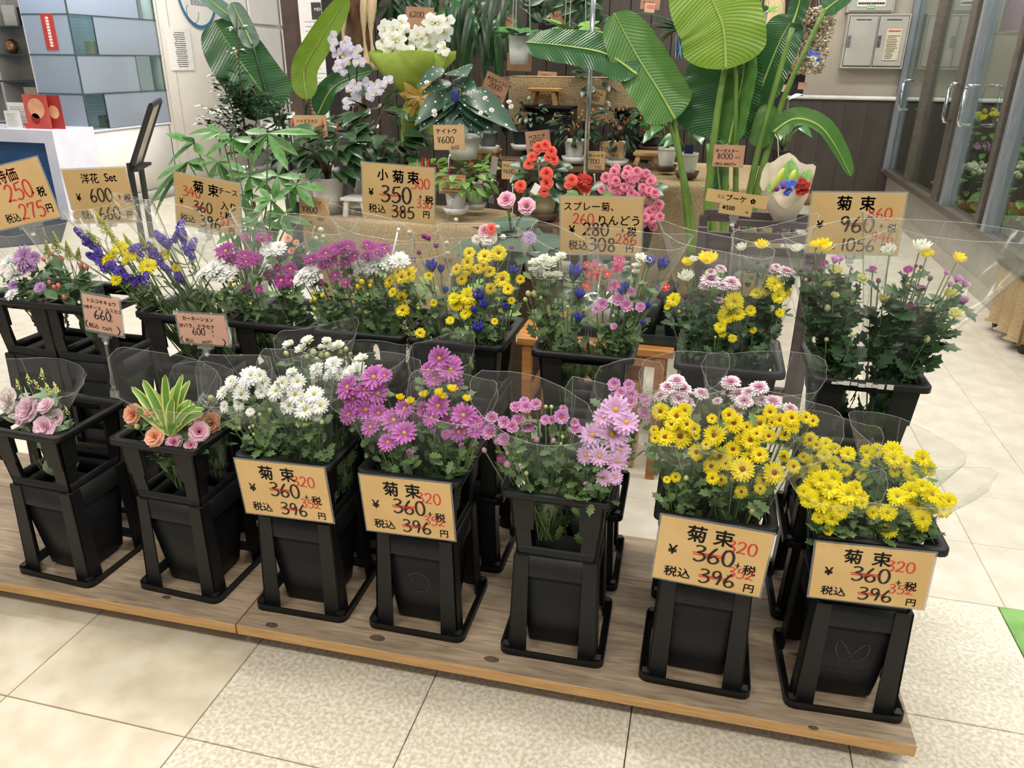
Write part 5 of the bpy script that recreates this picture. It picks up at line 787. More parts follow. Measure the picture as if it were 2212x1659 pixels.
# pachira
t = plant('pachira with long palmate green leaves at the burlap table end', 560, 560, 2.1)
hub0 = at(540, 640, 2.15); st = MB()
PH = [((578.5, 288.6), [(525, 278), (509, 332), (539, 352), (647, 332), (682, 278), (620, 362)], 0), ((586, 432), [(524, 502), (637, 512), (542, 428), (612, 422), (560, 404), (545, 455)], 0), ((406, 349), [(299, 451), (316, 464), (375, 431), (442, 346), (440, 368), (332, 383)], .05), ((420, 309), [(354, 352), (357, 283), (385, 315), (436, 330), (395, 290)], .1), ((478, 286), [(400, 281), (446, 266), (470, 340), (520, 320), (430, 300)], .15)]
for i in range(11): x, y = ((470, 350), (520, 420), (560, 480), (605, 470), (450, 410), (520, 500), (640, 400), (480, 470), (600, 380), (540, 380), (500, 300))[i]; PH.append(((x, y), [(x+60*cos(a_)*rnd.uniform(.7, 1.1), y+48*sin(a_)*rnd.uniform(.6, 1)+14) for a_ in [k*1.05+i for k in range(6)]], rnd.uniform(.05, .35)))
for (hx, hy), tips, dY in PH:
    h = at(hx, hy, 2.1+dY)
    for (x, y) in tips:
        q = at(x, y, 2.1+dY-rnd.uniform(-.05, .1)); d = q-h; lf(t, 'pach', h, d, (d.x*.2, -.55, .8), d.length, 1.45*min(1.2, .11/d.length) if d.length > .09 else 1.3)
    st.tube([h, h.lerp(hub0, .4)+V((0, .05, -.02)), hub0+V((rnd.uniform(-.02, .02), 0, 0))], [.003, .004, .006], 5)
obj('stems', st, mat('green_stem', '55753a', '46642f', .5, 20), t); tr = MB(); tr.tube([(hub0.x, hub0.y, .2), hub0, hub0+V((.02, 0, .12))], [.03, .024, .008], 8); obj('trunk', tr, mat('pachira_trunk', '6f7a4a', '5c663d', .7, 20), t); obj('pot', MB().lathe([(.001, .0), (.1, .0), (.13, .24), (.12, .24), (.1, .2), (.001, .2)], 20, (hub0.x, hub0.y, 0)), m_bpot, t)
# dark shrub
t = plant('dark small-leaved shrub with upright shoots before the white wall', 520, 430, 2.9); fo = MB(); st = MB()
def shoot(pts, n, L, sp):
    P_ = smoothpts([at(x, y, 2.9) for x, y in pts], 4); st.tube(P_, [.004]*len(P_), 5)
    for i in range(n): q = P_[int((len(P_)-1)*rnd.random()**.7)]; a = rnd.uniform(0, 6.3); leaf(fo, q+V((cos(a), sin(a), rnd.uniform(-.5, .5)))*sp*rnd.random(), (cos(a), sin(a), rnd.uniform(-.2, .8)), (0, -.4, 1), L*rnd.uniform(.7, 1.3), OVAL, 0, .3)
shoot([(545, 420), (530, 300), (520, 200), (510, 30)], 70, .042, .02)
for pts, n, sp in (([(535, 330), (500, 260), (455, 235)], 50, .06), ([(535, 330), (520, 230), (495, 180)], 90, .09), ([(540, 320), (560, 230), (545, 190)], 80, .09), ([(535, 330), (500, 230), (470, 155)], 40, .04), ([(535, 330), (480, 270), (440, 260)], 40, .05), ([(535, 300), (525, 240), (540, 215)], 90, .1), ([(540, 330), (600, 270), (615, 220)], 30, .04)): shoot(pts, n, .045, sp)
obj('stems', st, MATS['woody_stem'], t); tag(obj('foliage', fo, g_dark, t), kind='stuff'); b0 = at(545, 420, 2.9); obj('trunk', MB().tube([(b0.x, b0.y, .2), b0], .014, 7), MATS['woody_stem'], t); obj('pot', MB().lathe([(.001, 0), (.1, 0), (.13, .24), (.12, .24), (.1, .2), (.001, .2)], 20, (b0.x, b0.y, 0)), m_pot, t)
# giant bird of paradise plants
def striped(name, c1, c2, rough, sc=60, dist=2.):
    if name in MATS: return MATS[name]
    m = bpy.data.materials.new(name); MATS[name] = m; m.use_nodes = True; n = m.node_tree.nodes; L = m.node_tree.links; b = n['Principled BSDF']; b.inputs['Roughness'].default_value = rough
    tc = n.new('ShaderNodeTexCoord'); w = n.new('ShaderNodeTexNoise'); w.inputs['Scale'].default_value = 6; w.inputs['Detail'].default_value = 5; wv = n.new('ShaderNodeTexWave'); wv.bands_direction = 'Y'; wv.inputs['Scale'].default_value = 7; wv.inputs['Distortion'].default_value = .6; wv.inputs['Detail'].default_value = 3; bp = n.new('ShaderNodeBump'); bp.inputs['Strength'].default_value = .3; bp.inputs['Distance'].default_value = .006; L.new(tc.outputs['UV'], wv.inputs[0]); L.new(wv.outputs[0], bp.inputs['Height']); L.new(bp.outputs[0], b.inputs['Normal']); r = n.new('ShaderNodeValToRGB'); r.color_ramp.elements[0].color = lin(c2); r.color_ramp.elements[1].color = lin(c1); r.color_ramp.elements[0].position = .3; r.color_ramp.elements[1].position = .7
    L.new(tc.outputs['Object'], w.inputs[0]); L.new(w.outputs[0], r.inputs[0]); L.new(r.outputs[0], b.inputs[0])
    tl = n.new('ShaderNodeBsdfTranslucent'); mx = n.new('ShaderNodeMixShader'); mx.inputs[0].default_value = .2; L.new(r.outputs[0], tl.inputs[0]); L.new(b.outputs[0], mx.inputs[1]); L.new(tl.outputs[0], mx.inputs[2]); L.new(mx.outputs[0], n['Material Output'].inputs[0]); return m
s_dk = striped('strelitzia_dark', '356434', '27502a', .26); s_md = striped('strelitzia_mid', '547f38', '44702e', .33); s_lt = striped('strelitzia_young', '7c9c30', '698a2a', .38); m_rib = mat('pale_midrib', '9fb45f', '8aa04e', .4, 20)
def bigleaf(t, mid, Y, hw, m, nrm=(0, -1, .35), fold=.1, n=8, dy=None, tip=.9):   # mid: pixel path foot to tip; hw: half width px at middle
    P_ = [at(x, y, Y+(dy[i] if dy else 0)) for i, (x, y) in enumerate(mid)]; P_ = smoothpts(P_, n); k = len(P_)-1; s = ppm(P_[0]); ws = []
    for i in range(k+1):
        u = i/k; ws.append(hw/s*max(.02, (min(1., (u/.16))**.55)*(1 if u < .55 else math.sqrt(max(0., 1-((u-.55)/.45)**2.6)))))
    b = MB(); rows = []; ev = []
    nn = V(nrm)
    for i, p in enumerate(P_):
        d = (P_[min(i+1, k)]-P_[max(i-1, 0)]).normalized(); x = d.cross(nn).normalized(); y = x.cross(d); w = ws[i]
        rows.append([p+x*(w*c)+y*(fold*w*abs(c)**1.2+.035*w*sin(i*1.55+abs(c)*4.)*abs(c)) for c in (-1, -.8, -.55, -.28, -.06, .06, .28, .55, .8, 1)])
    b.sheet(rows); l = obj('leaf', b, m, t); uv = l.data.uv_layers.new(name='UVMap'); cs = (-1, -.8, -.55, -.28, -.06, .06, .28, .55, .8, 1)
    for lp in l.data.loops: uv.data[lp.index].uv = (cs[lp.vertex_index % 10], 1.6*(lp.vertex_index//10)/k+.22*abs(cs[lp.vertex_index % 10]))
    sm = l.modifiers.new('sub', 'SUBSURF'); sm.levels = sm.render_levels = 1
    obj('midrib', MB().tube([p+nn.normalized()*.002 for p in P_], [.006*(1-.8*i/k) for i in range(k+1)], 6), m_rib, l); return P_
def stalk(t, pts, r0, r1, Y, m=None): P_ = smoothpts([at(x, y, Y) for x, y in pts], 4); obj('stalk', MB().tube(P_, [r0+(r1-r0)*i/(len(P_)-1) for i in range(len(P_))], 8), m or mat('strelitzia_stalk', '6c8a3f', '587635', .35, 12), t)
t = plant('giant bird of paradise with huge paddle leaves in the middle of the display', 1540, 600, 2.35, 'bird_of_paradise', 'plant', 'bird of paradise plants')
bigleaf(t, [(1568, 150), (1562, 60), (1535, -10), (1525, -90)], 2.3, 88, s_lt, (.1, -1, .2), -.1)
bigleaf(t, [(1458, 258), (1425, 200), (1375, 120), (1326, 28)], 2.32, 62, s_md, (.5, -1, .3), .05)
bigleaf(t, [(1376, 162), (1310, 118), (1220, 100), (1136, 92)], 2.28, 50, s_dk, (.1, -.75, .75), .02)
bigleaf(t, [(1535, 302), (1550, 240), (1562, 170), (1565, 90)], 2.42, 82, s_dk, (-.1, -1, .2), .08)
bigleaf(t, [(1575, 312), (1590, 240), (1606, 160), (1612, 105)], 2.38, 42, s_md, (-.7, -1, .2), .35)
bigleaf(t, [(1632, 225), (1660, 150), (1690, 80), (1716, 38)], 2.5, 46, s_dk, (-.4, -1, .3), .1)
bigleaf(t, [(1712, 50), (1722, 20), (1735, -30)], 2.45, 20, s_dk, (.2, -1, .3), .2)
bigleaf(t, [(1780, 24), (1805, 5), (1840, -18)], 2.4, 22, s_dk, (.1, -1, .6), .2)
bigleaf(t, [(1670, 286), (1715, 258), (1765, 270), (1800, 310), (1838, 382)], 2.3, 22, s_md, (.3, -.8, .6), .5)
bigleaf(t, [(1640, 320), (1652, 270), (1668, 225)], 2.36, 24, s_md, (-.5, -1, .1), .3)
bigleaf(t, [(1556, 420), (1552, 380), (1548, 340)], 2.5, 20, s_dk, (0, -1, .2), .1)
for pts, r in (([(1492, 560), (1480, 420), (1462, 300), (1456, 255)], .016), ([(1500, 560), (1486, 420), (1440, 250), (1376, 162)], .013), ([(1520, 560), (1532, 400), (1550, 240), (1568, 140)], .019), ([(1560, 560), (1566, 430), (1570, 310)], .017), ([(1586, 560), (1590, 350), (1590, 120)], .014), ([(1600, 560), (1622, 400), (1660, 240), (1712, 60)], .016), ([(1610, 560), (1640, 400), (1690, 220), (1782, 20)], .015), ([(1612, 560), (1635, 400), (1668, 290)], .012), ([(1545, 560), (1535, 420), (1530, 310)], .015)): stalk(t, pts, r, r*.62, 2.36)
pb_ = at(1550, 600, 2.36); obj('pot', MB().lathe([(.001, 0), (.13, 0), (.17, .34), (.155, .34), (.13, .3), (.001, .3)], 24, (pb_.x, pb_.y, 0)), m_bpot, t); obj('stalk_bundle', MB().tube([(pb_.x, pb_.y, .3), pb_+V((0, 0, .05))], [.05, .07], 10), MATS['strelitzia_stalk'], t)
t = plant('bird of paradise with dark folded leaves before the white wall and brown column', 610, 420, 3.0, 'bird_of_paradise', 'plant', 'bird of paradise plants')
bigleaf(t, [(602, 242), (560, 190), (510, 120), (462, 45)], 3.0, 62, s_dk, (.5, -1, .25), .06)
bigleaf(t, [(548, 104), (525, 55), (500, 5)], 3.0, 20, sleaf('greyish_leaf', '5f7a68', '4a6352', .3), (.6, -.8, .3), .3)
bigleaf(t, [(512, 45), (470, 15), (430, -20)], 3.0, 20, MATS['greyish_leaf'], (.3, -.6, .8), .2)
bigleaf(t, [(664, 216), (658, 150), (690, 90), (752, -10)], 2.95, 27, s_lt, (.5, -1, .1), .25)
bigleaf(t, [(686, 250), (715, 195), (755, 170), (806, 152)], 3.0, 28, s_dk, (.2, -.7, .7), .3)
bigleaf(t, [(660, 300), (640, 318), (600, 330)], 2.9, 14, s_lt, (0, -.8, .7), .1)
for pts, r in (([(625, 430), (605, 300), (575, 200), (545, 95)], .011), ([(630, 430), (625, 330), (604, 240)], .013), ([(640, 430), (650, 300), (664, 216)], .011), ([(645, 430), (660, 330), (688, 245)], .011)): stalk(t, pts, r, r*.7, 3.0, mat('dark_stalk', '33462c', '2a3b24', .35))
b0 = at(634, 430, 3.0); obj('pot', MB().lathe([(.001, 0), (.12, 0), (.15, .3), (.14, .3), (.12, .26), (.001, .26)], 22, (b0.x, b0.y, 0)), m_bpot, t); obj('stalk_bundle', MB().tube([(b0.x, b0.y, .27), b0+V((0, 0, .04))], [.04, .05], 9), MATS['dark_stalk'], t)
# orchids
def orchid(nm, tip, base):
    b = MB()
    for a, L, w in ((PI/2, 1., .32), (PI/2+2.2, .95, .3), (PI/2-2.2, .95, .3)): b.blade([V((.05*cos(a), .05*sin(a), 0)), V((.4*cos(a), .4*sin(a), .05)), V((.75*cos(a), .75*sin(a), .02)), V((L*cos(a), L*sin(a), -.05))], [.08, w, w*.9, .05], (0, 0, 1), .1)
    for a in (.12, PI-.12): b.blade([V((.05*cos(a), .05*sin(a), .04)), V((.35*cos(a), .35*sin(a), .1)), V((.75*cos(a), .75*sin(a), .06)), V((1.05*cos(a), 1.05*sin(a), 0))], [.08, .48, .5, .1], (0, 0, 1), .1)
    l = MB().blade([V((0, 0, .1)), V((0, -.2, .25)), V((0, -.45, .2))], [.08, .2, .03], (0, 0, 1), .5)
    FL[nm] = ('orchid_flower', b.mesh('orchid_flower', petal(nm+'_petal', tip, base, .1, .6, .45, .3)), l.mesh('lip', mat('orchid_lip', 'd9cf8e', 'c8b96a', .5)), 'face', 'lip')
orchid('ow', 'f8f9f4', 'eef0dd'); orchid('ol', 'ded9ec', 'e9e2ee')
t = plant('white moth orchid arching over the lime wrapped pot', 900, 190, 3.0)
for x, y, s in ((830, 62, 34), (826, 92, 30), (848, 58, 30), (868, 50, 32), (845, 82, 36), (862, 88, 34), (872, 68, 30), (840, 108, 36), (858, 112, 28), (882, 112, 30), (930, 50, 36), (924, 80, 36), (950, 52, 34), (960, 72, 36), (945, 78, 30), (928, 102, 34), (912, 88, 28), (958, 105, 30), (902, 70, 30), (966, 45, 30), (890, 92, 28), (908, 108, 28)): fl(t, 'ow', x, y, s*1.15, 2.98+rnd.uniform(-.05, .05), (0, -1, .15))
for pts in ([(905, 190), (890, 90), (850, 40), (828, 60)], [(905, 190), (915, 100), (940, 45), (962, 70)]): stalk(t, pts, .004, .003, 3.02, MATS['woody_stem'])
pp0, pp1 = at(900, 312, 3.0), at(890, 195, 3.0); m_lime = mat('lime_tissue', 'a3b84e', '8fa63f', .6, 14, bump=.3)
rows = []
for i, (yy, w, amp) in enumerate(((314, 33, 0), (290, 36, .02), (240, 35, .03), (205, 18, .05), (190, 34, .1), (160, 62, .16), (128, 84, .24), (112, 82, .3))):
    c = at(885+ (900-885)*(yy > 200), yy, 3.0); s = ppm(c); rows.append([(c.x+w/s*(1+amp*sin(5*a_))*cos(a_), 3.0+w/s*.75*(1+amp*sin(5*a_+1))*sin(a_), c.z+.05*amp*sin(4*a_)*4*.12) for a_ in [2*PI*j/32 for j in range(33)]])
tw = plant('lime green tissue wrap with a gold ribbon around an orchid pot', 900, 314, 3.0, 'gift_wrap', 'wrap', 'wraps'); obj('tissue', MB().sheet(rows), m_lime, tw); m_gold = mat('gold_ribbon', 'b9963f', '9c7b2c', .35, 12)
c = at(905, 206, 2.92); bw_ = MB()
for a in (0, .7, 2.4, 3.1, 4.0, 5.4): bw_.blade([c, c+V((cos(a)*.05, -.03, sin(a)*.05)), c+V((cos(a)*.085, -.02, sin(a)*.07)), c+V((cos(a+.4)*.06, -.01, sin(a+.4)*.05)), c], [.012, .018, .02, .016, .01], (0, -1, .3), .1)
for a in (4.3, 5.1): bw_.blade([c, c+V((cos(a)*.06, -.02, sin(a)*.06)), c+V((cos(a)*.12, -.01, sin(a)*.13))], [.01, .012, .012], (0, -1, .2), .1)
obj('ribbon_bow', bw_, m_gold, tw)
t = plant('lilac-white moth orchid with two flower stems below the black post', 760, 400, 2.95)
for x, y, s in ((718, 80, 26), (722, 98, 26), (746, 92, 28), (728, 115, 26), (745, 123, 36), (772, 112, 28), (728, 142, 26), (742, 150, 28), (776, 134, 30), (755, 103, 24), (768, 184, 30), (792, 182, 28), (760, 195, 30), (812, 186, 32), (836, 177, 30), (806, 202, 34), (785, 192, 28), (768, 217, 32), (748, 224, 26), (820, 192, 26)): fl(t, 'ol', x, y, s*1.1, 2.85+rnd.uniform(-.05, .05), (-.1, -1, .3))
for pts in ([(775, 300), (760, 200), (748, 140), (722, 85)], [(775, 300), (758, 230), (790, 185), (836, 176)], [(775, 300), (770, 200), (772, 130)]): stalk(t, pts, .004, .003, 2.9, mat('black_stem', '23251f', '1d1f1a', .5))
o0 = at(790, 345, 2.95); 
for a in range(6): lf(t, 'orch', o0, (cos(a*1.1), sin(a*1.1), .35), (0, -.3, 1), .19, .8)
pot(t, 790, 415, 60, 62, 2.98)
# spotted begonia
m_spot = bpy.data.materials.new('spotted_leaf'); m_spot.use_nodes = True; n = m_spot.node_tree.nodes; L = m_spot.node_tree.links; tc = n.new('ShaderNodeTexCoord'); vo = n.new('ShaderNodeTexVoronoi'); vo.inputs['Scale'].default_value = 11; rp = n.new('ShaderNodeValToRGB'); e = rp.color_ramp.elements; e[0].position = .2; e[0].color = lin('dfe4dc'); e[1].position = .27; e[1].color = lin('33503f'); L.new(tc.outputs['Object'], vo.inputs[0]); L.new(vo.outputs[0], rp.inputs[0]); L.new(rp.outputs[0], n['Principled BSDF'].inputs[0]); n['Principled BSDF'].inputs['Roughness'].default_value = .35
LM['spot'] = lm('leaf', [(0, .04), (.05, .16), (.2, .26), (.45, .25), (.7, .16), (.9, .06), (1., 0)], m_spot, .15)
t = plant('spotted cane begonia with pale pink flowers in a white pot', 1002, 346, 2.85); top, R = pot(t, 1002, 344, 78, 48, 2.85)
for (x0, y0, x1, y1, w) in ((958, 148, 898, 182, 1.), (985, 150, 1006, 156, 2.2), (975, 195, 888, 262, 1.), (985, 205, 898, 276, 1.), (990, 212, 962, 268, 1.2), (1000, 200, 1118, 268, .9), (1000, 212, 1068, 278, 1.), (1008, 228, 1042, 292, 1.), (1000, 232, 1004, 292, 1.1), (985, 222, 938, 272, 1.1), (975, 180, 905, 195, .8), (992, 190, 955, 235, 1.1), (1010, 200, 1060, 240, 1.1), (985, 170, 1030, 190, 1.)): p, q_ = at(x0, y0, 2.82), at(x1, y1, 2.72); lf(t, 'spot', p, q_-p, (.1, -.6, .8), (q_-p).length, w)
for pts in ([(1000, 300), (990, 230), (980, 150)], [(1002, 300), (1000, 240), (1005, 205)], [(1000, 300), (995, 250), (985, 215)]): stalk(t, pts, .006, .004, 2.84, MATS['woody_stem'])
for x, y in ((1048, 212), (1038, 244), (1062, 238), (938, 240), (1100, 220), (1104, 230), (922, 178), (940, 248)): fl(t, 'lw', x, y, 11, 2.68)
p = at(982, 208, 2.7); tag(obj('plant_label', MB().ball(p, .02, .003, .03, 10, 8), mat('navy_label', '2b2f7a', '23275f', .4), t), 'blue oval plant label')
# dark strap-leaved plants at the back
t = plant('dark dragon tree with long hanging strap leaves behind the spotted begonia', 1010, 240, 3.55)
for i in range(46):
    x, y = rnd.uniform(925, 1110), rnd.uniform(-40, 60); p = at(x, y, 3.55+rnd.uniform(-.1, .2)); dx = rnd.uniform(-.5, .5); b = MB(); L_ = rnd.uniform(.16, .34); P_ = smoothpts([p, p+V((dx*.06, -.04, .0)), p+V((dx*.14, -.08, -L_*.5)), p+V((dx*.17, -.08, -L_))], 3); b.blade(P_, [.013*(.5+sin(PI*min(1, k/(len(P_)-1)+.12)))*1.1 for k in range(len(P_))], (0, -1, .2), .15); obj('leaf', b, g_dark if i % 3 else s_dk, t)
for pts in ([(985, 240), (1000, 150), (1010, 20), (1015, -60)], [(1040, 240), (1045, 120), (1060, -40)], [(960, 240), (950, 120), (955, -40)]): stalk(t, pts, .014, .01, 3.6, MATS['woody_stem'])
pot(t, 1010, 300, 90, 70, 3.6, m_gpot); obj('trunk', MB().tube([at(1010, 250, 3.6), at(1010, 150, 3.6)], .02, 8), MATS['woody_stem'], t)
t = plant('croton and fern tangle high behind the hanging pots', 1240, 30, 4.0)
for i in range(70): p = at(rnd.uniform(1120, 1290), rnd.uniform(-30, 60), 4.0+rnd.uniform(-.15, .1)); a = rnd.uniform(0, 6.3); lf(t, ('lance', 'dark', 'strap')[i % 3], p, (cos(a), -.3, sin(a)), (0, -1, .4), rnd.uniform(.08, .16))
pot(t, 1205, 110, 80, 50, 4.0, m_bpot)
t = plant('fan palm fronds at the top beside the fibrous trunk', 830, 150, 3.9)
for i in range(60): p = at(rnd.uniform(830, 960), rnd.uniform(-60, 10), 3.9); a = rnd.uniform(-2.8, -.3); lf(t, 'strap', p, (cos(a), -.2, sin(a)), (0, -1, .3), rnd.uniform(.2, .45), .5)
P_ = smoothpts([at(770, 330, 3.95), at(778, 160, 3.9), at(770, 60, 3.9), at(765, -60, 3.9)], 4); obj('fibrous_trunk', MB().tube(P_, [.05+.03*(i > 5)+.012*sin(i*2.1) for i in range(len(P_))], 10), mat('palm_fibre', '6b4d34', '4a3422', .9, 30, bump=1., stretch=(1, 1, .3)), t)
for x in (745, 790, 805): obj('raffia', MB().tube(smoothpts([at(x, -20, 3.8), at(x-4, 70, 3.78), at(x+6, 150, 3.8)], 4), [.02+.012*sin(i) for i in range(9)], 7), mat('raffia_tan', 'c9b48f', 'ab9670', .9, 30, bump=.6, stretch=(8, 8, .4)), t)
pot(t, 770, 350, 90, 60, 3.95, m_bpot)
# hanging pots
def hanging(lb, px, py, w, h, Y, m, n, key, tops, L=.1, sp=1.):
    t = plant(lb, px, py, Y, 'hanging_pot', 'hanging plant', 'hanging plants'); top, R = pot(t, px, py, w, h, Y, m, taper=.8)
    for a in (0.4, 2.5, 4.6): obj('cord', MB().tube([top+V((R*cos(a), R*sin(a), 0)), (top.x+.0*cos(a), top.y, 2.6)], .0022, 5), m_wplas, t)
    for i in range(n): a = i*6.28/n+.3; lf(t, key, top+V((cos(a), sin(a), 0))*R*.5, (cos(a)*sp, sin(a)*sp, rnd.uniform(.1, .9)), (0, -.2, 1), L*rnd.uniform(.7, 1.3), 1.1)
    return t
hanging('white hanging pot on three cords with a glossy rosette', 1121, 140, 48, 58, 3.0, mat('translucent_pot', 'd5d8d6', 'c9ccca', .35), 11, 'anth', None, .11)
hanging('white hanging pot above the striped paddle leaf', 1236, 118, 56, 46, 3.05, m_pot, 11, 'cel', None, .12)
t = hanging('blue and white patterned hanging pot with spider plant', 1476, 126, 40, 56, 3.1, mat('blue_pot', '3a7fb0', '2f6fa0', .35), 18, 'strap', None, .2, .8)
for i in range(14):
    a = i*.45; p0_ = at(1476, 126, 3.1); R_ = 20/ppm(p0_); H_ = 52/ppm(p0_); obj('white_lattice', MB().tube([p0_+V((R_*(.82+.17*k/6)*1.01*cos(a+k*.12*(1 if i % 2 else -1)), R_*(.82+.17*k/6)*1.01*sin(a+k*.12*(1 if i % 2 else -1)), H_*k/6)) for k in range(7)], .0016, 4), m_wplas, t)
hanging('slim white hanging pot beyond the tall paddle leaves', 1645, 66, 18, 36, 3.3, m_pot, 6, 'cel', None, .08)
# cockscombs, gloxinia, begonias, hypericum
def plume_mesh(nm, c1, c2):
    b = MB()
    for k in range(90):
        tt = rnd.random(); a = rnd.uniform(0, 6.3); r = .36*(1-tt)**.8+.03; p = V((r*cos(a), r*sin(a), tt*2)); d = V((cos(a)*.5, sin(a)*.5, 1)).normalized(); x = d.cross(V((0, 0, 1))).normalized(); b.add([p-x*.07, p+x*.07, p+d*.3], [(0, 1, 2)])
    b.lathe([(.3, 0), (.28, .6), (.15, 1.4), (.01, 2)], 8); FL[nm] = ('plume', b.mesh('plume', mat(nm+'_plume', c1, c2, .7, 20)), None, 'any', '')
plume_mesh('cm', 'a32a5c', '7f1c45'); plume_mesh('cr_', 'd04a4a', 'b83838'); plume_mesh('cyl', 'd8c34a', 'c7a93a'); plume_mesh('co', 'd8744a', 'c25f38')
for lb, (px, py, w, h, Y), fo_, pls, sc in (('cockscomb with magenta plumes in a white pot on a saucer', (985, 455, 48, 46, 2.62), (1000, 385, 45, 36), (('cm', 973, 368, 26), ('cm', 995, 368, 14), ('cr_', 1016, 348, 14)), m_pot), ('cockscomb with green leaves in a slim white pot behind the notice', (1028, 446, 38, 52, 2.8), (1030, 380, 34, 36), (('cr_', 1038, 372, 12), ('cm', 1044, 385, 10)), m_pot), ('red and yellow cockscombs just behind the small mums card', (915, 440, 50, 46, 2.75), (925, 372, 36, 20), (('cr_', 884, 352, 14), ('cyl', 902, 350, 14), ('cr_', 912, 346, 16), ('cyl', 920, 344, 12), ('cr_', 926, 350, 16), ('co', 938, 348, 12), ('cm', 928, 340, 12), ('co', 950, 355, 12)), None)):
    t = plant(lb, px, py, Y); top, R = pot(t, px, py, w, h, Y, saucer=sc); c = at(fo_[0], fo_[1], Y); s = ppm(c); bushy(t, 'cel', c, fo_[2]/s, fo_[3]/s, 46, 26/s, base=top)
    for k_, x, y, sz in pls: p = at(x, y+14, Y-.03); inst('plume', FL[k_][1], t, frame(p, (rnd.uniform(-.1, .1), 0, 1), sz*.6/ppm(p), 0))
for lb, (px, py, w, h, Y), fls in (('gloxinia with pink ruffled trumpets in a grey-white pot', (1104, 560, 62, 60, 1.9), (('ro', 1094, 432, 38), ('ro', 1138, 446, 38), ('pb', 1098, 440, 24))), ('gloxinia with pale ruffled flowers beside the globe amaranths', (1046, 590, 56, 50, 1.75), (('ro', 1048, 500, 30), ('lw', 1056, 512, 34), ('rb', 1062, 496, 26), ('lw', 1030, 518, 20))), ('gloxinia with a purple and white edged bloom', (1155, 590, 56, 50, 1.75), (('lv', 1143, 515, 32),))):
    t = plant(lb, px, py, Y); top, R = pot(t, px, py, w, h, Y, mat('grey_white_pot', 'b9bfc0', 'adb3b4', .4))
    for i in range(9): a = i*.7+.2; lf(t, 'glo', top, (cos(a), sin(a), rnd.uniform(0, .6)), (0, -.3, 1), .13*rnd.uniform(.8, 1.2), .8)
    for k_, x, y, s_ in fls: p = fl(t, k_, x, y, s_*1.1, Y-.05, (.1, -.9, .5)); obj('stalk', MB().tube([top, top.lerp(p, .5), p], .004, 5), m_stem, t)
tri = plant('low wooden riser holding the gloxinia pots behind the back row', 1104, 600, 1.83, 'plant_riser', 'riser', None); rz_ = at(1104, 560, 1.9).z-.004; rz2 = at(1046, 590, 1.75).z-.004
obj('upper_step', MB().box((at(1104, 560, 1.9).x, 1.95, rz_/2), (.34, .16, rz_)), m_dwood, tri, False); obj('lower_step', MB().box((at(1100, 590, 1.75).x, 1.78, rz2/2), (.44, .16, rz2)), m_dwood, tri, False)
t = plant('coral begonia with a white hang tag in a cream pot', 1172, 466, 2.45); top, R = pot(t, 1172, 466, 62, 50, 2.45, m_cream, m_terra); c = at(1172, 385, 2.45); s = ppm(c); bushy(t, 'round', c, 48/s, 42/s, 46, 30/s, base=top)
for x, y, s_ in ((1149, 340, 20), (1142, 356, 20), (1163, 318, 20), (1178, 315, 22), (1191, 328, 22), (1181, 375, 26), (1124, 402, 24), (1181, 397, 26), (1176, 413, 22), (1235, 390, 24), (1228, 400, 18), (1196, 345, 20), (1160, 330, 16), (1185, 340, 18), (1125, 408, 18)): fl(t, 'rb', x, y, s_*1.15, 2.33, (0, -1, .4))
tg = at(1157, 408, 2.3); obj('hang_tag', MB().box((0, 0, 0), (1, 1, 1)), m_paper, t, False).matrix_basis = WM[t.name].inverted() @ Matrix.Translation(tg) @ Matrix.Rotation(.5, 4, 'Y') @ Matrix.Diagonal((.03, .001, .044, 1))
t = plant('rose-pink double begonia cascading over its pot beside the steel pole', 1375, 520, 2.3); top, R = pot(t, 1375, 540, 70, 60, 2.35, m_bpot); c = at(1360, 425, 2.35); s = ppm(c); bushy(t, 'round', c, 62/s, 44/s, 40, 30/s, base=top)
for i in range(58):
    a, r = rnd.uniform(0, 6.3), math.sqrt(rnd.random()); x, y = 1352+58*r*cos(a), 398+36*r*sin(a)
    if i > 36: x, y = 1405+26*r*cos(a), 448+46*r*sin(a)
    fl(t, 'pb', x, y, rnd.uniform(19, 26), 2.24+rnd.uniform(-.03, .05), ((x-1360)*.006, -1, .35))
for lb, (px, py, w, h, Y), (cx, cy, rx, rz), ff in (('hypericum with red buds in a white pot, nearest the steel pole', (1240, 345, 46, 40, 3.14), (1238, 274, 44, 34), ()), ('hypericum behind the leaning 1500 card', (1331, 352, 46, 42, 3.16), (1335, 272, 52, 40), ((1338, 276, 10),))):
    t = plant(lb, px, py, Y); top, R = pot(t, px, py, w, h, Y, m_pot, m_pot); c = at(cx, cy, Y); s = ppm(c); bushy(t, 'lance', c, rx/s, rz/s, 90, 24/s, base=top, w=1.3)
    for i in range(16): p = at(cx+rnd.uniform(-1, 1)*rx, cy+rnd.uniform(-1.1, .2)*rz, Y-.1); obj('berry', MB().ball(p, .006, .006, .008, 6, 4), mat('orange_berry', 'c4603c', 'b98a3a', .4, 20), t)
    for x, y, s_ in ff: fl(t, 'pb', x, y, s_, Y-.12)
t = plant('gajumaru fig with a knobbly trunk in a dark blue pot', 1124, 318, 3.2); top, R = pot(t, 1124, 318, 36, 34, 3.2, mat('navy_pot', '262c36', '1f242d', .45), m_pot); obj('trunk', MB().tube(smoothpts([top, top+V((.02, 0, .05)), top+V((0, 0, .1)), top+V((.02, 0, .15))], 3), [.022, .02, .024, .02, .016, .014, .012, .01, .008, .006], 8), MATS['woody_stem'], t); c = at(1148, 240, 3.2); s = ppm(c); bushy(t, 'dark', c, 26/s, 22/s, 40, 16/s)
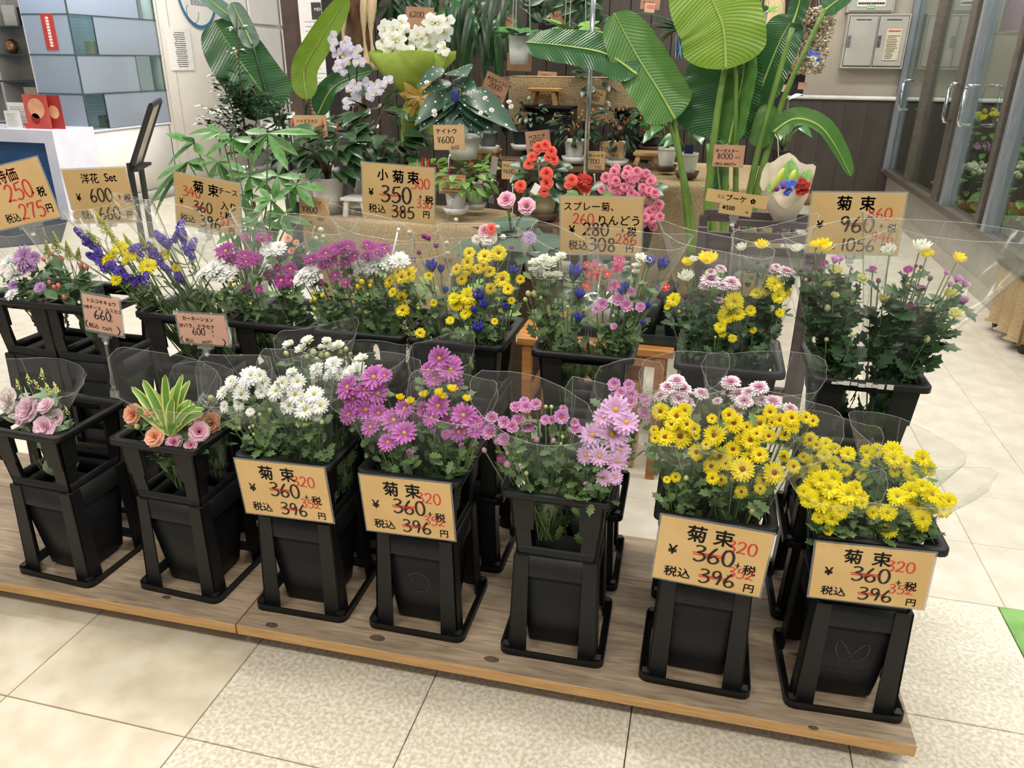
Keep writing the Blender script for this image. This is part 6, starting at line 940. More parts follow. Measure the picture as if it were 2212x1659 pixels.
t = plant('foliage plant in the white pot bearing the hypericum card', 1282, 266, 3.55); top, R = pot(t, 1282, 266, 44, 56, 3.55); bushy(t, 'dark', top+V((0, 0, .08)), .1, .06, 30, .08)
t = plant('foliage plant in a grey pot on the pine stand', 1055, 325, 3.2); top, R = pot(t, 1055, 322, 42, 34, 3.2, m_gpot, m_pot); bushy(t, 'dark', top+V((0, 0, .06)), .09, .06, 24, .07)
for lb, (px, py, w, h, Y), m, sc, sp in (('pink anthurium in a ribbed white pot on a brown saucer', (1438, 364, 40, 42, 2.95), m_pot, m_terra, (1413, 263, 24, '9c4a5a')), ('young anthurium in a ribbed white pot with a blue label', (1483, 378, 44, 44, 2.8), m_pot, m_terra, None), ('white anthurium in a square black pot before the dark boards', (1684, 362, 40, 36, min(3.4, atz(1684, 362, TRZ).y)), m_bpot, None, (1704, 215, 26, 'e8eadc')), ('foliage anthurium in the dark pot under the brown card', (1402, 322, 40, 26, 3.3), m_bpot, m_terra, None)):
    t = plant(lb, px, py, Y); top, R = pot(t, px, py, w, h, Y, m, sc, ribs=(m == m_pot)); st = MB()
    for i in range(9):
        a = i*.75+rnd.random(); q = top+V((cos(a)*.07, sin(a)*.07-.02, rnd.uniform(.06, .17))); st.tube([top, top.lerp(q, .6)+V((0, 0, .02)), q], .0025, 5); lf(t, 'anth', q, (cos(a), sin(a)-.2, -.35), (cos(a)*.4, -.6, 1), rnd.uniform(.07, .11), 1.)
    if sp: q = at(sp[0], sp[1], Y-.02); st.tube([top, top.lerp(q, .5), q], .0025, 5); b = MB(); leaf(b, q, (.5, -.4, .3), (0, -.5, 1), sp[2]*1.3/ppm(q), HEART, 0, .1); obj('spathe', b, mat('spathe_'+sp[3], sp[3], sp[3], .3), t)
    if '1483' in str(px): p = at(1488, 325, 2.76); obj('plant_label', MB().box(p, (.04, .002, .05)), MATS['navy_label'], t, False)
    obj('stems', st, m_stem, t)
t = plant('red gerbera with several daisy heads behind the coral begonia', 1265, 470, 2.6); top, R = pot(t, 1268, 500, 60, 50, 2.62, m_bpot)
for x, y, s_ in ((1265, 408, 34), (1262, 386, 38), (1290, 398, 24), (1245, 398, 22)): p = fl(t, 'gb', x, y, s_, 2.5, (0, -.6, .8)); obj('stalk', MB().tube([top, p], .003, 5), m_stem, t)
bushy(t, 'cel', top+V((0, 0, .02)), .1, .05, 24, .09)
p = at(1400, 460, 2.2); fl(t, 'yd', 1400, 464, 28, 2.4)
# ================================================================ the shop beyond on the left
m_frost = clear('frosted_glass', 'e6ecf4', .06, .3, 1.4, .6, 'd3ddea'); m_cgl = clear('case_glass', 'e4f0ee', .05, .03, 1.45); m_gedge = mat('glass_edge', '3f5a58', '36504e', .3); m_lilac = mat('lilac_white', 'e3e4f2', 'd8daea', .5, 6); m_blue = mat('blue_panel', '2f6196', '295585', .5, 6, stretch=(1, 1, 20)); m_box = mat('beige_box', 'cfc3a6', 'c2b596', .6, 20); m_gbox = mat('grey_box', '6d6f72', '5c5e62', .6, 20); m_gold2 = mat('gold_box', 'a5904f', '8f7b3e', .5, 12)
CY, CX2 = 4.93, -4.76
case = thing('display_case', 'frosted glass cosmetics display case on a white plinth', 'display case', (-4.5, 5.4, .705))
obj('back_panel', MB().box((CX2, 5.5, 1.5), (.02, 1.14, 1.6)), m_lilac, case, False); obj('floor_panel', MB().box((-4.53, 5.48, .697), (.46, 1.1, .016)), m_lilac, case, False)
obj('plinth', MB().box((-4.56, CY+.01, .345), (.5, .04, .69)), m_lilac, case, False)
for z in (1.0, 1.31, 1.62):
    obj('glass_shelf', MB().box((-4.53, 5.48, z), (.46, 1.1, .01)), m_cgl, case, False); obj('shelf_edge', MB().box((-4.297, 5.48, z), (.005, 1.1, .01)), m_gedge, case, False); obj('shelf_edge', MB().box((-4.53, CY-.004, z), (.46, .005, .01)), m_gedge, case, False)
for z0, z1, cuts in ((.705, 1.0, (CY, 5.17, 6.02)), (1.0, 1.31, (CY, 5.66, 6.02)), (1.31, 1.62, (CY, 5.2, 6.02)), (1.62, 2.3, (CY, 5.8, 6.02))):
    for i, (a, c) in enumerate(zip(cuts[:-1], cuts[1:])):
        clr = (i == 0 and z0 in (.705, 1.31)) or (i == 1 and z0 in (1.0, 1.62)); obj('pane', MB().box((-4.302, (a+c)/2, (z0+z1)/2), (.006, c-a-.006, z1-z0-.012)), m_cgl if clr else m_frost, case, False)
        obj('pane_joint', MB().box((-4.301, c, (z0+z1)/2), (.008, .006, z1-z0)), m_gedge, case, False)
    obj('pane', MB().box((-4.53, CY, (z0+z1)/2), (.45, .006, z1-z0-.012)), m_frost, case, False)
obj('corner_joint', MB().box((-4.302, CY, 1.5), (.01, .01, 1.6)), m_gedge, case, False)
lamp('case_lamp', (-4.52, 5.45, 2.3), .3, .9, 9, (.86, .92, 1.))
def boxes(lb, m, lst, grp, nm='product_box', cat='box'):
    for i, (x, y, z, w, d, h) in enumerate(lst): o = bevel(obj(nm, MB().box((x, y, z+h/2), (w, d, h)), m, None, False), .003); tag(o, lb, cat, grp)
boxes('beige cosmetics box in the row on the case shelf at eye height', m_box, [(-4.42, 5.27+i*.105, 1.315, .07, .085, .11) for i in range(7)], 'beige boxes on the case shelf')
boxes('dark grey box in the low double row at the bottom of the case', m_gbox, [(-4.40, 5.25+i*.085, .705+.055*k, .08, .078, .05) for i in range(6) for k in range(2)], 'dark grey boxes at the case bottom')
boxes('blurred dark bottle standing behind the frosted glass', m_gbox, [(-4.52, 5.1, 1.005, .05, .05, .12), (-4.5, 5.25, 1.005, .12, .1, .14), (-4.5, 5.42, 1.005, .1, .12, .12), (-4.48, 5.52, 1.005, .05, .05, .15)], 'dark bottles behind frosted glass', 'bottle', 'bottle')
# red vertical sign on the side pane
a, c = at(110, 108, CY-.01), at(103, 30, CY-.01); sg = thing('red_banner', 'narrow red vertical banner with white writing on the case side', 'banner', (a.x, CY-.01, a.z)); w_ = .16
obj('banner_sheet', MB().box(((a.x+c.x)/2, CY-.008, (a.z+c.z)/2), (w_*.75, .003, c.z-a.z)), mat('banner_red', 'c8403a', 'b83833', .5), sg, False); b = MB()
for i in range(10): b.box(((a.x+c.x)/2, CY-.0105, c.z-.03-i*(c.z-a.z-.04)/10), (.03, .001, .018))
tag(obj('white_writing', b, m_paper, sg, False), kind='stuff')
# open shelves further left
us = thing('shelf_unit', 'white wall shelves with gift boxes behind the counter', 'shelf', (-5.5, 5.75, 0)); obj('back_board', MB().box((-5.55, 5.96, 1.15), (1.5, .03, 2.3)), mat('grey_back', 'c4c2bd', 'b9b7b2', .7, 5), us, False); SHZ = []
for yy in (55, 116, 174, 262): z = at(60, yy, 5.7).z; SHZ.append(z); obj('shelf_board', MB().box((-5.55, 5.82, z-.01), (1.5, .26, .012)), m_gedge if yy < 200 else m_lilac, us, False)
for x in (-6.28, -5.9, -4.82): obj('divider', MB().box((x, 5.82, 1.15), (.03, .26, 2.3)), mat('shelf_white', 'dedbd5', 'd3d0ca', .6, 6), us, False)
X_ = lambda px: at(px, 120, 5.75).x
boxes('larger gold gift box on the middle wall shelf', m_gold2, [(X_(72), 5.78, SHZ[2], .14, .05, .22)], 'gold gift boxes'); boxes('smaller gold gift box half hidden by the case', m_gold2, [(X_(98), 5.78, SHZ[2], .1, .05, .18)], 'gold gift boxes')
[boxes(l_, m_box, [b_], 'beige gift boxes') for l_, b_ in (('leftmost beige gift box on the lowest wall shelf', (X_(52), 5.76, SHZ[3], .15, .06, .32)), ('middle beige gift box on the lowest wall shelf', (X_(77), 5.78, SHZ[3], .15, .06, .32)), ('taller beige gift box next to the case on the lowest wall shelf', (X_(100), 5.82, SHZ[3], .15, .06, .36)))]
boxes('black presentation box on the upper wall shelf', m_blk, [(X_(68), 5.78, SHZ[0], .13, .05, .16)], 'upper shelf items'); boxes('white picture card propped on the upper wall shelf', m_paper, [(X_(35), 5.78, SHZ[0], .15, .02, .18)], 'upper shelf items', 'picture_card', 'card')
o = obj('compact', MB().lathe([(.001, 0), (.03, 0), (.06, .05), (.055, .1), (.02, .13), (.001, .13)], 16, (X_(29), 5.76, SHZ[1])), mat('rose_gold', 'c79a78', 'a87c5c', .25, metal=.8)); tag(o, 'round rose gold ornament on the second wall shelf', 'ornament')
b = MB()
for i in range(14): a_ = rnd.uniform(0, 6.3); p = V((X_(78), 5.78, SHZ[1])); b.blade([p, p+V((cos(a_)*.05, sin(a_)*.03, .09)), p+V((cos(a_)*.09, sin(a_)*.05, .2))], [.006, .02, .004], (0, -1, .3), .2)
tag(obj('leaf_ornament', b, mat('bronze_leaf', '7a4d40', '5e382e', .3, metal=.4)), 'bronze leafy ornament on the second wall shelf', 'ornament')
# counter
k0, k1 = at(127, 283, 4.5), at(142, 470, 4.5); cz = k0.z; ct = thing('counter', 'white counter with a blue recessed front below the leaflets', 'counter', (-5.3, 4.7, 0)); cxr = (k0.x+k1.x)/2
obj('worktop', MB().box((cxr-.9, 4.72, cz-.05), (1.8, .46, .1)), m_lilac, ct, False); obj('blue_front', MB().box((cxr-.95, 4.62, (cz-.1)/2), (1.7, .04, cz-.1)), m_blue, ct, False); obj('end_panel', MB().box((cxr-.05, 4.72, (cz-.1)/2), (.1, .46, cz-.1)), m_lilac, ct, False)
def leaflet(lb, x0, y0, x1, y1, Y, m, rows=8, ink=None, acc=None):
    a, c = at(x0, y1, Y), at(x1, y0, Y); t = thing('leaflet', lb, 'leaflet', (a.x, Y, cz), 'leaflets on the counter'); h = c.z-cz
    obj('sheet', MB().box(((a.x+c.x)/2, Y, cz+h/2), (c.x-a.x, .004, h)), m, t, False); b = MB()
    if rows: text_rows(b, V((a.x, Y-.0025, cz)), V((c.x-a.x, 0, 0)), V((0, 0, h)), [(.1+.8*i/rows, .12, rnd.uniform(.6, .9)) for i in range(rows)], .02); obj('small_print', b, ink or MATS['grey_ink'], t, False)
    if acc:
        for (u, v_, r, mm) in acc: obj('printed_shape', MB().lathe([(.001, 0), (r*h, 0), (r*h, .001), (.001, .001)], 14), mm, t, False).matrix_basis = WM[t.name].inverted() @ Matrix.Translation((a.x+u*(c.x-a.x), Y-.0024, cz+v_*h)) @ Matrix.Rotation(PI/2, 4, 'X')
    return t
m_pr = mat('poster_red', 'cf5a50', 'b8453d', .5, 6); m_po = mat('poster_peach', 'e8b48c', 'd99a70', .5, 8)
leaflet('red and peach poster card on the counter', 62, 205, 98, 275, 4.62, m_pr, 0, None, [(.5, .6, .3, m_po), (.4, .3, .16, mat('poster_deep', '9c2a25', '8a231f', .4))])
leaflet('second red poster card half hidden by the case', 97, 206, 127, 275, 4.66, mat('poster_wine', 'a8332e', '962b27', .5, 6), 0, None, [(.6, .5, .2, m_po)])
leaflet('tall white leaflet with a red header on the counter', 26, 222, 60, 274, 4.66, m_paper, 9); leaflet('small white printed leaflet in front of the taller one', 17, 240, 41, 279, 4.6, m_paper, 9)
b = MB(); hp = at(58, 270, 4.56); hs = .028
pts = [(hs*16*sin(t_)**3/16, hs*(13*cos(t_)-5*cos(2*t_)-2*cos(3*t_)-cos(4*t_))/16) for t_ in [2*PI*i/24 for i in range(24)]]
b.add([(hp.x+x, 4.56, cz+.03+y) for x, y in pts]+[(hp.x+x, 4.566, cz+.03+y) for x, y in pts], [tuple(range(24)), tuple(range(47, 23, -1))]+[(i, (i+1) % 24, 24+(i+1) % 24, 24+i) for i in range(24)]); tag(obj('paper_heart', b, mat('heart_red', 'd8453c', 'c93c34', .5), None, False), 'red paper heart standing on the counter', 'ornament')
p0, p1, p2, p3 = atz(-260, 560, 0), atz(-60, 470, 0), atz(146, 476, 0), atz(132, 524, 0)
tag(obj('floor_mat', MB().add([V((q.x, q.y, .0)) for q in (p0, p1, p2, p3)]+[V((q.x, q.y, .012)) for q in (p0, p1, p2, p3)], [(4, 7, 6, 5), (0, 4, 5, 1), (1, 5, 6, 2), (2, 6, 7, 3), (3, 7, 4, 0)]), mat('navy_mat', '2f3542', '272c38', .8, 60), None, False), 'dark navy floor mat before the white counter', 'mat')
# round sign and notice on the white wall
rc, rb_ = atx(424, -14, WX), atx(428, 62, WX); RR = rc.z-rb_.z; sg = thing('round_sign', 'round shop sign with a blue rim on the white wall', 'sign', (WX, rc.y, rc.z-RR)); x = WX+.006
b = MB(); n = 48; b.add([(x, rc.y+RR*r_*cos(a_), rc.z+RR*r_*sin(a_)) for r_ in (1., .9) for a_ in [2*PI*i/n for i in range(n)]], [(i, (i+1) % n, n+(i+1) % n, n+i) for i in range(n)]); obj('blue_rim', b, mat('sign_blue', '2f78ad', '2a6d9e', .4), sg, False)
obj('disc', MB().add([(x-.003, rc.y+RR*cos(a_), rc.z+RR*sin(a_)) for a_ in [2*PI*i/n for i in range(n)]], [tuple(range(n))]), m_paper, sg, False)
vs, fs = glyphs('beauté'); tp = atx(411, 10, WX); obj('sign_lettering', MB().add([(x+.001, tp.y+v[0]*.105, tp.z+v[1]*.105) for v in vs], fs), mat('sign_grey', '6d7f95', '607187', .5), sg, False)
b = MB(); b.tube([(x+.001, rc.y-RR*.35+RR*.3*cos(a_), rc.z-RR*.55+RR*.3*sin(a_)) for a_ in [2.4+i*.22 for i in range(19)]], .003, 4); obj('swirl', b, MATS['sign_grey'], sg)
a, c = atx(372, 152, WX), atx(408, 62, WX); nt_ = thing('wall_notice', 'white typed notice under plastic on the white wall', 'notice', (WX, a.y, a.z)); obj('sheet', MB().box((WX-.004, (a.y+c.y)/2, (a.z+c.z)/2), (.018, c.y-a.y, c.z-a.z)), m_paper, nt_, False); b = MB()
text_rows(b, V((WX+.0055, a.y, a.z)), V((0, c.y-a.y, 0)), V((0, 0, c.z-a.z)), [(.08+.05*i, .3-.02*(i % 4), .72+.02*(i % 3)) for i in range(17)], .018); obj('small_print', b, m_ink, nt_, False)
# black easel sign seen from the side
e = thing('easel_sign', 'black framed easel sign seen edge-on in front of the white wall', 'sign', at(300, 440, 3.9)); A, B_, C_, D_ = at(282, 368, 3.75), at(326, 228, 3.9), at(346, 216, 4.25), at(303, 352, 4.1)
m_bf = mat('black_frame', '1f1d1c', '181716', .45)
for (p, q) in ((A, B_), (B_, C_), (C_, D_), (D_, A)): obj('frame_bar', MB().bar(p, q, .03, .022, 0, (1, 0, 0)), m_bf, e, False)
nn = (B_-A).cross(D_-A).normalized()*.004; obj('poster', MB().add([A+nn, B_+nn, C_+nn, D_+nn, A-nn, B_-nn, C_-nn, D_-nn], [(0, 1, 2, 3), (7, 6, 5, 4), (0, 4, 5, 1), (1, 5, 6, 2), (2, 6, 7, 3), (3, 7, 4, 0)]), mat('poster_grey', 'c9c3b8', 'a59d90', .5, 5), e, False)
for top, ft in ((A, at(290, 420, 3.75)), (D_, at(312, 420, 4.15))): obj('leg', MB().bar(top+V((0, 0, .05)), (ft.x, ft.y, 0), .035, .025, 0, (1, 0, 0)), m_bf, e, False)
obj('ledge', MB().bar(A+V((.02, 0, 0)), D_+V((.06, 0, 0)), .06, .02), m_bf, e, False)

# ================================================================ small bouquet rack, mini bouquet
rk = thing('flower_rack', 'dark wooden rack behind the mixed bouquets', 'rack', at(1640, 560, 1.7)); m_rk = mat('rack_brown', '55494a', '463c3d', .55, 8, stretch=(1, 8, 8))
zA, zB = at(1640, 512, 1.7).z, at(1640, 470, 1.95).z; xa, xb, xc = at(1516, 512, 1.7).x, at(1780, 512, 1.7).x, at(1590, 500, 1.7).x
for (x0, x1, Y, z, h) in ((xc, xb, 1.7, zA, .03), (xc, xb, 1.78, zA+.03, .02), (xa, xb, 1.95, zB, .04), (xa, xc+.02, 1.72, zA-.02, .05), (xa, xb, 1.95, zB-.12, .03), (xa, xb, 1.7, .12, .03), (xa, xb, 1.95, .12, .03)): obj('rail', MB().box(((x0+x1)/2, Y, z), (x1-x0, .022, h)), m_rk, rk, False)
for x_ in (xa, xc, xb):
    for Y in (1.71, 1.94): obj('post', MB().box((x_, Y, zB/2), (.03, .03, zB)), m_rk, rk, False)
for i in range(5): xx = xc+(xb-xc)*(i+.5)/5; obj('divider', MB().box((xx, 1.82, zA), (.012, .22, .02)), m_rk, rk, False)
obj('rack_floor', MB().box(((xa+xb)/2, 1.82, zA-.12), (xb-xa, .22, .015)), m_rk, rk, False)
mbq = thing('mini_bouquet', 'mini bouquet with lily buds, blue and red flowers in pale paper', 'bouquet', at(1690, 500, 1.84)); f0 = at(1690, 505, 1.84); m_pp = mat('pale_wrap_paper', 'd8cdb9', 'cbbfa9', .7, 12)
rows = []
for i, (yy, xx, w) in enumerate(((505, 1690, 8), (470, 1692, 20), (440, 1696, 36), (405, 1700, 48), (375, 1702, 54))):
    c = at(xx, yy, 1.84); s = ppm(c); rows.append([(c.x+w/s*cos(a_)*(1+.06*i*.4*sin(4*a_)), 1.84+.8*w/s*sin(a_), c.z+(.05*max(0, sin(a_))-.095*max(0, -sin(a_))+.012*sin(5*a_))*(i/4)) for a_ in [2*PI*j/24 for j in range(25)]])
obj('paper_wrap', MB().sheet(rows), m_pp, mbq)
for (x0, y0, x1, y1, w) in ((1668, 415, 1694, 362, 8), (1706, 395, 1718, 366, 7)):
    p, q = at(x0, y0, 1.8), at(x1, y1, 1.8); d = q-p; obj('lily_bud', MB().tube([p+d*k for k in (0, .15, .45, .75, .93, 1)], [w/ppm(p)*k for k in (.45, .8, 1, .8, .4, .05)], 8), mat('lily_bud_green', 'c0cc52', 'a5b53e', .45, 8), mbq)
for (x, y, k_, s_) in ((1692, 402, 'gp', 14), (1678, 408, 'gp', 12)): fl(mbq, k_, x, y, s_, 1.75)
head('bl', 'flower_head', d2(), petal('cobalt_petal', '5a78d8', '3f52b8', .2, .9), None, None); head('rd', 'flower_head', d2(), petal('crimson_petal', 'b8302c', '96201e', .2, .9), None, None)
for (x, y, k_, s_) in ((1700, 398, 'bl', 22), (1712, 396, 'bl', 20), (1690, 398, 'bl', 18), (1704, 412, 'bl', 18), (1698, 418, 'bl', 16), (1733, 392, 'rd', 24), (1726, 402, 'rd', 22), (1742, 400, 'rd', 22), (1730, 415, 'rd', 24), (1740, 412, 'rd', 18)): fl(mbq, k_, x, y, s_, 1.75)
for (x0, y0, x1, y1) in ((1700, 410, 1712, 340), (1735, 395, 1752, 362), (1668, 420, 1660, 395), (1730, 400, 1740, 366)): p, q = at(x0, y0, 1.82), at(x1, y1, 1.84); lf(mbq, 'cel', p, q-p, (0, -1, .3), (q-p).length, 1.)
fr = []
for i in range(5): fr.append([at(1672+(92-14*(4-i)*.4)*j/8-6*(4-i), 460-28*i-(10*sin(j*.8) if i == 4 else 0), 1.93-.05*sin(PI*j/8)) for j in range(9)])
obj('clear_film', MB().sheet(fr), m_film, mbq); obj('water_glass', MB().lathe([(.001, 0), (.035, 0), (.042, .09), (.04, .09), (.033, .004), (.001, .004)], 18, f0-V((0, 0, .01))), m_acry, mbq)
# ================================================================ pots on the bench, vinca, globe amaranth
m_tray = mat('dark_green_tray', '2c3a33', '243029', .5); ty = at(1420, 745, 1.4)
tr = thing('plant_tray', 'dark green tray with black pots on the honey bench', 'tray', (ty.x, 1.5, BEZ)); obj('tray', MB().box((ty.x, 1.52, BEZ+.006), (.2, .3, .012)).box((ty.x-.1, 1.52, BEZ+.02), (.006, .3, .03)).box((ty.x+.1, 1.52, BEZ+.02), (.006, .3, .03)).box((ty.x, 1.37, BEZ+.02), (.2, .006, .03)), m_tray, tr, False)
for (dx, Y, h) in ((-.045, 1.43, .12), (.05, 1.45, .12), (0., 1.58, .14)): obj('nursery_pot', MB().lathe([(.001, 0), (.032, 0), (.046, h), (.04, h), (.001, h-.012)], 16, (ty.x+dx, Y, BEZ+.012)), m_bpot, tr)
t = thing('potted_plant', 'vinca with pink and coral five-petalled flowers behind the gentians', 'plant', at(1300, 735, 1.5), PG); p = at(1300, 735, 1.5); p.z = BEZ
obj('pot', MB().lathe([(.001, 0), (.05, 0), (.07, .11), (.062, .11), (.001, .1)], 18, p), m_wplas, t); c = at(1300, 640, 1.5); bushy(t, 'dark', c, .12, .1, 70, .055, base=p+V((0, 0, .1)))
b = MB(); petals(b, 5, 1., .42, .1, -.05, .05, prof=(.3, .8, 1., .7)); head('vi', 'flower_head', b, petal('vinca_pink', 'e2568f', 'c92f6a', .15, .5), dome(.12, .05), m_paper); b = MB(); petals(b, 5, 1., .42, .1, -.05, .05, prof=(.3, .8, 1., .7)); head('vr', 'flower_head', b, petal('vinca_coral', 'e0524e', 'f0d0c0', .1, .3), dome(.1, .05), m_paper)
for x, y, s_, k_ in ((1338, 562, 30, 'vi'), (1335, 578, 26, 'vi'), (1292, 580, 28, 'vr'), (1272, 590, 20, 'vr'), (1284, 598, 24, 'vr'), (1268, 618, 22, 'vr'), (1312, 592, 20, 'vr'), (1328, 616, 24, 'vi'), (1268, 572, 18, 'vr'), (1288, 568, 20, 'vi'), (1438, 620, 20, 'vr')): fl(t, k_, x, y, s_, 1.38, (0, -1, .4))
t = thing('potted_plant', 'globe amaranth with white and purple button flowers behind the yellow mums', 'plant', at(985, 700, 1.35), PG); p = at(985, 700, 1.35); gz = .3; st = MB()
for x, y, s_, k_ in ((693, 497, 13, 'go'), (683, 515, 10, 'go'), (698, 511, 10, 'go'), (884, 502, 10, 'go'), (985, 475, 10, 'go'), (965, 525, 10, 'go'), (1075, 491, 11, 'go'), (1087, 512, 13, 'go'), (1045, 529, 10, 'go'), (871, 548, 11, 'go'), (967, 547, 10, 'go'), (988, 563, 12, 'go'), (916, 510, 12, 'gp'), (925, 514, 12, 'gp'), (942, 530, 12, 'gp'), (1105, 534, 10, 'gp'), (905, 545, 11, 'gp'), (893, 560, 11, 'gp')): q = fl(t, k_, x, y, s_, 1.3); st.tube([V((p.x+rnd.uniform(-.03, .03), 1.36, gz)), q.lerp(V((p.x, 1.36, gz)), .4)+V((0, 0, .05)), q], .0012, 4)
obj('stems', st, m_stem, t); bushy(t, 'cel', V((p.x, 1.36, .5)), .22, .12, 70, .06); obj('pot', MB().lathe([(.001, 0), (.1, 0), (.13, .3), (.12, .3), (.001, .29)], 18, (p.x, 1.36, 0)), m_bpot, t)
t = thing('potted_plant', 'salmon begonia peeking out behind the tall clear film', 'plant', at(630, 560, 1.7), PG); c = at(632, 545, 1.7); bushy(t, 'round', c-V((0, 0, .05)), .09, .09, 26, .06)
for x, y, s_ in ((622, 516, 20), (640, 524, 14), (630, 542, 18), (616, 524, 14)): fl(t, 'cn', x, y, s_, 1.62)
obj('pot', MB().lathe([(.001, 0), (.08, 0), (.11, c.z-.1), (.1, c.z-.1), (.001, c.z-.12)], 18, (c.x, c.y, 0)), m_pot, t)
pc('small tan card for the globe amaranth behind the yellow mums', ((948, 552), (998, 556), (998, 580), (948, 577)), [('千日', .2, .45, .45, 'm')], Y=1.28, stem=[(972, 600, 0), (972, 640, 0)])
# ================================================================ dried flowers on the dark post
dv = thing('dried_bunch', 'big bunch of cream dried flowers hanging by the dark post', 'dried flowers', at(1745, 185, 3.9)); b = MB(); st = MB(); ap = at(1765, -60, 3.95)
for i in range(1500):
    x, y = rnd.uniform(1690, 1812), rnd.uniform(15, 160); u = (y-15)/145.
    if abs(x-1760+25*u) > 52-10*u: continue
    q = at(x, y, 3.95+rnd.uniform(-.1, .05)); s_ = rnd.uniform(.008, .016); d = V((rnd.uniform(-1, 1), rnd.uniform(-1, 1), rnd.uniform(-1, 1))).normalized(); x2 = d.cross(V((.3, .5, .8))).normalized(); b.add([q+d*s_, q-d*s_*.5+x2*s_, q-d*s_*.5-x2*s_, q+V((0, -s_, 0))], [(0, 1, 2), (0, 1, 3), (1, 2, 3)])
    if i % 9 == 0: st.tube([ap, q], .0012, 3, cap=False)
tag(obj('dried_blooms', b, mat('dried_cream', 'e2d9c4', 'b8a686', .8, 30), dv, False), kind='stuff'); obj('dried_stems', st, mat('dried_stem', '6b5c48', '57493a', .8), dv)
bb0, bb1 = at(1680, 206, 4.0), at(1742, 148, 4.0); bo = thing('hook_board', 'black board with small price slips below the dried flowers', 'board', (bb0.x, 4.0, bb0.z)); obj('panel', MB().box(((bb0.x+bb1.x)/2, 4.0, (bb0.z+bb1.z)/2), (bb1.x-bb0.x, .02, bb1.z-bb0.z)), m_blk, bo, False)
for x0, y0, x1, y1 in ((1684, 158, 1703, 171), (1686, 183, 1704, 198), (1723, 178, 1744, 193)): a, c = at(x0, y1, 3.985), at(x1, y0, 3.985); obj('price_slip', MB().box(((a.x+c.x)/2, 3.987, (a.z+c.z)/2), (c.x-a.x, .004, c.z-a.z)), m_pink, bo, False)
a, c = at(1684, 36, 3.98), at(1700, -20, 3.98); tag(obj('post_sign', MB().box(((a.x+c.x)/2, 4.19, (a.z+c.z)/2), (c.x-a.x, .03, c.z-a.z)), m_paper, None, False), 'narrow white sign strip on the dark post', 'sign')
rf = MB(); 
for x in (1662, 1674): rf.tube(smoothpts([at(x+8, -40, 4.05), at(x+4, 30, 4.02), at(x-6, 90, 4.0)], 4), [.03, .034, .04, .044, .046, .048, .046, .04, .03], 8)
tag(obj('raffia_bundle', rf, MATS['raffia_tan']), 'pale raffia bundle hanging left of the white sign strip', 'raffia')
hb = thing('blue_white_posy', 'tiny white and blue posy hanging beside the dried bunch', 'posy', at(1758, 140, 3.85))
for x, y, s_, k_ in ((1756, 128, 20, 'ws'), (1762, 138, 18, 'ws'), (1764, 116, 14, 'bl'), (1752, 114, 14, 'bl'), (1768, 130, 12, 'bl')): fl(hb, k_, x, y, s_, 3.85)
# ================================================================ inside the cooler and the trolley
def bunch(lb, px, py, X, keys, n, rx, rz, leafk='dark', nl=40):
    c = atx(px, py, X); t = thing('flower_tub', lb, 'flower tub', (c.x, c.y, 0), 'tubs of flowers inside the cooler'); h = max(.2, c.z-.25); obj('tub', MB().lathe([(.001, .0), (.11, 0), (.14, h), (.13, h), (.001, h-.02)], 18, (c.x, c.y, 0)), m_bpot, t); bushy(t, leafk, c-V((0, 0, .08)), rx, rz, nl, .1, base=V((c.x, c.y, h)))
    for i in range(n):
        a = rnd.uniform(0, 6.3); r = math.sqrt(rnd.random()); p = c+V((rx*r*cos(a), rx*r*sin(a), rz*(.5+.5*(1-r)))); kk = keys[i % len(keys)]; part, me, cme, sty, cn = FL[kk]; M = frame(p, (-.4, -.5, .8), rnd.uniform(.02, .03), rnd.uniform(0, 6)); f = inst(part, me, t, M)
        if cme: inst(cn, cme, f, M)
bunch('yellow and purple chrysanthemum tub seen through the cooler glass', 1990, 310, 3.05, ('yd', 'yd', 'yb', 'mh'), 34, .2, .14); bunch('yellow-green leafy tub at the back of the cooler', 2150, 280, 3.15, ('by', 'yd'), 30, .3, .16, 'cel', 60); bunch('lilac flower tub in the middle of the cooler', 2120, 335, 3.2, ('lv', 'lp'), 26, .26, .1); bunch('white and grey-green filler tub behind the glass door', 2100, 390, 2.95, ('ws', 'bw', 'go'), 34, .2, .14, 'cel', 60); bunch('white flower tub at the near end of the cooler', 2200, 400, 2.95, ('ws', 'bw'), 26, .18, .14, 'cel', 50)
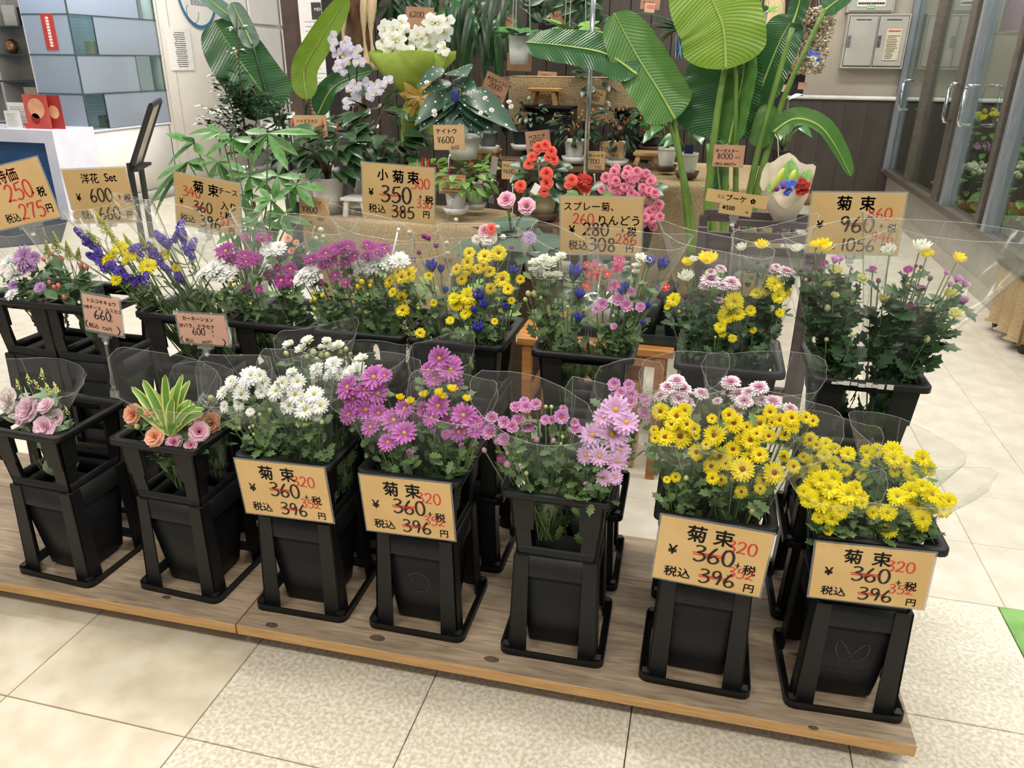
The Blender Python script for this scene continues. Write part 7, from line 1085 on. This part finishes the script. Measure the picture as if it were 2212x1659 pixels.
cs_ = thing('cooler_shelf', 'high wire shelf inside the cooler holding paper rolls', 'shelf', (3.3, 5.2, 0)); zz = atx(2080, 60, 3.3).z-.1
for k_ in range(11): obj('wire', MB().tube([(3.1+.04*k_, 3.2, zz-.004), (3.1+.04*k_, 7.2, zz-.004)], .004, 5), m_wplas, cs_)
for Y_ in (3.3, 5.2, 7.1): obj('upright', MB().box((3.53, Y_, zz/2), (.03, .03, zz)), m_wplas, cs_, False)
for px, py, lb in ((2080, 60, 'white paper roll hanging inside the cooler'), (2192, 60, 'mauve wrapping roll high inside the cooler')): c = atx(px, py, 3.3); tag(obj('paper_roll', MB().lathe([(.001, 0), (.1, 0), (.11, .02), (.11, .3), (.1, .32), (.001, .32)], 18, V((c.x, c.y, zz if 'zz' in globals() else c.z-.1))), m_paper if px < 2100 else mat('mauve_paper', '8c6f92', '7c5f82', .6)), lb, 'paper roll')
w0 = tag(obj('wall_right', MB().box((4.6, 4.6, 1.5), (.1, 5.6, 3.)), mat('cooler_wall', 'cdd3cf', 'c3c9c5', .6, 5), None, False), kind='structure')
tc_ = atz(2196, 762, 0); tl = thing('trolley', 'low trolley skirted in burlap at the picture edge', 'trolley', (tc_.x+.14, tc_.y, 0)); X0, Y0_ = tc_.x-.03, tc_.y-.05
obj('burlap_skirt', MB().sheet([[(X0+(.02*sin(j*1.3)+.012)*k_/3, Y0_+.5*j/16, .36-.1*k_) for j in range(17)] for k_ in range(4)]+[[(X0+.03*sin(j*1.3), Y0_+.5*j/16, .05) for j in range(17)]]).sheet([[(X0+.4*j/10, Y0_+.012*sin(j*1.9)*k_, .36-.31*k_/3) for j in range(11)] for k_ in range(4)]), m_burl, tl); obj('deck', MB().box((X0+.2, Y0_+.25, .36), (.42, .5, .02)), m_dwood, tl, False)
for dx, dy in ((.05, .05), (.35, .05), (.05, .45), (.35, .45)): obj('caster', MB().lathe([(.001, -.012), (.028, -.012), (.03, 0), (.028, .012), (.001, .012)], 14), m_bpot, tl).matrix_basis = WM[tl.name].inverted() @ Matrix.Translation((X0+dx, Y0_+dy, .03)) @ Matrix.Rotation(PI/2, 4, 'Y')
